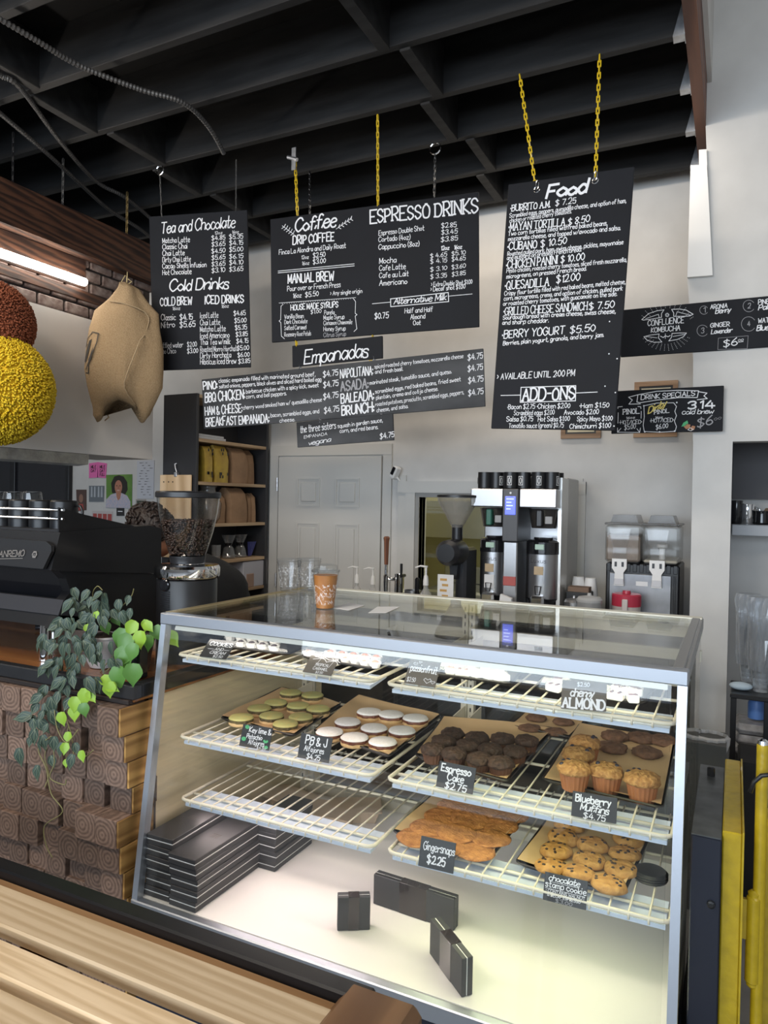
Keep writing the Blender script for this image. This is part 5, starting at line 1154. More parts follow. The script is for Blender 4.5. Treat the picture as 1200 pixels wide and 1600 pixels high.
# security camera on the wall
p = at(622, 739, y=YB); t = thing('security_camera', 'small white security camera on the wall by the door', 'camera', p)
M3 = Matrix.Translation((p.x, YB-.045, p.z)) @ Matrix.Rotation(.45, 4, 'Y') @ Matrix.Rotation(-.3, 4, 'Z')
MB().bev((-.022, -.03, -.045), (.022, .03, .045), .010, M3).build('body', M_white, t, smooth='auto'); MB().bev((-.014, -.034, -.02), (.014, -.029, .036), .004, M3).build('lens_face', M_blackgloss, t)
MB().tube([(p.x+.01, YB-.04, p.z-.03), (p.x+.02, YB-.01, p.z-.06), (p.x+.02, YB, p.z-.065)], .007, 8).build('mount', M_white, t, smooth=True)
MB().tube([(p.x+.012, YB-.004, p.z-.06), (p.x+.005, YB-.004, p.z-.3), (p.x+.012, YB-.004, p.z-.6), (p.x+.01, YB-.004, 1.0)], .003, 6).build('cable', M_white, t)

# cup stacks, caddy and jar between brewer and dispensers
tz = lambda px, py, y: at(px, py, y=y)
p = tz(903, 905, 4.15)
def stackcup(px, py, y, n, label, zb=ZB):
    p = tz(px, py, y); t = thing('paper_cup_stack', label, 'cups', (p.x, y, zb), group='white cup stacks'); h = .10; step = (p.z-zb-h)/max(1, n-1)
    for k in range(n): MB().lathe([(.041, 0), (.041, .004), (.030, h)], c=(p.x, y, zb+k*step), n=20).build('paper_cup', M_white, t, smooth='auto')
stackcup(887, 901, 4.3, 9, 'white paper cup stack at the brewer side'); stackcup(904, 901, 4.15, 9, 'white paper cup stack in the middle'); stackcup(923, 903, 4.15, 9, 'white paper cup stack nearest the dispensers')
a, b_ = tz(884, 918, 3.98), tz(922, 935, 3.98)
t = thing('cup_caddy', 'black caddy holding brown sachets', 'caddy', (a.x, 3.98, ZB)); MB().bev((a.x, 3.98, ZB), (b_.x, 4.08, a.z-.02), .004).build('body', M_black, t); MB().box((a.x+.01, 3.985, a.z-.03), (b_.x-.01, 4.07, a.z+.005)).build('sachets', mat('brown_sachet', (.20, .13, .09), .8), t)
for px, py, y, r, nm, lab, m in ((897, 938, 3.8, .05, 'steel_bowl', 'small steel bowl behind the case', M_steel), (921, 934, 3.78, .062, 'lidded_jar', 'round clear lidded jar behind the case', None)):
    p = tz(px, py, y); t = thing(nm, lab, 'bowl' if m else 'jar', (p.x, y, ZB))
    MB().lathe([(r*.8, 0), (r, .02), (r, p.z-ZB-.02), (r*.95, p.z-ZB-.02)], c=(p.x, y, ZB), n=24).build('body', m or mat('grey_plastic', (.25, .25, .25), .3), t, smooth='auto')
    MB().lathe([(r*1.04, -.02), (r*1.04, -.008), (r*.9, .004), (r*.2, .012), (r*.15, .024)], c=(p.x, y, p.z), n=24).build('lid', m or mat('grey_clear', (.40, .40, .40), .2), t, smooth='auto')

# twin drink dispenser
dy = 4.08; d0, d1 = tz(945, 900, dy).x, tz(1062, 900, dy).x; dm = (d0+d1)/2
d = thing('drink_dispenser', 'twin cold drink dispenser with two clear tanks', 'dispenser', ((d0+d1)/2, dy, ZB)); ztk = tz(1000, 880, dy).z
MB().bev((d0+.005, dy, ZB), (d1-.0, dy+.38, ztk-.005), .008).build('body', M_black, d)
MB().bev((d0+.025, dy-.006, ZB+.01), (d1-.04, dy+.002, tz(1000, 897, dy).z), .003).build('front_panel', mat('dull_steel', (.24, .24, .25), .38, 1.0, var=.15, scale=12), d)
q = MB()
for k in range(11): q.bev((d0+.01+k*.034, dy-.004, ztk-.05), (d0+.03+k*.034, dy+.01, ztk-.005), .002)
for k in range(4): q.bev((d1-.03+k*.009, dy-.004+k*.004, ZB+.01), (d1-.026+k*.009, dy+.02, ztk-.06), .001)
q.build('vent_fins', M_black, d, kind='stuff')
m_tank = glass('clear_tank', (.90, .91, .91), .8, .04, .05, (.6, .6, .6)); m_horch = mat('horchata', (.22, .165, .125), .5, col2=(.29, .225, .175), scale=30)
zt0, zt1 = ztk, tz(1000, 821, dy).z
for k, (xa, xb) in enumerate(((d0, dm-.004), (dm+.004, d1-.006))):
    t_ = MB().bev((xa, dy-.02, zt0), (xb, dy+.34, zt1), .012).build('tank', m_tank, d, smooth='auto', label='clear tank of beige drink' if k == 0 else 'nearly empty clear tank')
    if k == 0: MB().bev((xa+.006, dy-.014, zt0+.006), (xb-.006, dy+.33, zt0+(zt1-zt0)*.72), .010).build('drink', m_horch, t_, smooth='auto', label='beige milky drink')
    else:
        MB().bev((xa+.006, dy-.014, zt0+.006), (xb-.006, dy+.33, zt0+.02), .006).build('drink', mat('pale_dregs', (.55, .50, .40), .3), t_)
        MB().lathe([(.016, 0), (.016, .08), (.03, .085), (.03, .10)], c=((xa+xb)/2, dy+.1, zt0), n=14).build('impeller', M_white, t_, smooth='auto')
    ld = MB(); ld.bev((xa-.004, dy-.026, zt1), (xb+.004, dy+.345, zt1+.012), .004); ld.prism([(xa+.02, dy+.02, zt1+.012), (xb-.02, dy+.02, zt1+.012), (xb-.035, dy+.02, zt1+.055), (xa+.035, dy+.02, zt1+.055)], (0, .25, 0)); ld.build('tank_lid', glass('smoky_lid', (.70, .69, .68), .5, .05, .15, (.30, .29, .29)), d)
    cx = xa+(xb-xa)*.42
    MB().prism([(cx-.045, dy-.022, zt0+.12), (cx-.055, dy-.022, zt1-.02), (cx+.055, dy-.022, zt1-.02), (cx+.045, dy-.022, zt0+.12), (cx+.034, dy-.022, zt0+.08), (cx+.034, dy-.022, zt0), (cx-.034, dy-.022, zt0), (cx-.034, dy-.022, zt0+.08)], (0, -.005, 0)).build('front_window', glass('window_plate', (.94, .94, .94), .8, .02, .05), d)
    v = MB().prism([(cx-.038, dy-.03, zt0+.02), (cx+.038, dy-.03, zt0+.02), (cx+.038, dy-.03, zt0-.03), (cx+.022, dy-.03, zt0-.055), (cx+.026, dy-.03, zt0-.125), (cx-.026, dy-.03, zt0-.125), (cx-.022, dy-.03, zt0-.055), (cx-.038, dy-.03, zt0-.03)], (0, .03, 0)).build('valve', M_white, d, label='white tap lever')
    for s_ in (-.018, .018): MB().box((cx+s_-.006, dy-.032, zt0-.022), (cx+s_+.006, dy-.03, zt0+.004)).build('slot', M_black, v)
    MB().bev((cx-.024, dy-.034, zt0-.12), (cx+.024, dy-.03, zt0-.085), .002).build('button', mat('pale_grey', (.6, .6, .62), .4), v)
p = tz(1003, 912, dy); MB().box((p.x-.03, dy-.009, p.z-.012), (p.x+.03, dy-.006, p.z+.012)).build('paper_label', M_paper, d)
a = tz(979, 930, 3.93); t = thing('red_lidded_tub', 'clear tub with red lid in front of the drink dispenser', 'container', (a.x, 3.93, ZB)); R = .072; zz = tz(979, 952, 3.93).z
MB().lathe([(R*.9, 0), (R, zz-ZB+.02)], c=(a.x, 3.93, ZB), n=24).build('tub', mat('milky_plastic', (.50, .45, .42), .3), t, smooth='auto')
MB().lathe([(R*1.03, 0), (R*1.03, .055), (R*.96, .062), (.022, .064), (.02, .078)], c=(a.x, 3.93, zz+.02), n=24).build('lid', mat('red_plastic', (.42, .03, .06), .3), t, smooth='auto')
MB().bev((a.x-.012, 3.93-R-.012, zz-.03), (a.x+.016, 3.93-R+.004, zz+.06), .003).build('handle', mat('milky_plastic2', (.55, .50, .48), .3), t)
# framed pictures behind the boards
for quad, lab in (([(992, 598), (1060, 597), (1058, 684), (990, 684)], 'wood framed picture half hidden behind the drink specials sign'), ([(877, 600), (941, 600), (941, 685), (877, 686)], 'wood framed certificate peeking out under the Food board')):
    q = [at(*p, y=YB-.001) for p in quad]; x0, x1, z0, z1 = q[3].x, q[1].x, q[3].z, q[0].z
    t = thing('picture_frame', lab, 'picture', ((x0+x1)/2, YB, (z0+z1)/2)); fr = MB(); wd_ = .028
    fr.box((x0, YB-.02, z0), (x1, YB-.001, z0+wd_)).box((x0, YB-.02, z1-wd_), (x1, YB-.001, z1)).box((x0, YB-.02, z0+wd_), (x0+wd_, YB-.001, z1-wd_)).box((x1-wd_, YB-.02, z0+wd_), (x1, YB-.001, z1-wd_)); fr.build('frame', wood('frame_wood', (.26, .15, .08), (.42, .27, .16), 12, 'X'), t)
    MB().box((x0+wd_, YB-.012, z0+wd_), (x1-wd_, YB-.001, z1-wd_)).build('mat_border', mat('black_mat', (.03, .028, .025), .5), t); MB().box((x0+wd_+.012, YB-.013, z0+wd_+.012), (x1-wd_-.012, YB-.012, z1-wd_-.012)).build('print', mat('cream_sheet', (.62, .56, .40), .6), t)

# ------------------------------------------------------------------ alcove contents
ya = 4.30; zs_ = at(1170, 820, y=ya).z
al = thing('alcove_shelf', 'grey shelf across the alcove with steel pitchers', 'shelf', (.4, ya, zs_)); MB().bev((xl+.004, ya, zs_-.06), (1.295, 4.9, zs_), .004).build('board', mat('grey_shelf', (.42, .43, .45), .4), al)
for px, r, h, m, lab in ((1150, .035, .13, M_blackgloss, 'black pot at the left end of the alcove shelf'), (1167, .040, .11, M_chrome, 'polished steel pitcher on the alcove shelf'), (1190, .042, .075, M_blackgloss, 'dark pot at the right on the alcove shelf')):
    p = at(px, 815, y=4.45); t = thing('pitcher', lab, 'pitcher', (p.x, 4.45, zs_)); MB().lathe([(r*.9, 0), (r, .01), (r*.9, h*.8), (r*.95, h), (r*.9, h), (r*.85, .02), (0, .02)], c=(p.x, 4.45, zs_), n=22).build('body', m, t, smooth='auto')
    MB().tube([(p.x+r*.9, 4.45, zs_+h*.85), (p.x+r+.022, 4.45, zs_+h*.75), (p.x+r+.022, 4.45, zs_+h*.35), (p.x+r*.9, 4.45, zs_+h*.2)], .005, 8).build('handle', m, t, smooth=True)
p = at(1194, 800, y=4.6); tag(MB().lathe([(.07, 0), (.09, .03), (.075, .09), (.03, .12)], c=(p.x+.03, 4.62, zs_), n=20).build('bread_loaf_bag', mat('brown_bag', (.25, .17, .11), .9, bump=.4, scale=20), smooth=True), 'brown paper bag behind the dark pot on the alcove shelf', 'bag')
yt = 3.75; zt2 = at(1165, 1075, y=yt).z
rk = thing('black_rack', 'black wire rack with wrapped cups in front of the alcove', 'rack', (.15, yt, 0))
xr0 = at(1141, 1075, y=yt).x
MB().bev((xr0, yt-.15, zt2-.02), (.55, yt+.14, zt2), .004).build('rack_shelf', M_black, rk); MB().bev((xr0, yt-.15, .45), (.55, yt+.14, .47), .004).build('rack_shelf', M_black, rk); MB().bev((xr0, yt-.15, .12), (.55, yt+.14, .14), .004).build('rack_shelf', M_black, rk)
for x in (xr0+.015, at(1198, 1120, y=yt-.13).x, .53):
    for y in (yt-.135, yt+.12): MB().bev((x-.012, y-.012, 0), (x+.012, y+.012, zt2-.02), .002).build('post', M_black, rk)
m_wrap = glass('plastic_wrap', (.84, .87, .90), 2.4, .16, .18, (.75, .78, .82))
for px, label in ((1188, 'wrapped sleeve of clear cups on the black rack'), (1169, 'second wrapped cup sleeve behind it at the left of the rack')):
    h = zt2; y = yt-.04 if px > 1180 else yt+.07; p = at(px, 1075, y=y); t = thing('cup_sleeve', label, 'cups', (p.x, y, h)); nc = 12
    for k in range(nc): MB().lathe([(.031, 0), (.045, .11), (.047, .112)], c=(p.x-.0012*k, y, h+.002+k*.021), n=18).build('clear_cup', glass('cup_plastic', (.92, .94, .96), 2.2, .08, .10, (.8, .83, .86)), t, smooth='auto')
    H = .112+nc*.021+.04
    MB().lathe([(.045, .10), (.052, .15), (.050, H*.6), (.052, H*.85), (.058, H), (.050, H+.03)], c=(p.x-.006, y, h), n=26, wob=lambda i, k: 1 + .10*math.sin(i*2.7+k*1.9) + .05*math.sin(i*5.1+k)).build('plastic_bag', m_wrap, t, smooth=False, label='crinkled clear plastic wrap')
tag(MB().ball((at(1158, 1063, y=3.66).x, 3.70, zt2+.018), (.05, .04, .018), 14, 8).build('folded_cloth', mat('blue_cloth', (.42, .52, .60), .8, bump=.3, scale=25), smooth=True), 'folded pale blue cloth beside the wrapped cups', 'cloth')
for k, py in enumerate((1125, 1142, 1158)):
    p = at(1165, py, y=3.72); tag(MB().bev((xr0+.02, 3.64, .472+k*.052), (.42, 3.86, .472+k*.052+.046), .02).build('wrapped_pack', mat('grey_wrap', (.32, .31, .31), .25, bump=.8, scale=18, var=.4), smooth='auto'), 'plastic wrapped pack on the lower rack shelf, %s from the bottom' % ORD[k], 'pack', 'wrapped packs on the rack')
p = at(1182, 1098, y=3.75); tag(MB().lathe([(.035, 0), (.036, (zt2-.66)*.65), (.03, (zt2-.66)*.8), (.034, zt2-.66)], c=(p.x, 3.75, .632), n=18).build('blue_label_tub', mat('blue_white_tub', (.10, .22, .55), .4), smooth='auto'), 'small blue tub under the rack top', 'tub')
for k, (z0_, h_, w_) in enumerate(((.142, .29, .30), (0, .115, .30))):  # dark blocks added to stand in for the shade low in the rack
    tag(MB().bev((xr0+.03, 3.62, z0_ if k == 0 else .002), (xr0+.03+w_, 3.85, z0_+h_), .006).build('shade_block', mat('shade_block', (.030, .020, .015), .8)), ['dark brown block added for shade on the lowest rack shelf', 'flat dark brown block added for shade on the floor under the rack'][k], 'box')
tag(MB().bev((at(1150, 1300, y=3.3).x, 3.25, 0), (.42, 3.48, at(1150, 1185, y=3.25).z), .01).build('shade_filler', mat('black_filler', (.010, .009, .009), .7)), 'black crate on the floor behind the yellow gate', 'filler')  # black block added to deepen the shade in front of the rack
# trash bin behind the gate, gate post, yellow swing gate
p = at(1110, 1160, y=3.2); t = thing('waste_bin', 'grey waste bin with a clear liner right of the case', 'bin', (p.x, 3.2, 0)); ztb = p.z+.02
MB().prism([(p.x-.05, 3.1, 0), (p.x+.05, 3.1, 0), (p.x+.06, 3.1, ztb), (p.x-.06, 3.1, ztb)], (0, .20, 0)).build('body', mat('bin_grey', (.07, .07, .065), .5), t)
MB().lathe([(.055, -.06), (.068, -.02), (.07, .008), (.06, .014), (.055, -.05)], c=(p.x, 3.20, ztb), n=26, wob=lambda i, k: 1+.06*math.sin(i*3.3+k)).build('liner', mat('clear_liner', (.45, .44, .43), .4, bump=.6, scale=20), t)
c0 = at(1082, 1305, z=.85); gy0, gy1 = 1.80, 2.30
gp = thing('gate_post', 'dark navy steel post with bolts beside the case', 'post', (-.045, 2.0, 0))
MB().bev((-.074, gy0, 0), (-.010, gy1, .846), .003).build('body', M_navy, gp); MB().bev((-.074, gy0, .846), (-.010, gy1, .85), .001).build('top_plate', mat('worn_grey_steel', (.10, .105, .11), .4, .6, var=.3, scale=20), gp)
p = at(1111, 1412, y=gy0); MB().lathe([(.009, 0), (.009, .008), (.005, .010)], c=(p.x, gy0, p.z), n=8, M=Matrix.Rotation(1.57, 3, 'X')).build('bolt', M_black, gp)
p = at(1111, 1212, z=.85); MB().lathe([(.010, 0), (.010, .022), (.006, .025)], c=(p.x, p.y, .85), n=8).build('bolt', M_black, gp)
m_yel = mat('yellow_gate_paint', (0.47, 0.325, 0.012), .32, bump=.15, scale=35, coat=.3, var=.12)
gt = thing('yellow_gate', 'yellow painted steel gate with a big hinge at the right edge', 'gate', (.06, 1.9, 0))
xg = [at(1129, 1298, z=.86), at(1163, 1296, z=.86), at(1146, 1187, z=.86)]
MB().bev((xg[0].x, xg[0].y, 0), (xg[1].x-.004, xg[2].y, .86), .003).build('gate_channel', m_yel, gt); MB().box((xg[1].x-.004, xg[0].y-.004, 0), (xg[1].x, xg[2].y, .866)).build('gate_flange', m_yel, gt)
h0, h1 = at(1178, 1400, y=1.88), at(1178, 1536, y=1.88); hx = h0.x
MB().lathe([(.006, -.012), (.012, -.006), (.012, 0), (.0155, .004), (.0155, h0.z-h1.z-.004), (.012, h0.z-h1.z), (.013, h0.z-h1.z+.008), (.006, h0.z-h1.z+.014)], c=(hx, 1.88, h1.z), n=16).build('hinge_barrel', m_yel, gt, smooth='auto')
MB().box((xg[1].x-.002, 1.875, h1.z+.10), (hx, 1.885, h0.z-.01)).build('hinge_leaf', m_yel, gt)
yp_ = thing('yellow_post', 'thick yellow steel post with rounded chrome topped tube at the right edge', 'post', (.12, 2.0, 0))
q0, q1 = at(1182, 1145, y=1.95), at(1170, 1290, y=1.95)
MB().bev((at(1182, 1300, y=1.96).x, 1.96, 0), (.30, 2.06, q1.z+.015), .012).build('post_body', m_yel, yp_)
MB().lathe([(.013, -.9), (.013, 0), (.012, .005)], c=(at(1192, 1150, y=1.9).x, 1.885, q0.z-.01), n=16).build('tube', m_yel, yp_, smooth='auto'); MB().lathe([(.0125, 0), (.011, .008), (.005, .012)], c=(at(1192, 1150, y=1.9).x, 1.885, q0.z-.006), n=14).build('tube_cap', M_chrome, yp_, smooth='auto')
tag(MB().tube([at(1172, 1238, y=1.84), at(1178, 1222, y=1.84), at(1190, 1212, y=1.84), at(1215, 1209, y=1.84)], .005, 8).build('black_cable', M_black, smooth=True), 'black cable looping in front of the yellow post', 'cable')

# ------------------------------------------------------------------ left: counter clad with timber ends
CXR, CYF, CZT = -1.600, 1.640, 1.040                 # right end, front face behind the blocks, top
ct = thing('timber_counter', 'service counter clad with stacked square timber ends, dark wood top', 'counter', (-2.6, 2.0, 0))
MB().box((-4.2, CYF+.06, 0), (CXR-.03, 2.26, .985)).build('carcass', M_blackmatte, ct)
m_bt = wood('brown_counter_top', (.16, .060, .018), (.30, .125, .042), 4, 'X', .18, bump=.03)
MB().bev((-4.2, CYF-.045, .988), (CXR+.005, 2.29, 1.034), .003).bev((CXR-.045, 2.29, .985), (CXR+.005, 2.74, 1.034), .003).build('worktop', m_bt, ct)
MB().bev((-4.2, CYF-.055, .998), (CXR+.012, CYF-.02, CZT), .003).bev((CXR-.03, CYF-.0195, .9985), (CXR+.011, 2.2, CZT-.0005), .003).build('edge_angle', mat('scuffed_black_steel', (.030, .031, .034), .35, .3, bump=.1, scale=30, rvar=.15), ct, label='black steel edge of the top')
M_charred = wood('charred_board', (.012, .008, .007), (.05, .03, .022), 8, 'X', .7)
MB().bev((-4.2, CYF-.062, .984), (CXR-.002, CYF+.05, .9975), .002).build('top_board', M_charred, ct)
M_panel = mat('brushed_end_panel', (.86, .74, .50), .42, .0, bump=.1, scale=30, stretch=(1, .08, 3), var=.08)
MB().box((CXR-.030, CYF+.05, 0), (CXR-.018, 2.72, .985)).build('end_panel', M_panel, ct, label='brushed pale end panel')
M_end = wood('timber_end', (.098, .060, .043), (.225, .146, .107), 24, 'Y', .75, rings=True, bump=.3, dist=4.5)
M_endg = wood('timber_side', (.27, .135, .034), (.47, .265, .080), 14, 'Y', .6, bump=.2)
rows = [.8965 - .0815*k for k in range(12)]; rows[-1] = .0005
rb = random.Random(4); bl_proto = {}
for r, z in enumerate(rows):
    H = .0811 if r else .0855; x = CXR - .003; n = 0; base = [-.080, -.074, -.066, -.052, -.070, -.080, -.066, -.06, -.07, -.06, -.06, -.06][r]
    while x > -2.95:
        wd_ = rb.choice([.084, .084, .086, .090]); gap = .001 if rb.random() > .13 else rb.choice([.010, .018])
        if r % 2 and n == 0: wd_ = .085
        key = round(wd_, 3)
        proud = base + rb.choice([0, .004, -.004, .008, -.006, 0, 0, .02]) if n else [-.100, -.078, -.064, -.045, -.102, -.09, -.076, -.06, -.08, -.07, -.06, -.07][r]
        if r == 4 and n == 1: proud = -.100
        if r == 5 and n in (1, 2): proud = -.088
        if r == 3 and n == 0: gap = .022
        b = None
        if key not in bl_proto:
            bl_proto[key] = MB().bev((-key/2, -.055, -H/2+.0008), (key/2, .055, H/2-.0008), .0016).build('timber_block', M_end); b = bl_proto[key]
        else: b = bl_proto[key].copy(); COL.objects.link(b)
        b.parent = ct; b.location = (x - key/2 + 2.6, CYF + proud + .055 - 2.0, z + H/2)
        x -= key + gap; n += 1
    # the end-row timber runs back along the counter's right end, its long grain showing
    pf = [-.100, -.078, -.064, -.045, -.102, -.09, -.076, -.06, -.08, -.07, -.06, -.07][r]
    s_ = MB().bev((CXR-.004, CYF+pf+.004, z+.0016), (CXR+.003, CYF+.045, z+H-.0016), .0012).build('timber_side_grain', M_endg, ct, label='orange brown long grain face of an end timber')
# corner trim strip
MB().box((CXR-.02, CYF+.045, 0), (CXR+.004, CYF+.052, .985)).build('corner_strip', M_charred, ct)

# ------------------------------------------------------------------ espresso machine (its back faces the room)
mx1, mx0 = -2.02, -3.6
em = thing('espresso_machine', 'large matte black espresso machine on the timber counter', 'coffee machine', (-2.7, 2.0, CZT))
pY = lambda px, py, x=mx1: at(px, py, x=x)
def ext(pts, x0, x1, name, m, parent, bevel=0, **k): return MB().prism([(x0, q.y, q.z) for q in pts], (x1-x0, 0, 0)).build(name, m, parent, **k)
M_em = mat('matte_black_body', (0.0085, 0.0085, 0.0095), .42, bump=.02, scale=200)
up = [pY(94, 832), pY(80, 891), pY(100, 893), pY(245, 896), pY(252, 880), pY(252, 826), pY(235, 821)]
ext(up, mx0, mx1, 'upper_body', M_em, em)
low = [pY(99, 893), pY(110, 905), pY(117, 925), pY(104, 942), pY(98, 962), pY(88, 984), pY(250, 990), pY(251, 897)]
ext(low, mx1-.06, mx1-.02, 'side_leg', M_em, em)
a0 = pY(98, 940); ext([pY(104, 938), pY(96, 962), pY(150, 965), pY(150, 938)], mx0, mx1-.015, 'drip_tray', mat('charcoal_tray', (.035, .035, .040), .4), em)
ext([pY(99, 960), pY(91, 981), pY(150, 981), pY(150, 960)], mx0, mx1-.02, 'tray_base', M_em, em)
ext([pY(112, 893), pY(125, 940), pY(240, 940), pY(240, 893)], mx0, mx1-.07, 'recess', M_blackgloss, em)
yb0 = pY(94, 832)
pan = [at(0, 840, y=yb0.y-.03), at(72, 846, y=yb0.y-.03), at(80, 853, y=yb0.y-.032), at(80, 862, y=yb0.y-.036), at(67, 889, y=yb0.y-.05), at(0, 883, y=yb0.y-.05)]
dxp = -.9
bp_ = MB().prism([(pan[0].x+dxp, pan[0].y, pan[0].z), *[tuple(q) for q in pan[:1]], *[tuple(q) for q in pan[1:5]], tuple(pan[5]), (pan[5].x+dxp, pan[5].y, pan[5].z)], (0, .012, 0)).build('back_plate', mat('plate_black', (.016, .016, .017), .38), em)
# logo lettering on the tilted plate
u = Vector((1, 0, 0)); vtop, vbot = (pan[0]+pan[1])/2, (pan[5]+pan[4])/2; vz = (vtop-vbot); vz = (vz - u*vz.x).normalized(); nn = u.cross(vz)
o = at(2, 872, y=yb0.y-.045); e = at(38, 868, y=yb0.y-.045)
Ml = Matrix(((1, -nn.x*-1, vz.x, pan[5].x), (0, nn.y*-1*-1, vz.y, pan[5].y), (0, nn.z, vz.z, pan[5].z), (0, 0, 0, 1)))
Ml = Matrix(((u.x, -nn.x, vz.x, 0), (u.y, -nn.y, vz.y, 0), (u.z, -nn.z, vz.z, 0), (0, 0, 0, 1))); Ml = Matrix.Translation(pan[5]) @ Ml
wl = Writer(Ml, 1, (0, 0), .0015); Writer.front = 0
if (Ml.inverted() @ EYE).y > 0: Ml = Matrix.Translation(pan[5]) @ Matrix(((u.x, nn.x, vz.x, 0), (u.y, nn.y, vz.y, 0), (u.z, nn.z, vz.z, 0), (0, 0, 0, 1))); wl = Writer(Ml, 1, (0, 0), .0015)
wl.line('SANREMO', -7, 870, 38, 869, 9, 'slab', wd=1.7); wl.path([(-7, 873.5), (36, 872.5)], .8); wl.dots([(54.5, 866.5)], 4.5)
M_logo = mat('logo_metal', (.62, .55, .48), .3, .9)
for m_, mb_ in wl.mb.items():
    mb_.v = [Ml @ q for q in mb_.v]; mb_.build('logo', M_logo, em)
wl2 = Writer(Ml, 1, (0, 0), .002); wl2.path([(52.5, 868), (53, 865), (56, 864.5), (55, 868.5)], 1.2)
for mb_ in wl2.mb.values(): mb_.v = [Ml @ q for q in mb_.v]; mb_.build('emblem', M_black, em)
Writer.front = .006
# cup rail on the machine top
cr = [pY(96, 793), pY(135, 804), pY(213, 822), pY(213, 826), pY(96, 833)]
ext(cr, mx1-.018, mx1-.012, 'rail_side', M_em, em)
ry = cr[0].y+.012
for py in (797, 811):
    zz = pY(96, py).z; MB().tube([(mx0, ry, zz), (mx1-.012, ry, zz)], .0045, 10).build('rail_rod', M_chrome, em, smooth=True)
    MB().lathe([(.007, 0), (.005, .004)], c=(mx1-.012, ry+.004, zz), n=10, M=Matrix.Rotation(1.57, 3, 'Y')).build('rail_bolt', M_chrome, em)
zt_em = pY(235, 821).z
MB().box((mx0, cr[0].y+.01, pY(96, 832).z-.01), (mx1-.02, up[5].y-.05, pY(96, 828).z)).build('cup_tray', M_blackmatte, em)
zc0 = pY(96, 828).z
for sx in (-2.12, -3.4):
    for sy in (up[0].y+.03, up[5].y-.08): MB().lathe([(.022, 0), (.018, pY(98, 975).z-CZT)], c=(sx, sy, CZT-.004), n=14).build('foot', M_chrome, em, smooth='auto')
# cups resting on it, upside down
mug1 = None
spots = [(92, 806, 'nearest the right end'), (63, 806, 'second from the right end')]
for k, (px, py, w_) in enumerate(((100, 815, 'right end, handle out'), (67, 815, 'second from the right'), (35, 815, 'third from the right'), (5, 815, 'fourth from the right'))):
    p = at(px, py, y=ry+.075); M = Matrix.Translation((p.x, ry+.075, zc0+.098)) @ Matrix.Rotation([.25, 2.4, 2.0, 1.8][k], 4, 'Z') @ Matrix.Rotation(math.pi, 4, 'X')
    lab = 'upturned black mug on the espresso machine, %s' % w_
    if mug1 is None: mug1 = mug(M, lab, 'black mugs on the espresso machine', False, .098, .046)
    else: dup(mug1[0], M=M, label=lab, kids=mug1[1])
m_tum = glass('tumbler', (.93, .94, .93), 2.0, .02)
for k, px in enumerate((50, 20, -4)):
    p = at(px, 790, y=ry+.19); t = thing('glass_tumbler', 'upturned clear glass on the espresso machine, %s from the right' % ORD[k], 'glass', (p.x, ry+.19, zc0), group='upturned glasses on the espresso machine')
    h = at(px, 768, y=ry+.19).z - zc0
    MB().lathe([(.042, 0), (.041, h*.5), (.034, h-.006), (.030, h), (.0, h-.004)], c=(p.x, ry+.19, zc0), n=20).build('body', m_tum, t, smooth='auto')
# items on the counter under the machine
p = at(38, 968, z=CZT); tag(MB().lathe([(.035, 0), (.035, .03), (.03, .036)], c=(p.x, 1.80, CZT-.004), n=20).build('portafilter_basket', M_chrome, smooth='auto'), 'round chrome basket on the counter under the espresso machine', 'basket')
p = at(75, 985, z=CZT); t = thing('tamper', 'chrome tamper with black handle beside the machine', 'tamper', (p.x, p.y+.03, CZT)); MB().lathe([(.022, 0), (.022, .05), (.018, .055)], c=(p.x, p.y+.03, CZT-.004), n=16).build('base', M_chrome, t, smooth='auto'); MB().tube([(p.x, p.y+.02, CZT+.012), (p.x-.05, p.y-.02, CZT+.010)], .011, 8).build('handle', M_black, t, smooth=True)

# espresso grinder with clear hopper of beans
gx0, gy0_ = (-1.839-1.587)/2-.0, 1.98
gx0 = at(293, 880, y=gy0_).x
g = thing('espresso_grinder', 'black espresso grinder with clear hopper full of beans', 'grinder', (gx0, gy0_, CZT))
Z = lambda py: at(293, py, y=gy0_).z
Rg = .108
MB().lathe([(Rg*.96, CZT-.006), (Rg*.96, Z(905)), (Rg*.94, Z(903))], c=(gx0, gy0_, 0), n=36).build('body', mat('grinder_black', (.009, .009, .010), .38), g, smooth='auto')
MB().lathe([(Rg*1.02, Z(901)), (Rg*1.05, Z(898)), (Rg*1.05, Z(886)), (Rg*1.0, Z(882)), (Rg*.5, Z(880))], c=(gx0, gy0_, 0), n=40).build('steel_collar', M_chrome, g, smooth='auto', label='chrome collar')
MB().lathe([(.058, Z(880)), (.052, Z(872)), (.062, Z(868))], c=(gx0, gy0_, 0), n=28).build('lower_neck', M_chrome, g, smooth='auto')
MB().lathe([(.060, Z(879)), (.063, Z(870)), (.063, Z(868))], c=(gx0, gy0_, 0), n=28).build('neck', M_black, g, smooth='auto')
hp = [(.060, Z(868)), (.066, Z(862)), (.088, Z(830)), (.102, Z(800)), (.108, Z(778))]
MB().lathe(hp, c=(gx0, gy0_, 0), n=40).build('hopper', glass('hopper_clear', (.93, .92, .90), 1.6), g, smooth='auto', label='clear tapered hopper')
MB().lathe([(.108, Z(778)), (.113, Z(777)), (.113, Z(770)), (.109, Z(768)), (0, Z(767))], c=(gx0, gy0_, 0), n=40).build('hopper_lid', M_black, g, smooth='auto')
m_bean = mat('roasted_beans', (.016, .008, .005), .28, var=.5, scale=60, col2=(.055, .028, .018))
q = MB(); rb = random.Random(9); zb0, zb1 = Z(866), Z(813)
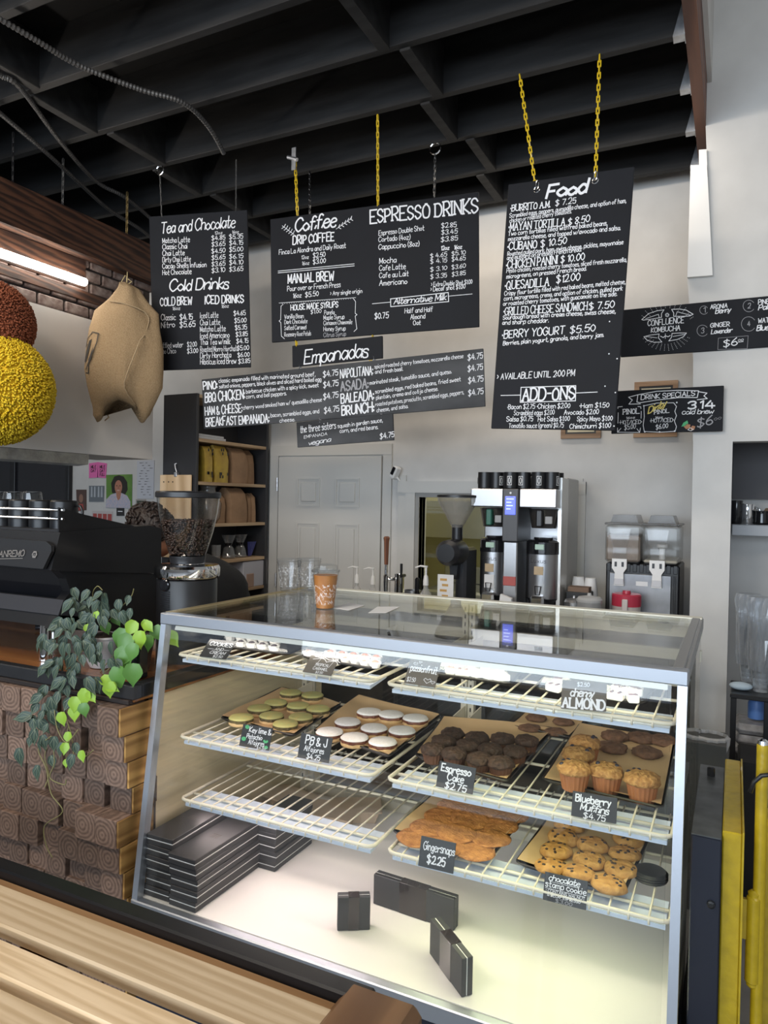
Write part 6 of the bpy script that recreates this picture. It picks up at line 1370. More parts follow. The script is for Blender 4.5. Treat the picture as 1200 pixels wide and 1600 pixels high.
def hop_r(z):
    for (r0, z0), (r1, z1) in zip(hp, hp[1:]):
        if z0 <= z <= z1: return r0 + (r1-r0)*(z-z0)/(z1-z0)
    return .06
MB().lathe([(hop_r(zb0)-.012, zb0), (hop_r((zb0+zb1)/2)-.012, (zb0+zb1)/2), (hop_r(zb1)-.012, zb1-.006), (0, zb1-.004)], c=(gx0, gy0_, 0), n=24).build('bean_mass', mat('bean_mass', (.008, .004, .003), .5), g, kind='stuff')
for k in range(1300):
    z = rb.uniform(zb0, zb1); R_ = hop_r(z)-.007; a = rb.uniform(0, 6.28)
    if k > 960: z = zb1 - .002 + rb.uniform(-.003, .003); R_ = (hop_r(zb1)-.008)*math.sqrt(rb.random())
    q.ball((gx0+R_*math.cos(a), gy0_+R_*math.sin(a), z), (.0062, .0042, .0034), 6, 4, rot(rb.uniform(0, 6), rb.uniform(0, 6), rb.uniform(0, 6)).to_3x3())
q.build('coffee_beans', m_bean, g, kind='stuff', smooth=True)
# round dial and vent slots face the viewer
dirv = (EYE - Vector((gx0, gy0_, EYE.z))).normalized(); ang = math.atan2(dirv.y, dirv.x)
def onbody(a, z, r=Rg*.96): return Vector((gx0 + r*math.cos(ang+a), gy0_ + r*math.sin(ang+a), z))
a_ = -.78; c = onbody(a_, Z(910)); nrm = Vector((math.cos(ang+a_), math.sin(ang+a_), 0)); Mr = nrm.to_track_quat('Z', 'Y').to_matrix()
MB().lathe([(.021, -.004), (.021, .004), (.018, .006)], c=c, n=20, M=Mr).build('dial', M_blackgloss, g, smooth='auto')
q = MB()
for k in range(13):
    z = Z(921)-k*.0075
    for s_ in range(4):
        A, B = onbody(-.98+s_*.1, z, Rg*.965), onbody(-.88+s_*.1, z, Rg*.965); n2 = (A-Vector((gx0, gy0_, z))).normalized()*.002
        q.add([A, B, B+Vector((0,0,.004)), A+Vector((0,0,.004)), A+n2, B+n2, B+n2+Vector((0,0,.003)), A+n2+Vector((0,0,.003))], [(4,5,6,7), (0,1,5,4), (2,3,7,6)])
q.build('vent_fins', M_black, g, kind='stuff')
p = at(237, 1032, z=CZT); t = thing('square_holder', 'small black glossy box on the counter corner by the case', 'box', (-1.68, 1.68, CZT)); MB().bev((-1.685, 1.655, CZT-.004), (-1.64, 1.70, CZT+.105), .006).build('body', M_blackgloss, t)
tag(MB().bev((-1.75, 1.90, CZT-.004), (-1.70, 1.95, CZT+.10), .004).build('tan_packet', mat('tan_packet', (.40, .28, .20), .6)), 'small tan packet between grinder and plant', 'packet')

# ------------------------------------------------------------------ trailing plants in a pot on the counter corner
m_leafd = mat('dark_velvet_leaf', (.030, .055, .040), .45, col2=(.075, .115, .090), scale=7, spec=.4); m_vein = mat('pale_vein', (.16, .20, .13), .5)
m_leafl = mat('lime_leaf', (.22, .40, .035), .4, col2=(.34, .52, .07), scale=6, spec=.4); m_leafm = mat('green_leaf', (.07, .19, .035), .4, col2=(.13, .28, .055), scale=6); m_stem = mat('vine_stem', (.22, .20, .08), .6)
def leaf_mesh(L_, Wd, fold, curl, m, name):
    vs = []; fs = []; n = 7
    prof = [.0, .62, .95, 1.0, .82, .50, .18, .0]
    for k in range(n+1):
        t = k/n; y = L_*t - (.10*L_ if 0 < k < 2 else 0)*0; wv_ = prof[k]*Wd/2; zc = -curl*L_*t*t
        notch = -.10*L_ if k == 1 else 0
        vs += [(-wv_, y+notch, zc+fold*wv_), (-wv_*.5, y+notch*.3, zc+fold*wv_*.25), (0, y, zc), (wv_*.5, y+notch*.3, zc+fold*wv_*.25), (wv_, y+notch, zc+fold*wv_)]
    for k in range(n):
        for j in range(4): a = k*5+j; fs.append((a, a+1, a+6, a+5))
    o = MB().add(vs, fs).build(name, m, smooth=True); return o
def vein_mesh(L_, Wd, curl):
    q = MB(); f = lambda x, y: (x, y, -curl*L_*(y/L_)**2 + .0014 + abs(x)*.16)
    for a, b_ in [((0, 0), (0, L_*.95))] + [((0, L_*.05), (s_*Wd*.36, L_*.45)) for s_ in (-1, 1)] + [((s_*Wd*.36, L_*.45), (0, L_*.9)) for s_ in (-1, 1)]:
        for k in range(3):
            t0, t1 = k/3, (k+1)/3; p0 = (a[0]+(b_[0]-a[0])*t0, a[1]+(b_[1]-a[1])*t0); p1 = (a[0]+(b_[0]-a[0])*t1, a[1]+(b_[1]-a[1])*t1)
            ax, ay, az = f(*p0); bx_, by, bz = f(*p1); q.add([(ax-.0007, ay, az), (ax+.0007, ay, az), (bx_+.0007, by, bz), (bx_-.0007, by, bz)], [(0,1,2,3)])
    return q
rp = random.Random(21)
potc = Vector((-1.885, 1.745, CZT))
dk = thing('trailing_plant', 'trailing plant with dark velvety leaves spilling over the counter', 'plant', potc)
MB().lathe([(.042, 0), (.052, .02), (.060, .095), (.063, .097), (.063, .103), (.056, .103), (.055, .095), (0, .095)], c=potc-Vector((0,0,.004)), n=24).build('pot', mat('white_pot', (.80, .80, .82), .35), dk, smooth='auto', label='white ceramic pot')
MB().ball(potc+Vector((0, 0, .09)), (.054, .054, .018), 16, 6).build('soil', mat('soil', (.03, .02, .013), .95, bump=1, scale=60), dk)
lm = thing('trailing_plant', 'bright lime green trailing plant at the counter corner', 'plant', potc+Vector((.13, -.01, 0)))
p2 = potc+Vector((.13, .01, -.004))
MB().lathe([(.045, 0), (.062, .10), (.064, .11), (.058, .11), (0, .10)], c=p2, n=20).build('pot', mat('brown_pot', (.06, .035, .025), .7), lm, smooth='auto')
protoD = [leaf_mesh(.050, .030, .28, .30, m_leafd, 'leaf'), leaf_mesh(.042, .026, .40, .15, m_leafd, 'leaf'), leaf_mesh(.058, .033, .22, .40, m_leafd, 'leaf')]
protoL = [leaf_mesh(.046, .036, .25, .25, m_leafl, 'leaf'), leaf_mesh(.055, .045, .20, .35, m_leafm, 'leaf'), leaf_mesh(.038, .028, .30, .15, m_leafl, 'leaf')]
vein = [vein_mesh(.050, .030, .30), vein_mesh(.042, .026, .15), vein_mesh(.058, .033, .40)]
vp = [v.build('veins', m_vein) for v in vein]
used = set()
def put_leaf(px, py, y, ang_, plant, k, face=.9, sc=1.0):
    """a leaf whose base sits at a point, hanging in a screen-free direction: ang_ = lean from straight down, seen from the front"""
    protos = protoD if plant is dk else protoL
    p = at(px, py, y=y); o = protos[k]
    down = Vector((math.sin(ang_)*CX.x, math.sin(ang_)*CX.y, -math.cos(ang_))); out_ = -Vector((CZ.x, CZ.y, 0)).normalized()*face + Vector((rp.uniform(-.45, .45), rp.uniform(-.2, .2), .55)); down = (down + out_*.25).normalized()
    zax = (out_ - down*out_.dot(down)).normalized(); xax = down.cross(zax)
    M = Matrix(((xax.x, down.x, zax.x, p.x), (xax.y, down.y, zax.y, p.y), (xax.z, down.z, zax.z, p.z), (0,0,0,1))) @ Matrix.Scale(sc, 4)
    key = (plant is dk, k)
    if key in used: o = o.copy(); COL.objects.link(o)
    o.parent = plant; o.matrix_world = M; o.matrix_local = WM[plant].inverted() @ M
    if plant is dk:
        v = vp[k]
        if key in used: v = v.copy(); COL.objects.link(v)
        v.parent = o; v.matrix_local = Matrix.Identity(4)
    used.add(key); return p
# dark leaves: (px, py, depth, lean, proto)
DL = [(140, 922, 1.70, -.5), (143, 932, 1.70, -.2), (164, 926, 1.70, .2), (114, 933, 1.70, -.1), (116, 950, 1.68, -.3), (155, 938, 1.69, -.4), (186, 936, 1.72, .1), (202, 930, 1.72, -.2), (97, 965, 1.66, -.7), (113, 965, 1.65, .05), (128, 955, 1.68, .15), (143, 960, 1.68, -.9), (160, 952, 1.66, .4), (175, 952, 1.70, .5), (190, 955, 1.70, .2), (104, 965, 1.64, .2), (98, 982, 1.62, -.5), (70, 990, 1.60, -.3), (72, 1000, 1.58, .3), (92, 1008, 1.60, -.8), (100, 1003, 1.58, -.1), (108, 1005, 1.57, .1), (86, 1005, 1.57, -.5), (116, 993, 1.62, .4), (144, 972, 1.64, .1), (140, 990, 1.62, -.2), (150, 975, 1.63, -.5), (130, 1000, 1.60, .6), (158, 1003, 1.60, .05), (175, 1002, 1.61, 0), (150, 1015, 1.59, .3), (148, 1022, 1.58, -.1), (115, 1020, 1.58, -.4), (172, 1028, 1.57, .3), (128, 1023, 1.57, .3), (76, 1033, 1.55, .1), (92, 1040, 1.55, -.3), (84, 1033, 1.55, -.9), (120, 1035, 1.55, -.2), (104, 1060, 1.53, -.4), (113, 1055, 1.53, .3), (98, 1060, 1.53, -.7), (105, 1070, 1.53, .1), (92, 1080, 1.52, -.1), (135, 1058, 1.52, .5), (66, 1085, 1.52, -.9), (60, 1098, 1.52, -.5), (80, 1088, 1.52, .1), (70, 1098, 1.52, .4), (68, 1110, 1.51, -.2), (50, 1118, 1.51, -1.3), (42, 1124, 1.51, 1.4), (53, 1122, 1.51, .1), (60, 1122, 1.51, .5), (55, 1138, 1.51, .0), (50, 1150, 1.51, -.2), (66, 1148, 1.51, .3), (64, 1155, 1.51, -.1), (75, 1130, 1.51, -.4), (31, 1168, 1.51, .1), (98, 1160, 1.50, -.2), (117, 1160, 1.50, .2), (114, 1178, 1.50, -.3), (60, 1195, 1.52, -.1), (80, 1180, 1.52, .2), (125, 940, 1.74, .8), (166, 970, 1.72, -.2), (135, 948, 1.73, -.9), (180, 985, 1.68, .4), (120, 970, 1.66, .8), (105, 985, 1.63, .6), (88, 1060, 1.54, .4), (72, 1070, 1.54, -.3), (110, 1090, 1.52, -.3), (78, 1110, 1.51, .4), (85, 1150, 1.51, .1)]
for i, (px, py, y, an) in enumerate(DL): put_leaf(px, py, y, an+rp.uniform(-.12, .12), dk, i % 3, rp.uniform(.6, 1.1), rp.uniform(.85, 1.1))
LL = [(196, 982, 1.66, -.3, 1, 1.35), (212, 970, 1.66, -.5, 0, 1.2), (220, 985, 1.64, .0, 0, 1.3), (226, 972, 1.68, .7, 0, .9), (205, 992, 1.63, -.6, 1, 1.2), (200, 1012, 1.62, -.5, 1, 1.3), (195, 1018, 1.61, .1, 1, 1.1), (236, 992, 1.68, -.2, 1, 1.0), (240, 978, 1.70, .5, 1, 1.0), (212, 1005, 1.61, -.3, 1, 1.1), (185, 1040, 1.58, .1, 1, 1.35), (208, 1036, 1.58, .0, 1, 1.3), (158, 1058, 1.56, .9, 0, 1.0), (170, 1065, 1.55, 0.1, 0, 1.1), (166, 1070, 1.55, 1.1, 0, .95), (260, 988, 1.72, .7, 0, 1.3), (135, 1075, 1.53, -.1, 0, 1.25), (138, 1080, 1.53, .6, 2, 1.1), (119, 1088, 1.52, -.1, 0, 1.1), (118, 1102, 1.52, .0, 0, 1.1), (130, 1098, 1.52, .2, 1, .8), (96, 1112, 1.51, .2, 0, 1.0), (107, 1143, 1.51, .1, 2, 1.0), (128, 1172, 1.50, .2, 2, 1.0), (103, 1160, 1.50, -.1, 2, 1.0), (104, 1186, 1.50, 0, 2, .7), (146, 1013, 1.60, -.3, 0, .9), (150, 955, 1.68, .3, 2, .8), (136, 975, 1.66, .2, 2, .9), (162, 972, 1.70, .4, 1, .8), (178, 960, 1.75, .5, 1, .8), (230, 968, 1.70, -.2, 0, .9)]
rl = random.Random(77)
for _ in range(34):
    b_ = rl.choice(DL[:45]); put_leaf(b_[0]+rl.uniform(-16, 16), b_[1]+rl.uniform(-16, 16), b_[2]+rl.uniform(-.02, .05), b_[3]+rl.uniform(-.5, .5), dk, rl.randrange(3), rl.uniform(.5, 1.1), rl.uniform(.8, 1.1))
for px, py, y, an, k, sc in LL: put_leaf(px, py, y, an, lm, k, rp.uniform(.7, 1.2), sc)
def vine(pts, plant, y0, y1, r=.0017):
    n = len(pts); q = [at(px, py, y=y0+(y1-y0)*i/(n-1)) for i, (px, py) in enumerate(pts)]; pp = []
    for i in range(n-1):
        a, b, c, d_ = q[max(i-1,0)], q[i], q[i+1], q[min(i+2, n-1)]
        for k in range(5): t = k/5; pp.append(.5*((2*b)+(-a+c)*t+(2*a-5*b+4*c-d_)*t*t+(-a+3*b-3*c+d_)*t**3))
    MB().tube(pp+[q[-1]], r, 5).build('vine', m_stem, plant, smooth=True)
vine([(150, 985), (125, 1010), (100, 1050), (78, 1080), (76, 1110), (80, 1150), (70, 1180), (76, 1210), (70, 1230)], dk, 1.70, 1.515)
vine([(145, 990), (112, 1030), (90, 1075), (70, 1110), (60, 1140), (55, 1160)], dk, 1.70, 1.51)
vine([(150, 990), (120, 1030), (105, 1065), (98, 1100), (112, 1150), (115, 1185)], dk, 1.70, 1.50)
vine([(155, 960), (145, 930), (152, 916), (160, 922)], dk, 1.74, 1.70); vine([(165, 975), (190, 948), (205, 932), (209, 920)], dk, 1.74, 1.72)
vine([(80, 1150), (85, 1190), (78, 1215), (100, 1226), (103, 1218)], dk, 1.515, 1.51); vine([(80, 1150), (60, 1170), (72, 1200), (80, 1240), (98, 1268), (70, 1290), (72, 1320), (82, 1340)], dk, 1.515, 1.50)
vine([(200, 1000), (175, 1040), (140, 1070), (120, 1100), (108, 1130), (104, 1165), (104, 1200)], lm, 1.72, 1.50); vine([(190, 1010), (150, 1060), (120, 1130), (110, 1160), (130, 1182), (146, 1172)], lm, 1.72, 1.50); vine([(205, 1000), (230, 985), (250, 990), (262, 990)], lm, 1.72, 1.72); vine([(200, 1000), (185, 1035), (160, 1068)], lm, 1.72, 1.56)
vine([(85, 1110), (90, 1140), (104, 1160), (122, 1140)], lm, 1.515, 1.50)

# ------------------------------------------------------------------ dark shelf unit against the left wall, opening to the right
sx1, sx0, sy0, sy1, szt = -3.177, -3.462, 3.69, 4.50, 2.292
su = thing('shelf_unit', 'tall black shelf unit with pale wooden shelf boards left of the door', 'shelf unit', ((sx0+sx1)/2, 4.1, 0))
M_su = mat('charcoal_paint', (.028, .028, .031), .5, bump=.03, scale=12)
MB().bev((sx0, sy0, 0), (sx1, sy0+.025, szt), .002).build('side_panel', M_su, su); MB().bev((sx0, sy1-.025, 0), (sx1, sy1, szt), .002).build('side_panel', M_su, su); MB().box((sx0, sy0+.025, 0), (sx0+.012, sy1-.025, szt)).build('back_panel', M_su, su)
m_shw = wood('pale_shelf_wood', (.38, .25, .14), (.56, .40, .24), 7, 'Y')
shz = []
for k, py in enumerate((615, 684, 752, 813, 880, 936)):
    q = at(309 if py < 780 else 415, py if py < 780 else {813: 816, 880: 869, 936: 914}[py], x=sx1); z = q.z; shz.append(z)
    MB().bev((sx0+.012, sy0+.025, z-.022), (sx1-.004, sy1-.025, z), .0015).build('shelf_board', m_shw, su)
for z in (.55, .25): MB().bev((sx0+.012, sy0+.025, z-.02), (sx1-.004, sy1-.025, z), .0015).build('shelf_board', m_shw, su)
m_bag = mat('kraft_bag', (.26, .155, .085), .85, bump=.35, scale=16, var=.12); m_gold = mat('gold_bag', (.52, .36, .05), .35, .35, col2=(.36, .23, .05), scale=14, bump=.2)
def bag(y, z, w_, d_, h, label, m, top='roll', x=None, grp=None, lean=0):
    t = thing('coffee_bag', label, 'bag', ((x or sx1-.10), y, z), group=grp); xx = x or sx1-.10; r_ = random.Random(int(y*1000))
    lv = [(0, 1.0), (.25, 1.05), (.6, 1.0), (.85, .82), (1.0, .55 if top == 'roll' else .28)]
    vs = []; fs = []; n = 12
    for k, (hz, f) in enumerate(lv):
        for i in range(n):
            a = 2*math.pi*(i+.5)/n; cx_, cy_ = math.cos(a), math.sin(a); s_ = max(abs(cx_), abs(cy_)); sq = .6/s_ + .4
            j = 1 + r_.uniform(-.05, .05)
            vs.append((xx + d_/2*cx_*sq*(f if top != 'roll' or k < 4 else f*.5)*j + lean*hz, y + w_/2*cy_*sq*(1 if k < 3 else .96)*j, z + h*hz + r_.uniform(-.004, .004)*(k > 2)))
    for k in range(len(lv)-1):
        for i in range(n): fs.append((k*n+i, k*n+(i+1) % n, (k+1)*n+(i+1) % n, (k+1)*n+i))
    fs += [tuple(range(n))[::-1], tuple((len(lv)-1)*n+i for i in range(n))]
    MB().add(vs, fs).build('paper_body', m, t, smooth='auto'); return t
yy = lambda px, py=740: at(px, py, x=sx1-.04).y
m_ink = mat('dark_print', (.03, .025, .02), .7)
for px, w_, lab in ((322, .09, 'tall gold coffee bag at the left of the second shelf'), (343, .15, 'wide gold coffee bag, second on the second shelf')):
    y = yy(px); h = at(px, 697, x=sx1-.04).z-shz[2]
    t = bag(y, shz[2], w_, .09, h, lab, m_gold, 'flat', sx1-.06)
    q = MB(); rr_ = random.Random(px)
    for k in range(9): y_ = y + rr_.uniform(-.35, .35)*w_; z_ = shz[2] + rr_.choice([.03, .05, h*.75, h*.85]); q.box((sx1-.012, y_, z_), (sx1-.0105, y_+.012, z_+.02))
    q.build('printed_leaves', m_ink, t, kind='stuff')
bag(yy(374), shz[2], .20, .15, at(374, 700, x=sx1-.04).z-shz[2], 'rolled brown paper bag on the second shelf', m_bag); bag(yy(394), shz[2], .13, .17, at(394, 703, x=sx1-.04).z-shz[2], 'brown paper bag behind it at the shelf end', m_bag, x=sx1-.14)
bag(yy(346, 800), shz[3], .11, .12, .20, 'plain kraft bag in the middle of the third shelf', m_bag); bag(yy(371, 800), shz[3], .20, .16, at(371, 763, x=sx1-.04).z-shz[3], 'large folded kraft bag on the third shelf', m_bag)
bag(yy(392, 800), shz[3], .05, .13, .21, 'slim kraft pouch, third shelf, left of two', m_bag, 'flat', sx1-.11, 'slim pouches'); bag(yy(397, 800), shz[3], .05, .13, .215, 'slim kraft pouch, third shelf, right of two', m_bag, 'flat', sx1-.10, 'slim pouches')
y = yy(335, 800); tag(MB().lathe([(.06, 0), (.085, .04), (.09, .14), (.06, .20), (.05, .24), (.07, .27)], c=(sx1-.10, y, shz[3]), n=18, wob=lambda i, k: 1+.08*math.sin(i*2.3+k*2)).build('plastic_bag', glass('cloudy_plastic', (.75, .74, .72), 1.5, .2, .25, (.55, .52, .48)), smooth=True), 'crumpled clear plastic bag on the third shelf', 'bag')
y = yy(325, 640); tag(MB().bev((sx1-.22, sy0+.04, shz[1]+.0), (sx1-.02, sy0+.33, shz[1]+.018), .003).bev((sx1-.21, sy0+.05, shz[1]+.018), (sx1-.03, sy0+.32, shz[1]+.034), .003).build('tablet_stack', mat('grey_tablets', (.42, .42, .43), .4)), 'two flat grey trays on the top shelf', 'tray')
for px, lab in ((366, 'clear glass pour-over dripper, left of two on the fourth shelf'), (384, 'clear glass pour-over dripper, right of two on the fourth shelf')):
    y = yy(px, 850); t = thing('coffee_dripper', lab, 'coffee maker', (sx1-.09, y, shz[4]), group='glass drippers'); c = (sx1-.09, y, shz[4])
    MB().lathe([(.045, 0), (.05, .01), (.038, .07), (.022, .095), (.055, .17)], c=c, n=20).build('glass_body', glass('dripper_glass', (.86, .87, .87), 2.5, .03, .08), t, smooth='auto'); MB().lathe([(.030, .08), (.024, .095), (.030, .11)], c=c, n=18).build('collar', M_blackgloss, t, smooth='auto')
y = yy(352, 850); tag(MB().lathe([(.03, 0), (.032, .05), (.034, .10)], c=(sx1-.12, y, shz[4]), n=16).build('glass_jar', glass('jar_glass', (.8, .8, .8), 2, .03, .15)), 'small clear jar left of the drippers', 'jar')
y = yy(399, 850); MBq = MB()
for k in range(7): MBq.tube([(sx1-.08, y-.03+.005*k, shz[4]+.004), (sx1-.07, y-.05+.016*k, shz[4]+.11)], .004, 6)
tag(MBq.build('blue_whisk', mat('blue_plastic', (.03, .035, .16), .4)), 'dark blue fan shaped brush on the fourth shelf', 'brush')
y0_, y1_ = yy(396, 900), yy(410, 900); tag(MB().bev((sx1-.22, y0_-.16, shz[5]), (sx1-.012, y1_+.02, shz[5]+.19), .004).build('white_carton', mat('white_carton', (.42, .42, .46), .7)), 'white cardboard carton on the lowest visible shelf', 'carton')
tag(MB().bev((sx1-.15, yy(388, 890)-.06, shz[5]), (sx1-.008, yy(388, 890)+.03, shz[5]+.10), .004).build('small_carton', mat('brown_carton', (.30, .20, .15), .8)), 'small brown box in front of the white carton', 'box')
# clipped wooden board on the side panel
y = sy0-.02; a, b_ = at(251, 742, y=y), at(299, 742, y=y); bt = at(251, 870, y=y).z
cb = thing('wooden_board', 'pale pine board hanging by a metal clip on the shelf side', 'board', ((a.x+b_.x)/2, y, a.z)); MB().bev((a.x, y-.008, bt), (b_.x, y+.008, a.z), .003).build('plank', wood('pale_pine', (.52, .34, .18), (.72, .52, .32), 5, 'Z', bump=.05), cb)
for px in (256, 263.5, 270): q = at(px, 753, y=y-.009); MB().lathe([(.0045, 0), (.0045, .002)], c=q, n=8, M=Matrix.Rotation(1.57, 3, 'X')).build('knot', m_ink, cb)
c = at(276, 738, y=y); tag(MB().bev((c.x-.012, y-.016, c.z-.03), (c.x+.012, y+.014, c.z+.0), .004).tube([(c.x, y, c.z), (c.x-.010, y-.002, c.z+.03), (c.x-.016, y, c.z+.055), (c.x-.006, y+.006, c.z+.06)], .004, 8).build('hanging_clip', M_galv), 'steel clip holding the pine board', 'clip')

# ------------------------------------------------------------------ person bent over behind the grinder
def cp(px, py, d): return EYE + CX*((px-600)/FPX*d) + CY*((py-800)/FPX*d) + CZ*d
m_skin = mat('skin', (.36, .18, .11), .5, sss=.1); m_hair = mat('brown_hair', (.020, .011, .008), .5, bump=1.0, scale=70, stretch=(1, 1, .25), var=.3); m_shirt = mat('black_shirt', (.0075, .0075, .0085), .85, bump=.2, scale=25); m_trs = mat('dark_trousers', (.012, .013, .017), .85)
D0 = 3.15
def body(nodes, edges, rad, root):
    me = bpy.data.meshes.new('person_body'); me.from_pydata([tuple(n) for n in nodes], edges, []); o = bpy.data.objects.new('body', me); COL.objects.link(o)
    sk = o.modifiers.new('skin', 'SKIN'); sk.use_smooth_shade = True
    for i, r in enumerate(rad): me.skin_vertices[0].data[i].radius = r if isinstance(r, tuple) else (r, r)
    me.skin_vertices[0].data[root].use_root = True
    s_ = o.modifiers.new('sub', 'SUBSURF'); s_.levels = 2; s_.render_levels = 2
    dg = bpy.context.evaluated_depsgraph_get(); m2 = bpy.data.meshes.new_from_object(o.evaluated_get(dg)); bpy.data.objects.remove(o); return m2
hd_ = cp(236, 834, D0); nk = cp(268, 862, D0-.02); ch = cp(318, 893, D0-.02); pv = cp(348, 985, D0+.02)
fwd = -Vector((CX.x, CX.y, 0)).normalized(); side = Vector((CZ.x, CZ.y, 0)).normalized()
sl, sr = ch - side*.17 + Vector((0,0,-.01)) + fwd*.02, ch + side*.17 + fwd*.02
def limb(a, e, h): return [a, e, h]
el, er = sl + fwd*.06 + Vector((0,0,-.27)), sr + fwd*.06 + Vector((0,0,-.27)); hl, hr = el + fwd*.22 + Vector((0,0,-.08)), er + fwd*.22 + Vector((0,0,-.08))
hpl, hpr = pv - side*.09, pv + side*.09; kl, kr = Vector((hpl.x, hpl.y, .50)) + fwd*.03, Vector((hpr.x, hpr.y, .50)) + fwd*.03; fl_, fr_ = Vector((hpl.x, hpl.y, .09)), Vector((hpr.x, hpr.y, .09)); tl_, tr_ = fl_+fwd*.17+Vector((0,0,-.05)), fr_+fwd*.17+Vector((0,0,-.05))
sp = (ch+pv)/2 + Vector((.02, 0, .03)) - fwd*.04
nodes = [pv, sp, ch, nk, sl, el, hl, sr, er, hr, hpl, kl, fl_, tl_, hpr, kr, fr_, tr_]
edges = [(0,1),(1,2),(2,3),(2,4),(4,5),(5,6),(2,7),(7,8),(8,9),(0,10),(10,11),(11,12),(12,13),(0,14),(14,15),(15,16),(16,17)]
rad = [.14, .14, .15, .06, .075, .05, .035, .075, .05, .035, .10, .065, .045, .04, .10, .065, .045, .04]
pm = body(nodes, edges, rad, 0)
per = thing('person', 'person with short brown hair and black clothes bending behind the grinder', 'person', (pv.x, pv.y, 0))
pm.materials.clear(); pm.materials.append(m_shirt); pm.materials.append(m_skin); pm.materials.append(m_trs)
for f in pm.polygons:
    c = f.center
    f.use_smooth = True
    if (c-nk).length < .075 or (c-hl).length < .17 or (c-hr).length < .17: f.material_index = 1
    elif c.z < pv.z-.05: f.material_index = 2
bo = bpy.data.objects.new('body', pm); COL.objects.link(bo); bo.parent = per; bo.location = -WM[per].translation
look = (fwd*.75 + Vector((0,0,-.66))).normalized(); upv = (Vector((0,0,1)) - look*look.z).normalized(); rt = look.cross(upv)
Mh = Matrix(((rt.x, look.x, upv.x, hd_.x), (rt.y, look.y, upv.y, hd_.y), (rt.z, look.z, upv.z, hd_.z), (0,0,0,1)))
h3 = Mh.to_3x3()
q = MB(); q.ball(hd_, (.074, .092, .115), 20, 14, h3); q.build('head', m_skin, per, smooth=True)
MB().prism([Mh @ Vector(v) for v in ((-.012, .088, -.02), (.012, .088, -.02), (0, .09, .02))], h3 @ Vector((0, .022, -.008))).build('nose', m_skin, per)
for s_ in (-1, 1):
    MB().ball(Mh @ Vector((s_*.028, .080, .012)), (.012, .010, .007), 10, 6, h3).build('eye', mat('eye', (.05, .04, .04), .2), per, smooth=True)
    MB().ball(Mh @ Vector((s_*.076, -.005, -.005)), (.010, .020, .032), 10, 6, h3).build('ear', m_skin, per, smooth=True)
MB().ball(Mh @ Vector((0, .083, -.05)), (.024, .008, .007), 10, 6, h3).build('mouth', mat('lips', (.28, .09, .07), .5), per, smooth=True)
q = MB(); hc = hd_ + h3 @ Vector((0, -.018, .022)); q.ball(hc, (.088, .098, .112), 24, 16, h3); rh = random.Random(3)
for k in range(150):
    d_ = Vector((rh.gauss(0, 1), rh.gauss(-.35, 1), rh.gauss(.4, 1))).normalized(); base = Vector((d_.x*.086, d_.y*.096, d_.z*.110))
    tg = d_.cross(Vector((rh.uniform(-1, 1), rh.uniform(-1, 1), rh.uniform(-1, 1)))).normalized()
    q.tube([hc + h3 @ base*.97, hc + h3 @ (base*1.06 + tg*.012), hc + h3 @ (base*1.05 + tg*.030)], [.008, .006, .002], 5)
q.build('hair', m_hair, per, smooth=True, label='short brown hair')
for hnd, s_ in ((hl, -1), (hr, 1)):
    dirh = (fwd*.8 + Vector((0,0,-.6))).normalized(); sd = side*s_; nrm_ = dirh.cross(sd).normalized(); q = MB()
    Mq = Matrix(((sd.x, dirh.x, nrm_.x), (sd.y, dirh.y, nrm_.y), (sd.z, dirh.z, nrm_.z)))
    q.ball(hnd + dirh*.045, (.040, .052, .016), 14, 8, Mq)
    for k, ln_ in enumerate((.062, .074, .070, .055)):
        b0 = hnd + dirh*.085 + sd*(-.028+.019*k); q.tube([b0 - dirh*.02, b0 + dirh*ln_*.5, b0 + dirh*ln_*.85 - nrm_*.018, b0 + dirh*ln_ - nrm_*.04], [.009, .0088, .008, .006], 8)
    b0 = hnd + dirh*.03 - sd*.035; q.tube([b0, b0 - sd*.03 + dirh*.02, b0 - sd*.038 + dirh*.055], [.012, .0105, .008], 8); q.build('hand', m_skin, per, smooth=True)

# ------------------------------------------------------------------ left back wall: pass, notes and pictures
def flatq(name, quad, y, label, cat, m, th=.002, grp=None):
    q = [at(*p, y=y) for p in quad]; return tag(MB().prism([tuple(v) for v in q], (0, th, 0)).build(name, m), label, cat, grp)
YW = YB-.004
wn = struct(MB().box((-8.1, YB-.03, 1.0), (at(108, 760, y=YB).x, YB-.02, 2.2)).build('window_2', mat('dark_window', (.020, .020, .024), .12, spec=.5)), 'dark reflecting window behind the espresso machine')
xw = at(108, 760, y=YB).x
fr = MB().bev((xw, YB-.045, 1.0), (xw+.045, YB, 2.2), .004); fr.build('frame', M_black, wn); MB().bev((at(22, 760, y=YB).x, YB-.05, 1.0), (at(30, 760, y=YB).x, YB-.015, 2.2), .004).build('mullion', M_black, wn)
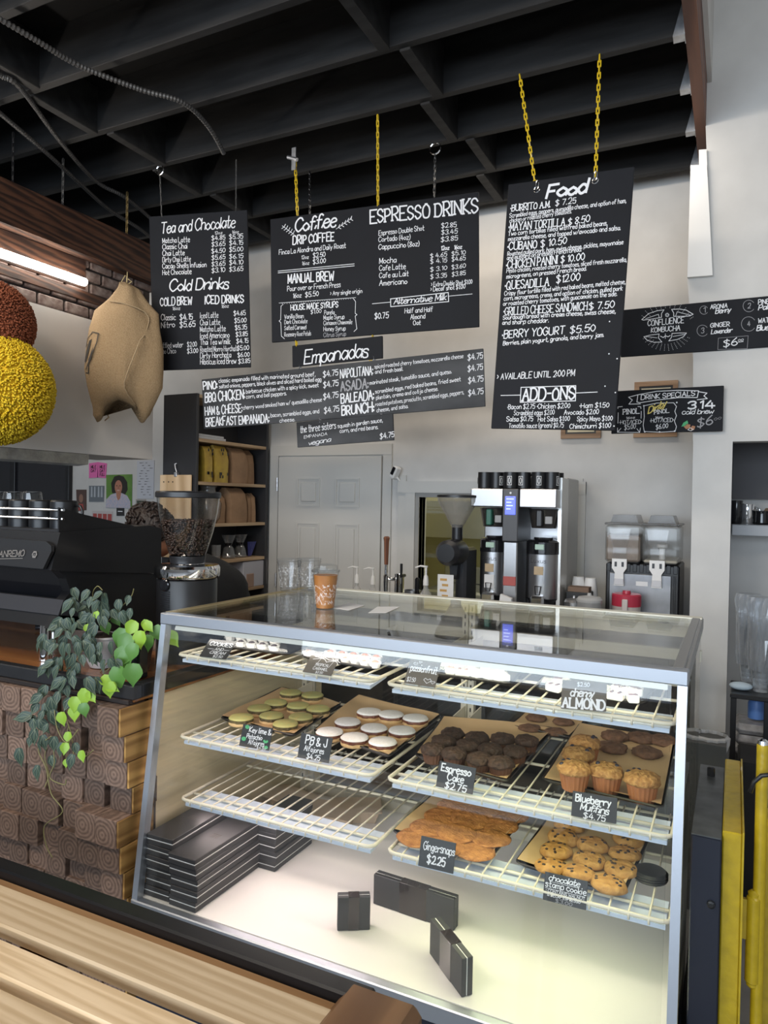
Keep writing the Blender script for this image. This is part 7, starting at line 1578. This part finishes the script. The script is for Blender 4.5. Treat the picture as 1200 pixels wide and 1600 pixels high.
# wrapped edge under the soffit
a = at(140, 712, x=XS); t = MB().prism([(XS-.16, .6, zs0-.002), (XS-.005, .6, zs0-.002), (XS-.012, .6, zs0-.062), (XS-.10, .6, zs0-.07)], (0, a.y-.6, 0)).build('trim_7', mat('taped_foil', (.34, .33, .31), .35, .4, bump=.8, scale=14, var=.3)); struct(t, 'foil taped edge along the bottom of the soffit')
m_pk = mat('pink_note', (.75, .16, .42), .7)
for quad, lab, n_ in (([(139, 724), (153, 722), (153, 746), (139, 747)], 'left pink sticky note on the back wall', 2), ([(153, 722), (167, 724), (165, 747), (152, 746)], 'right pink sticky note on the back wall, overlapping', 3)):
    q = [at(*p, y=YW) for p in quad]; t = thing('sticky_note', lab, 'note', q[0], group='pink sticky notes'); MB().prism([tuple(v) for v in q], (0, .002, 0)).build('paper', m_pk, t)
    wr = Writer(Matrix.Translation((0, YW, 0)), 1, (0, 0), .0015); Writer.front = 0; x_ = quad[0][0]
    for k in range(n_): wr.line(['MILK', 'OAT', 'FULL'][k], x_+3, 732+k*6, x_+11, 731+k*6, 4.4, wd=1.6)
    for mb_ in wr.mb.values(): mb_.v = [wr.M @ v for v in mb_.v]; mb_.build('handwriting', m_ink, t)
# portrait of a dark haired person on green
def sheet(quad, y, label, m, cat='picture', grp=None, name='photo_print'):
    q = [at(*p, y=y) for p in quad]; t = thing(name, label, cat, q[0], group=grp); MB().prism([tuple(v) for v in q], (0, .002, 0)).build('paper', m, t)
    x0, x1, z1, z0 = q[0].x, q[1].x, q[0].z, q[3].z
    def blob(pts, mm, nm, lift): MB().prism([(x0+(x1-x0)*u, y-lift, z1+(z0-z1)*v) for u, v in pts], (0, .0004, 0)).build(nm, mm, t)
    return t, blob
el_ = lambda cx, cy, rx, ry, n=16: [(cx+rx*math.cos(6.283*k/n), cy+ry*math.sin(6.283*k/n)) for k in range(n)]
pt, blob = sheet([(166, 742), (206.5, 741), (206, 793), (166, 793)], YW, 'painted portrait of a dark haired person on a green ground', mat('painting_green', (.10, .22, .045), .6, col2=(.16, .30, .06), scale=8))
blob([(.24, .55), (.2, .25), (.32, .05), (.5, .01), (.68, .05), (.82, .22), (.84, .45), (.74, .60), (.5, .58)], m_ink, 'painted_hair', .001)
blob([(.0, 1.0), (.02, .75), (.2, .60), (.38, .55), (.62, .55), (.82, .62), (.95, .8), (.96, 1.0)], mat('painted_shirt', (.62, .50, .52), .7, col2=(.35, .42, .55), scale=60), 'painted_shirt', .0015)
blob([(.40, .52), (.60, .52), (.56, .72), (.48, .78), (.42, .66)], mat('painted_skin', (.45, .20, .13), .7), 'painted_neck', .002); blob(el_(.49, .37, .145, .21), mat('painted_skin', (.45, .20, .13), .7), 'painted_face', .0025)
for u in (.43, .55): blob(el_(u, .33, .028, .015, 8), m_ink, 'painted_eye', .003)
blob(el_(.49, .47, .06, .018, 8), mat('painted_lips', (.6, .4, .35), .7), 'painted_mouth', .003); blob([(.47, .34), (.51, .34), (.53, .42), (.46, .42)], mat('painted_nose', (.36, .15, .10), .7), 'painted_nose', .003)
m_red = mat('red_print', (.40, .08, .07), .7)
for quad, lab, c1, shp in (([(119, 765), (135, 765), (135, 797), (120, 799)], 'small brown photo left of the portrait', (.10, .06, .05), 0), ([(139, 759), (163, 759), (162, 784), (139, 784)], 'small grey photo of trees next to the portrait', (.16, .18, .20), 1), ([(212, 780), (228, 780), (228, 798), (212, 798)], 'small bordered photo right under the paper list', (.40, .36, .33), 2), ([(182, 793), (194, 793), (194, 806), (182, 806)], 'tiny black card below the portrait', (.03, .03, .03), 3), ([(144, 798), (176, 799), (175, 818), (144, 819)], 'red and white calendar sheet above the machine', (.55, .50, .48), 4)):
    t, blob = sheet(quad, YW, lab, mat('print_'+str(shp), c1, .5))
    if shp == 1:
        for u in (.15, .35, .6, .8): blob([(u, .05), (u+.08, .05), (u+.1, .7), (u-.02, .7)], mat('pale_trunks', (.42, .45, .48), .6), 'printed_tree', .001)
    elif shp == 0: blob(el_(.5, .4, .2, .2), mat('tan_face', (.30, .17, .12), .7), 'printed_face', .001); blob([(.2, .95), (.3, .65), (.7, .65), (.8, .95)], m_red, 'printed_body', .001)
    elif shp == 2: blob([(.12, .12), (.88, .12), (.88, .8), (.12, .8)], mat('dark_scene', (.06, .08, .06), .6), 'printed_scene', .001)
    elif shp == 4:
        for k in range(4): blob([(.05+k*.24, .2), (.24+k*.24, .2), (.24+k*.24, .85), (.05+k*.24, .85)], m_red, 'printed_block', .001)
    else: blob([(.2, .4), (.8, .4), (.8, .5), (.2, .5)], M_ink, 'printed_line', .001)
t, blob = sheet([(214, 720), (241, 719), (240, 779), (214, 779)], YW, 'white paper list with handwritten notes beside the portrait', mat('list_paper', (.55, .56, .60), .7), 'paper', None, 'paper_list')
rr_ = random.Random(8)
for k in range(13):
    u = rr_.uniform(.08, .4); v = .05+k*.07
    for j in range(2): blob([(u+j*.35, v), (u+j*.35+rr_.uniform(.08, .3), v), (u+j*.35+.1, v+.012), (u+j*.35, v+.012)], m_ink, 'handwriting', .001)
Writer.front = .006

# ------------------------------------------------------------------ fluffy round ornaments and the hanging jute sack
def pom(c, R, label, m, n, seed):
    r_ = random.Random(seed); t = thing('fluffy_ornament', label, 'ornament', c); ax = Vector((1, -.35, -.1)).normalized()
    s2_ = ax.cross(Vector((0,0,1))).normalized(); s3 = ax.cross(s2_)
    q = MB(); q.ball(c, R*.93, 24, 16); q.build('core', m, t, smooth=True); q = MB(); ga = math.pi*(3-math.sqrt(5))
    for k in range(n):
        z = 1-2*(k+.5)/n; rr = math.sqrt(1-z*z); a = k*ga; d_ = (ax*z + s2_*rr*math.cos(a) + s3*rr*math.sin(a)); d_ = (d_ + Vector((r_.gauss(0, .03), r_.gauss(0, .03), r_.gauss(0, .03)))).normalized()
        if d_.x < -.35: continue
        tg = (s2_*-math.sin(a) + s3*math.cos(a)); p0 = c + d_*R*.90; L_ = R*r_.uniform(.07, .11); bend = Vector((0,0,-.25)) + tg*r_.uniform(-.6, .6)
        q.tube([p0, p0 + (d_+bend*.3).normalized()*L_*.6, p0 + (d_*.8+bend*.6).normalized()*L_], [R*.013, R*.020, R*.015], 4)
    q.build('yarn_loops', m, t, smooth=True, kind='stuff')
m_py = mat('yellow_yarn', (.72, .48, .010), .8, col2=(.80, .58, .03), scale=9); m_po = mat('rust_yarn', (.30, .085, .035), .85, col2=(.22, .06, .025), scale=9)
c = at(-8, 608, x=-3.17); pom(c, (at(52, 608, y=c.y)-c).length, 'big fluffy yellow round ornament at the left edge', m_py, 8500, 5)
c = at(-18, 505, x=-3.22); pom(c, (at(28, 505, y=c.y)-c).length, 'fluffy rust orange round ornament above the yellow one', m_po, 7000, 6)
m_jute = mat('jute', (.30, .20, .105), .9, bump=.5, scale=140, col2=(.40, .28, .155)); m_jdark = mat('sack_print', (.05, .045, .04), .9)
sd_ = 3.06; sk_ = thing('jute_sack', 'brown jute coffee sack hanging from the wooden beam', 'sack', at(195, 550, y=sd_))
ring_ = [(442, 193, 5, 4), (452, 200, 12, 9), (470, 199, 20, 15), (490, 196, 34, 20), (515, 195, 40, 27), (545, 196, 44, 32), (580, 195, 45, 34), (605, 197, 43, 30), (622, 195, 37, 24), (636, 192, 31, 14), (640, 190, 26, 6)]
vs = []; fs = []; n = 56
def crease(py): return 9 if py < 485 else (.86 - (py-485)*.0047 if py < 605 else .30 + (py-605)*.006)
for k, (py, px, hw, hd2) in enumerate(ring_):
    c = at(px, py, y=sd_); s_ = (at(px+hw, py, y=sd_)-c).length; dd = s_*hd2/hw
    for i in range(n):
        a = 2*math.pi*i/n; f = 1 + .05*math.sin(3*a+k*.5) + (.10*math.sin(5*a+.6*k) if k < 4 or k > 8 else .02*math.sin(5*a+k))
        vs.append(c + Vector((CX.x, CX.y, 0))*s_*f*math.cos(a) + Vector((CZ.x, CZ.y, 0))*dd*f*math.sin(a)*(.66 if math.cos(a) > crease(py) and math.sin(a) < 0 else 1) + Vector((0,0, (-.075*abs(math.cos(a))**3 + .05*(1-abs(math.cos(a))))*(k-7)/3 if k > 7 else 0)))
for k in range(len(ring_)-1):
    for i in range(n): fs.append((k*n+i, k*n+(i+1) % n, (k+1)*n+(i+1) % n, (k+1)*n+i))
fs += [tuple(range(n))[::-1], tuple((len(ring_)-1)*n+i for i in range(n))]
MB().add(vs, fs).build('sack_body', m_jute, sk_, smooth=True)
def onsack(px, py, back=0):
    # front surface of the sack at a view point
    for k in range(len(ring_)-1):
        if ring_[k][0] <= py <= ring_[k+1][0]:
            t_ = (py-ring_[k][0])/(ring_[k+1][0]-ring_[k][0]); r_ = [ring_[k][j]*(1-t_)+ring_[k+1][j]*t_ for j in range(4)]
            c = at(r_[1], py, y=sd_); s_ = (at(r_[1]+r_[2], py, y=sd_)-c).length; u_ = max(-.95, min(.95, (px-r_[1])/r_[2])); dd = s_*r_[3]/r_[2]
            return c + Vector((CX.x, CX.y, 0))*s_*u_ - Vector((CZ.x, CZ.y, 0))*(dd*math.sqrt(1-u_*u_)*(1.10 if u_ <= crease(py)+.03 else .72)+.006)
    return at(px, py, y=sd_)
seam = [(185, 478), (192, 479), (200, 481), (208, 484), (216, 487), (223, 491), (226, 497), (227, 505), (226, 515), (224.5, 527), (222.5, 540), (220, 553), (217, 566), (213.5, 580), (210, 593), (207, 604), (206, 612), (208, 622), (210, 632), (210, 639)]
MB().tube([onsack(*p) for p in seam], .0036, 6).build('stitched_seam', mat('jute_cord', (.40, .29, .17), .9, bump=.6, scale=90), sk_, smooth=True)
MB().tube([onsack(*p) for p in [(168, 640), (168, 648), (170, 652), (164, 657)]], .004, 6).build('loose_corner', m_jute, sk_, smooth=True)
prt = MB()
for pts in ([(158, 535), (167, 527), (176, 531), (175, 545), (167, 565), (163, 575)], [(158, 535), (157, 548), (160, 545)], [(153, 575), (158, 583), (163, 575), (162, 590), (157, 588), (153, 592), (153, 575)]):
    ribbons(prt, [pts], 1.6, lambda x, y: tuple(onsack(x, y, 1)))
for pts in ([(154, 570), (158, 555), (163, 540), (167, 538), (162, 560), (158, 574)], [(163, 570), (170, 550), (168, 568), (164, 577)]):
    vs_ = [onsack(*p) for p in pts]; prt.add(vs_, [tuple(range(len(vs_)))])
prt.build('printed_emblem', m_jdark, sk_)
tag(MB().tube([at(196, 430, y=sd_), at(190, 440, y=sd_), at(198, 446, y=sd_), at(206, 440, y=sd_), at(200, 436, y=sd_)], .003, 6).tube([at(198, 446, y=sd_), at(199, 425, y=sd_)], .003, 6).build('twine_tie', mat('twine', (.45, .36, .18), .8), smooth=True), 'twine tying the jute sack to the beam', 'twine')

# ------------------------------------------------------------------ foreground: slatted wooden bench top with black steel edge
bn = thing('slatted_bench', 'pale wooden slatted bench with black steel edge in the foreground', 'bench', (-1.2, .9, 0))
m_slat = wood('pale_slat', (.55, .39, .225), (.70, .53, .34), 26, 'X', .5, bump=.06, stretch=26)
z = .75
for k, (ya_, yb_) in enumerate(((.942, 1.042), (.843, .914), (.745, .822), (.645, .724))):
    MB().bev((-2.3, ya_, z-.030), (-.53, yb_, z), .004).build('slat', m_slat, bn)
MB().bev((-2.3, 1.072, z-.045), (-.540, 1.112, z+.008), .004).build('steel_edge', mat('satin_black_steel', (.008, .008, .009), .3, spec=.3), bn, label='black steel edge bar'); MB().bev((-2.3, 1.040, z-.050), (-.545, 1.072, z-.012), .003).build('shadow_rail', wood('tan_rail', (.24, .13, .055), (.36, .21, .10), 6, 'X'), bn)
m_blk = wood('brown_block', (.13, .060, .024), (.21, .105, .045), 6, 'Y', .45, bump=.05)
for x in (-2.0, -1.2): MB().bev((x-.04, .66, z-.08), (x+.04, 1.06, z-.032), .004).build('cross_batten', m_blk, bn)
MB().bev((-.592, .80, z-.06), (-.448, 1.112, z+.012), .016).build('end_block', m_blk, bn, label='rounded brown end block')
for x in (-2.2, -.52):
    for y in (.70, 1.03): MB().bev((x-.025, y-.025, 0), (x+.025, y+.025, z-.06), .004).build('leg', M_black, bn)
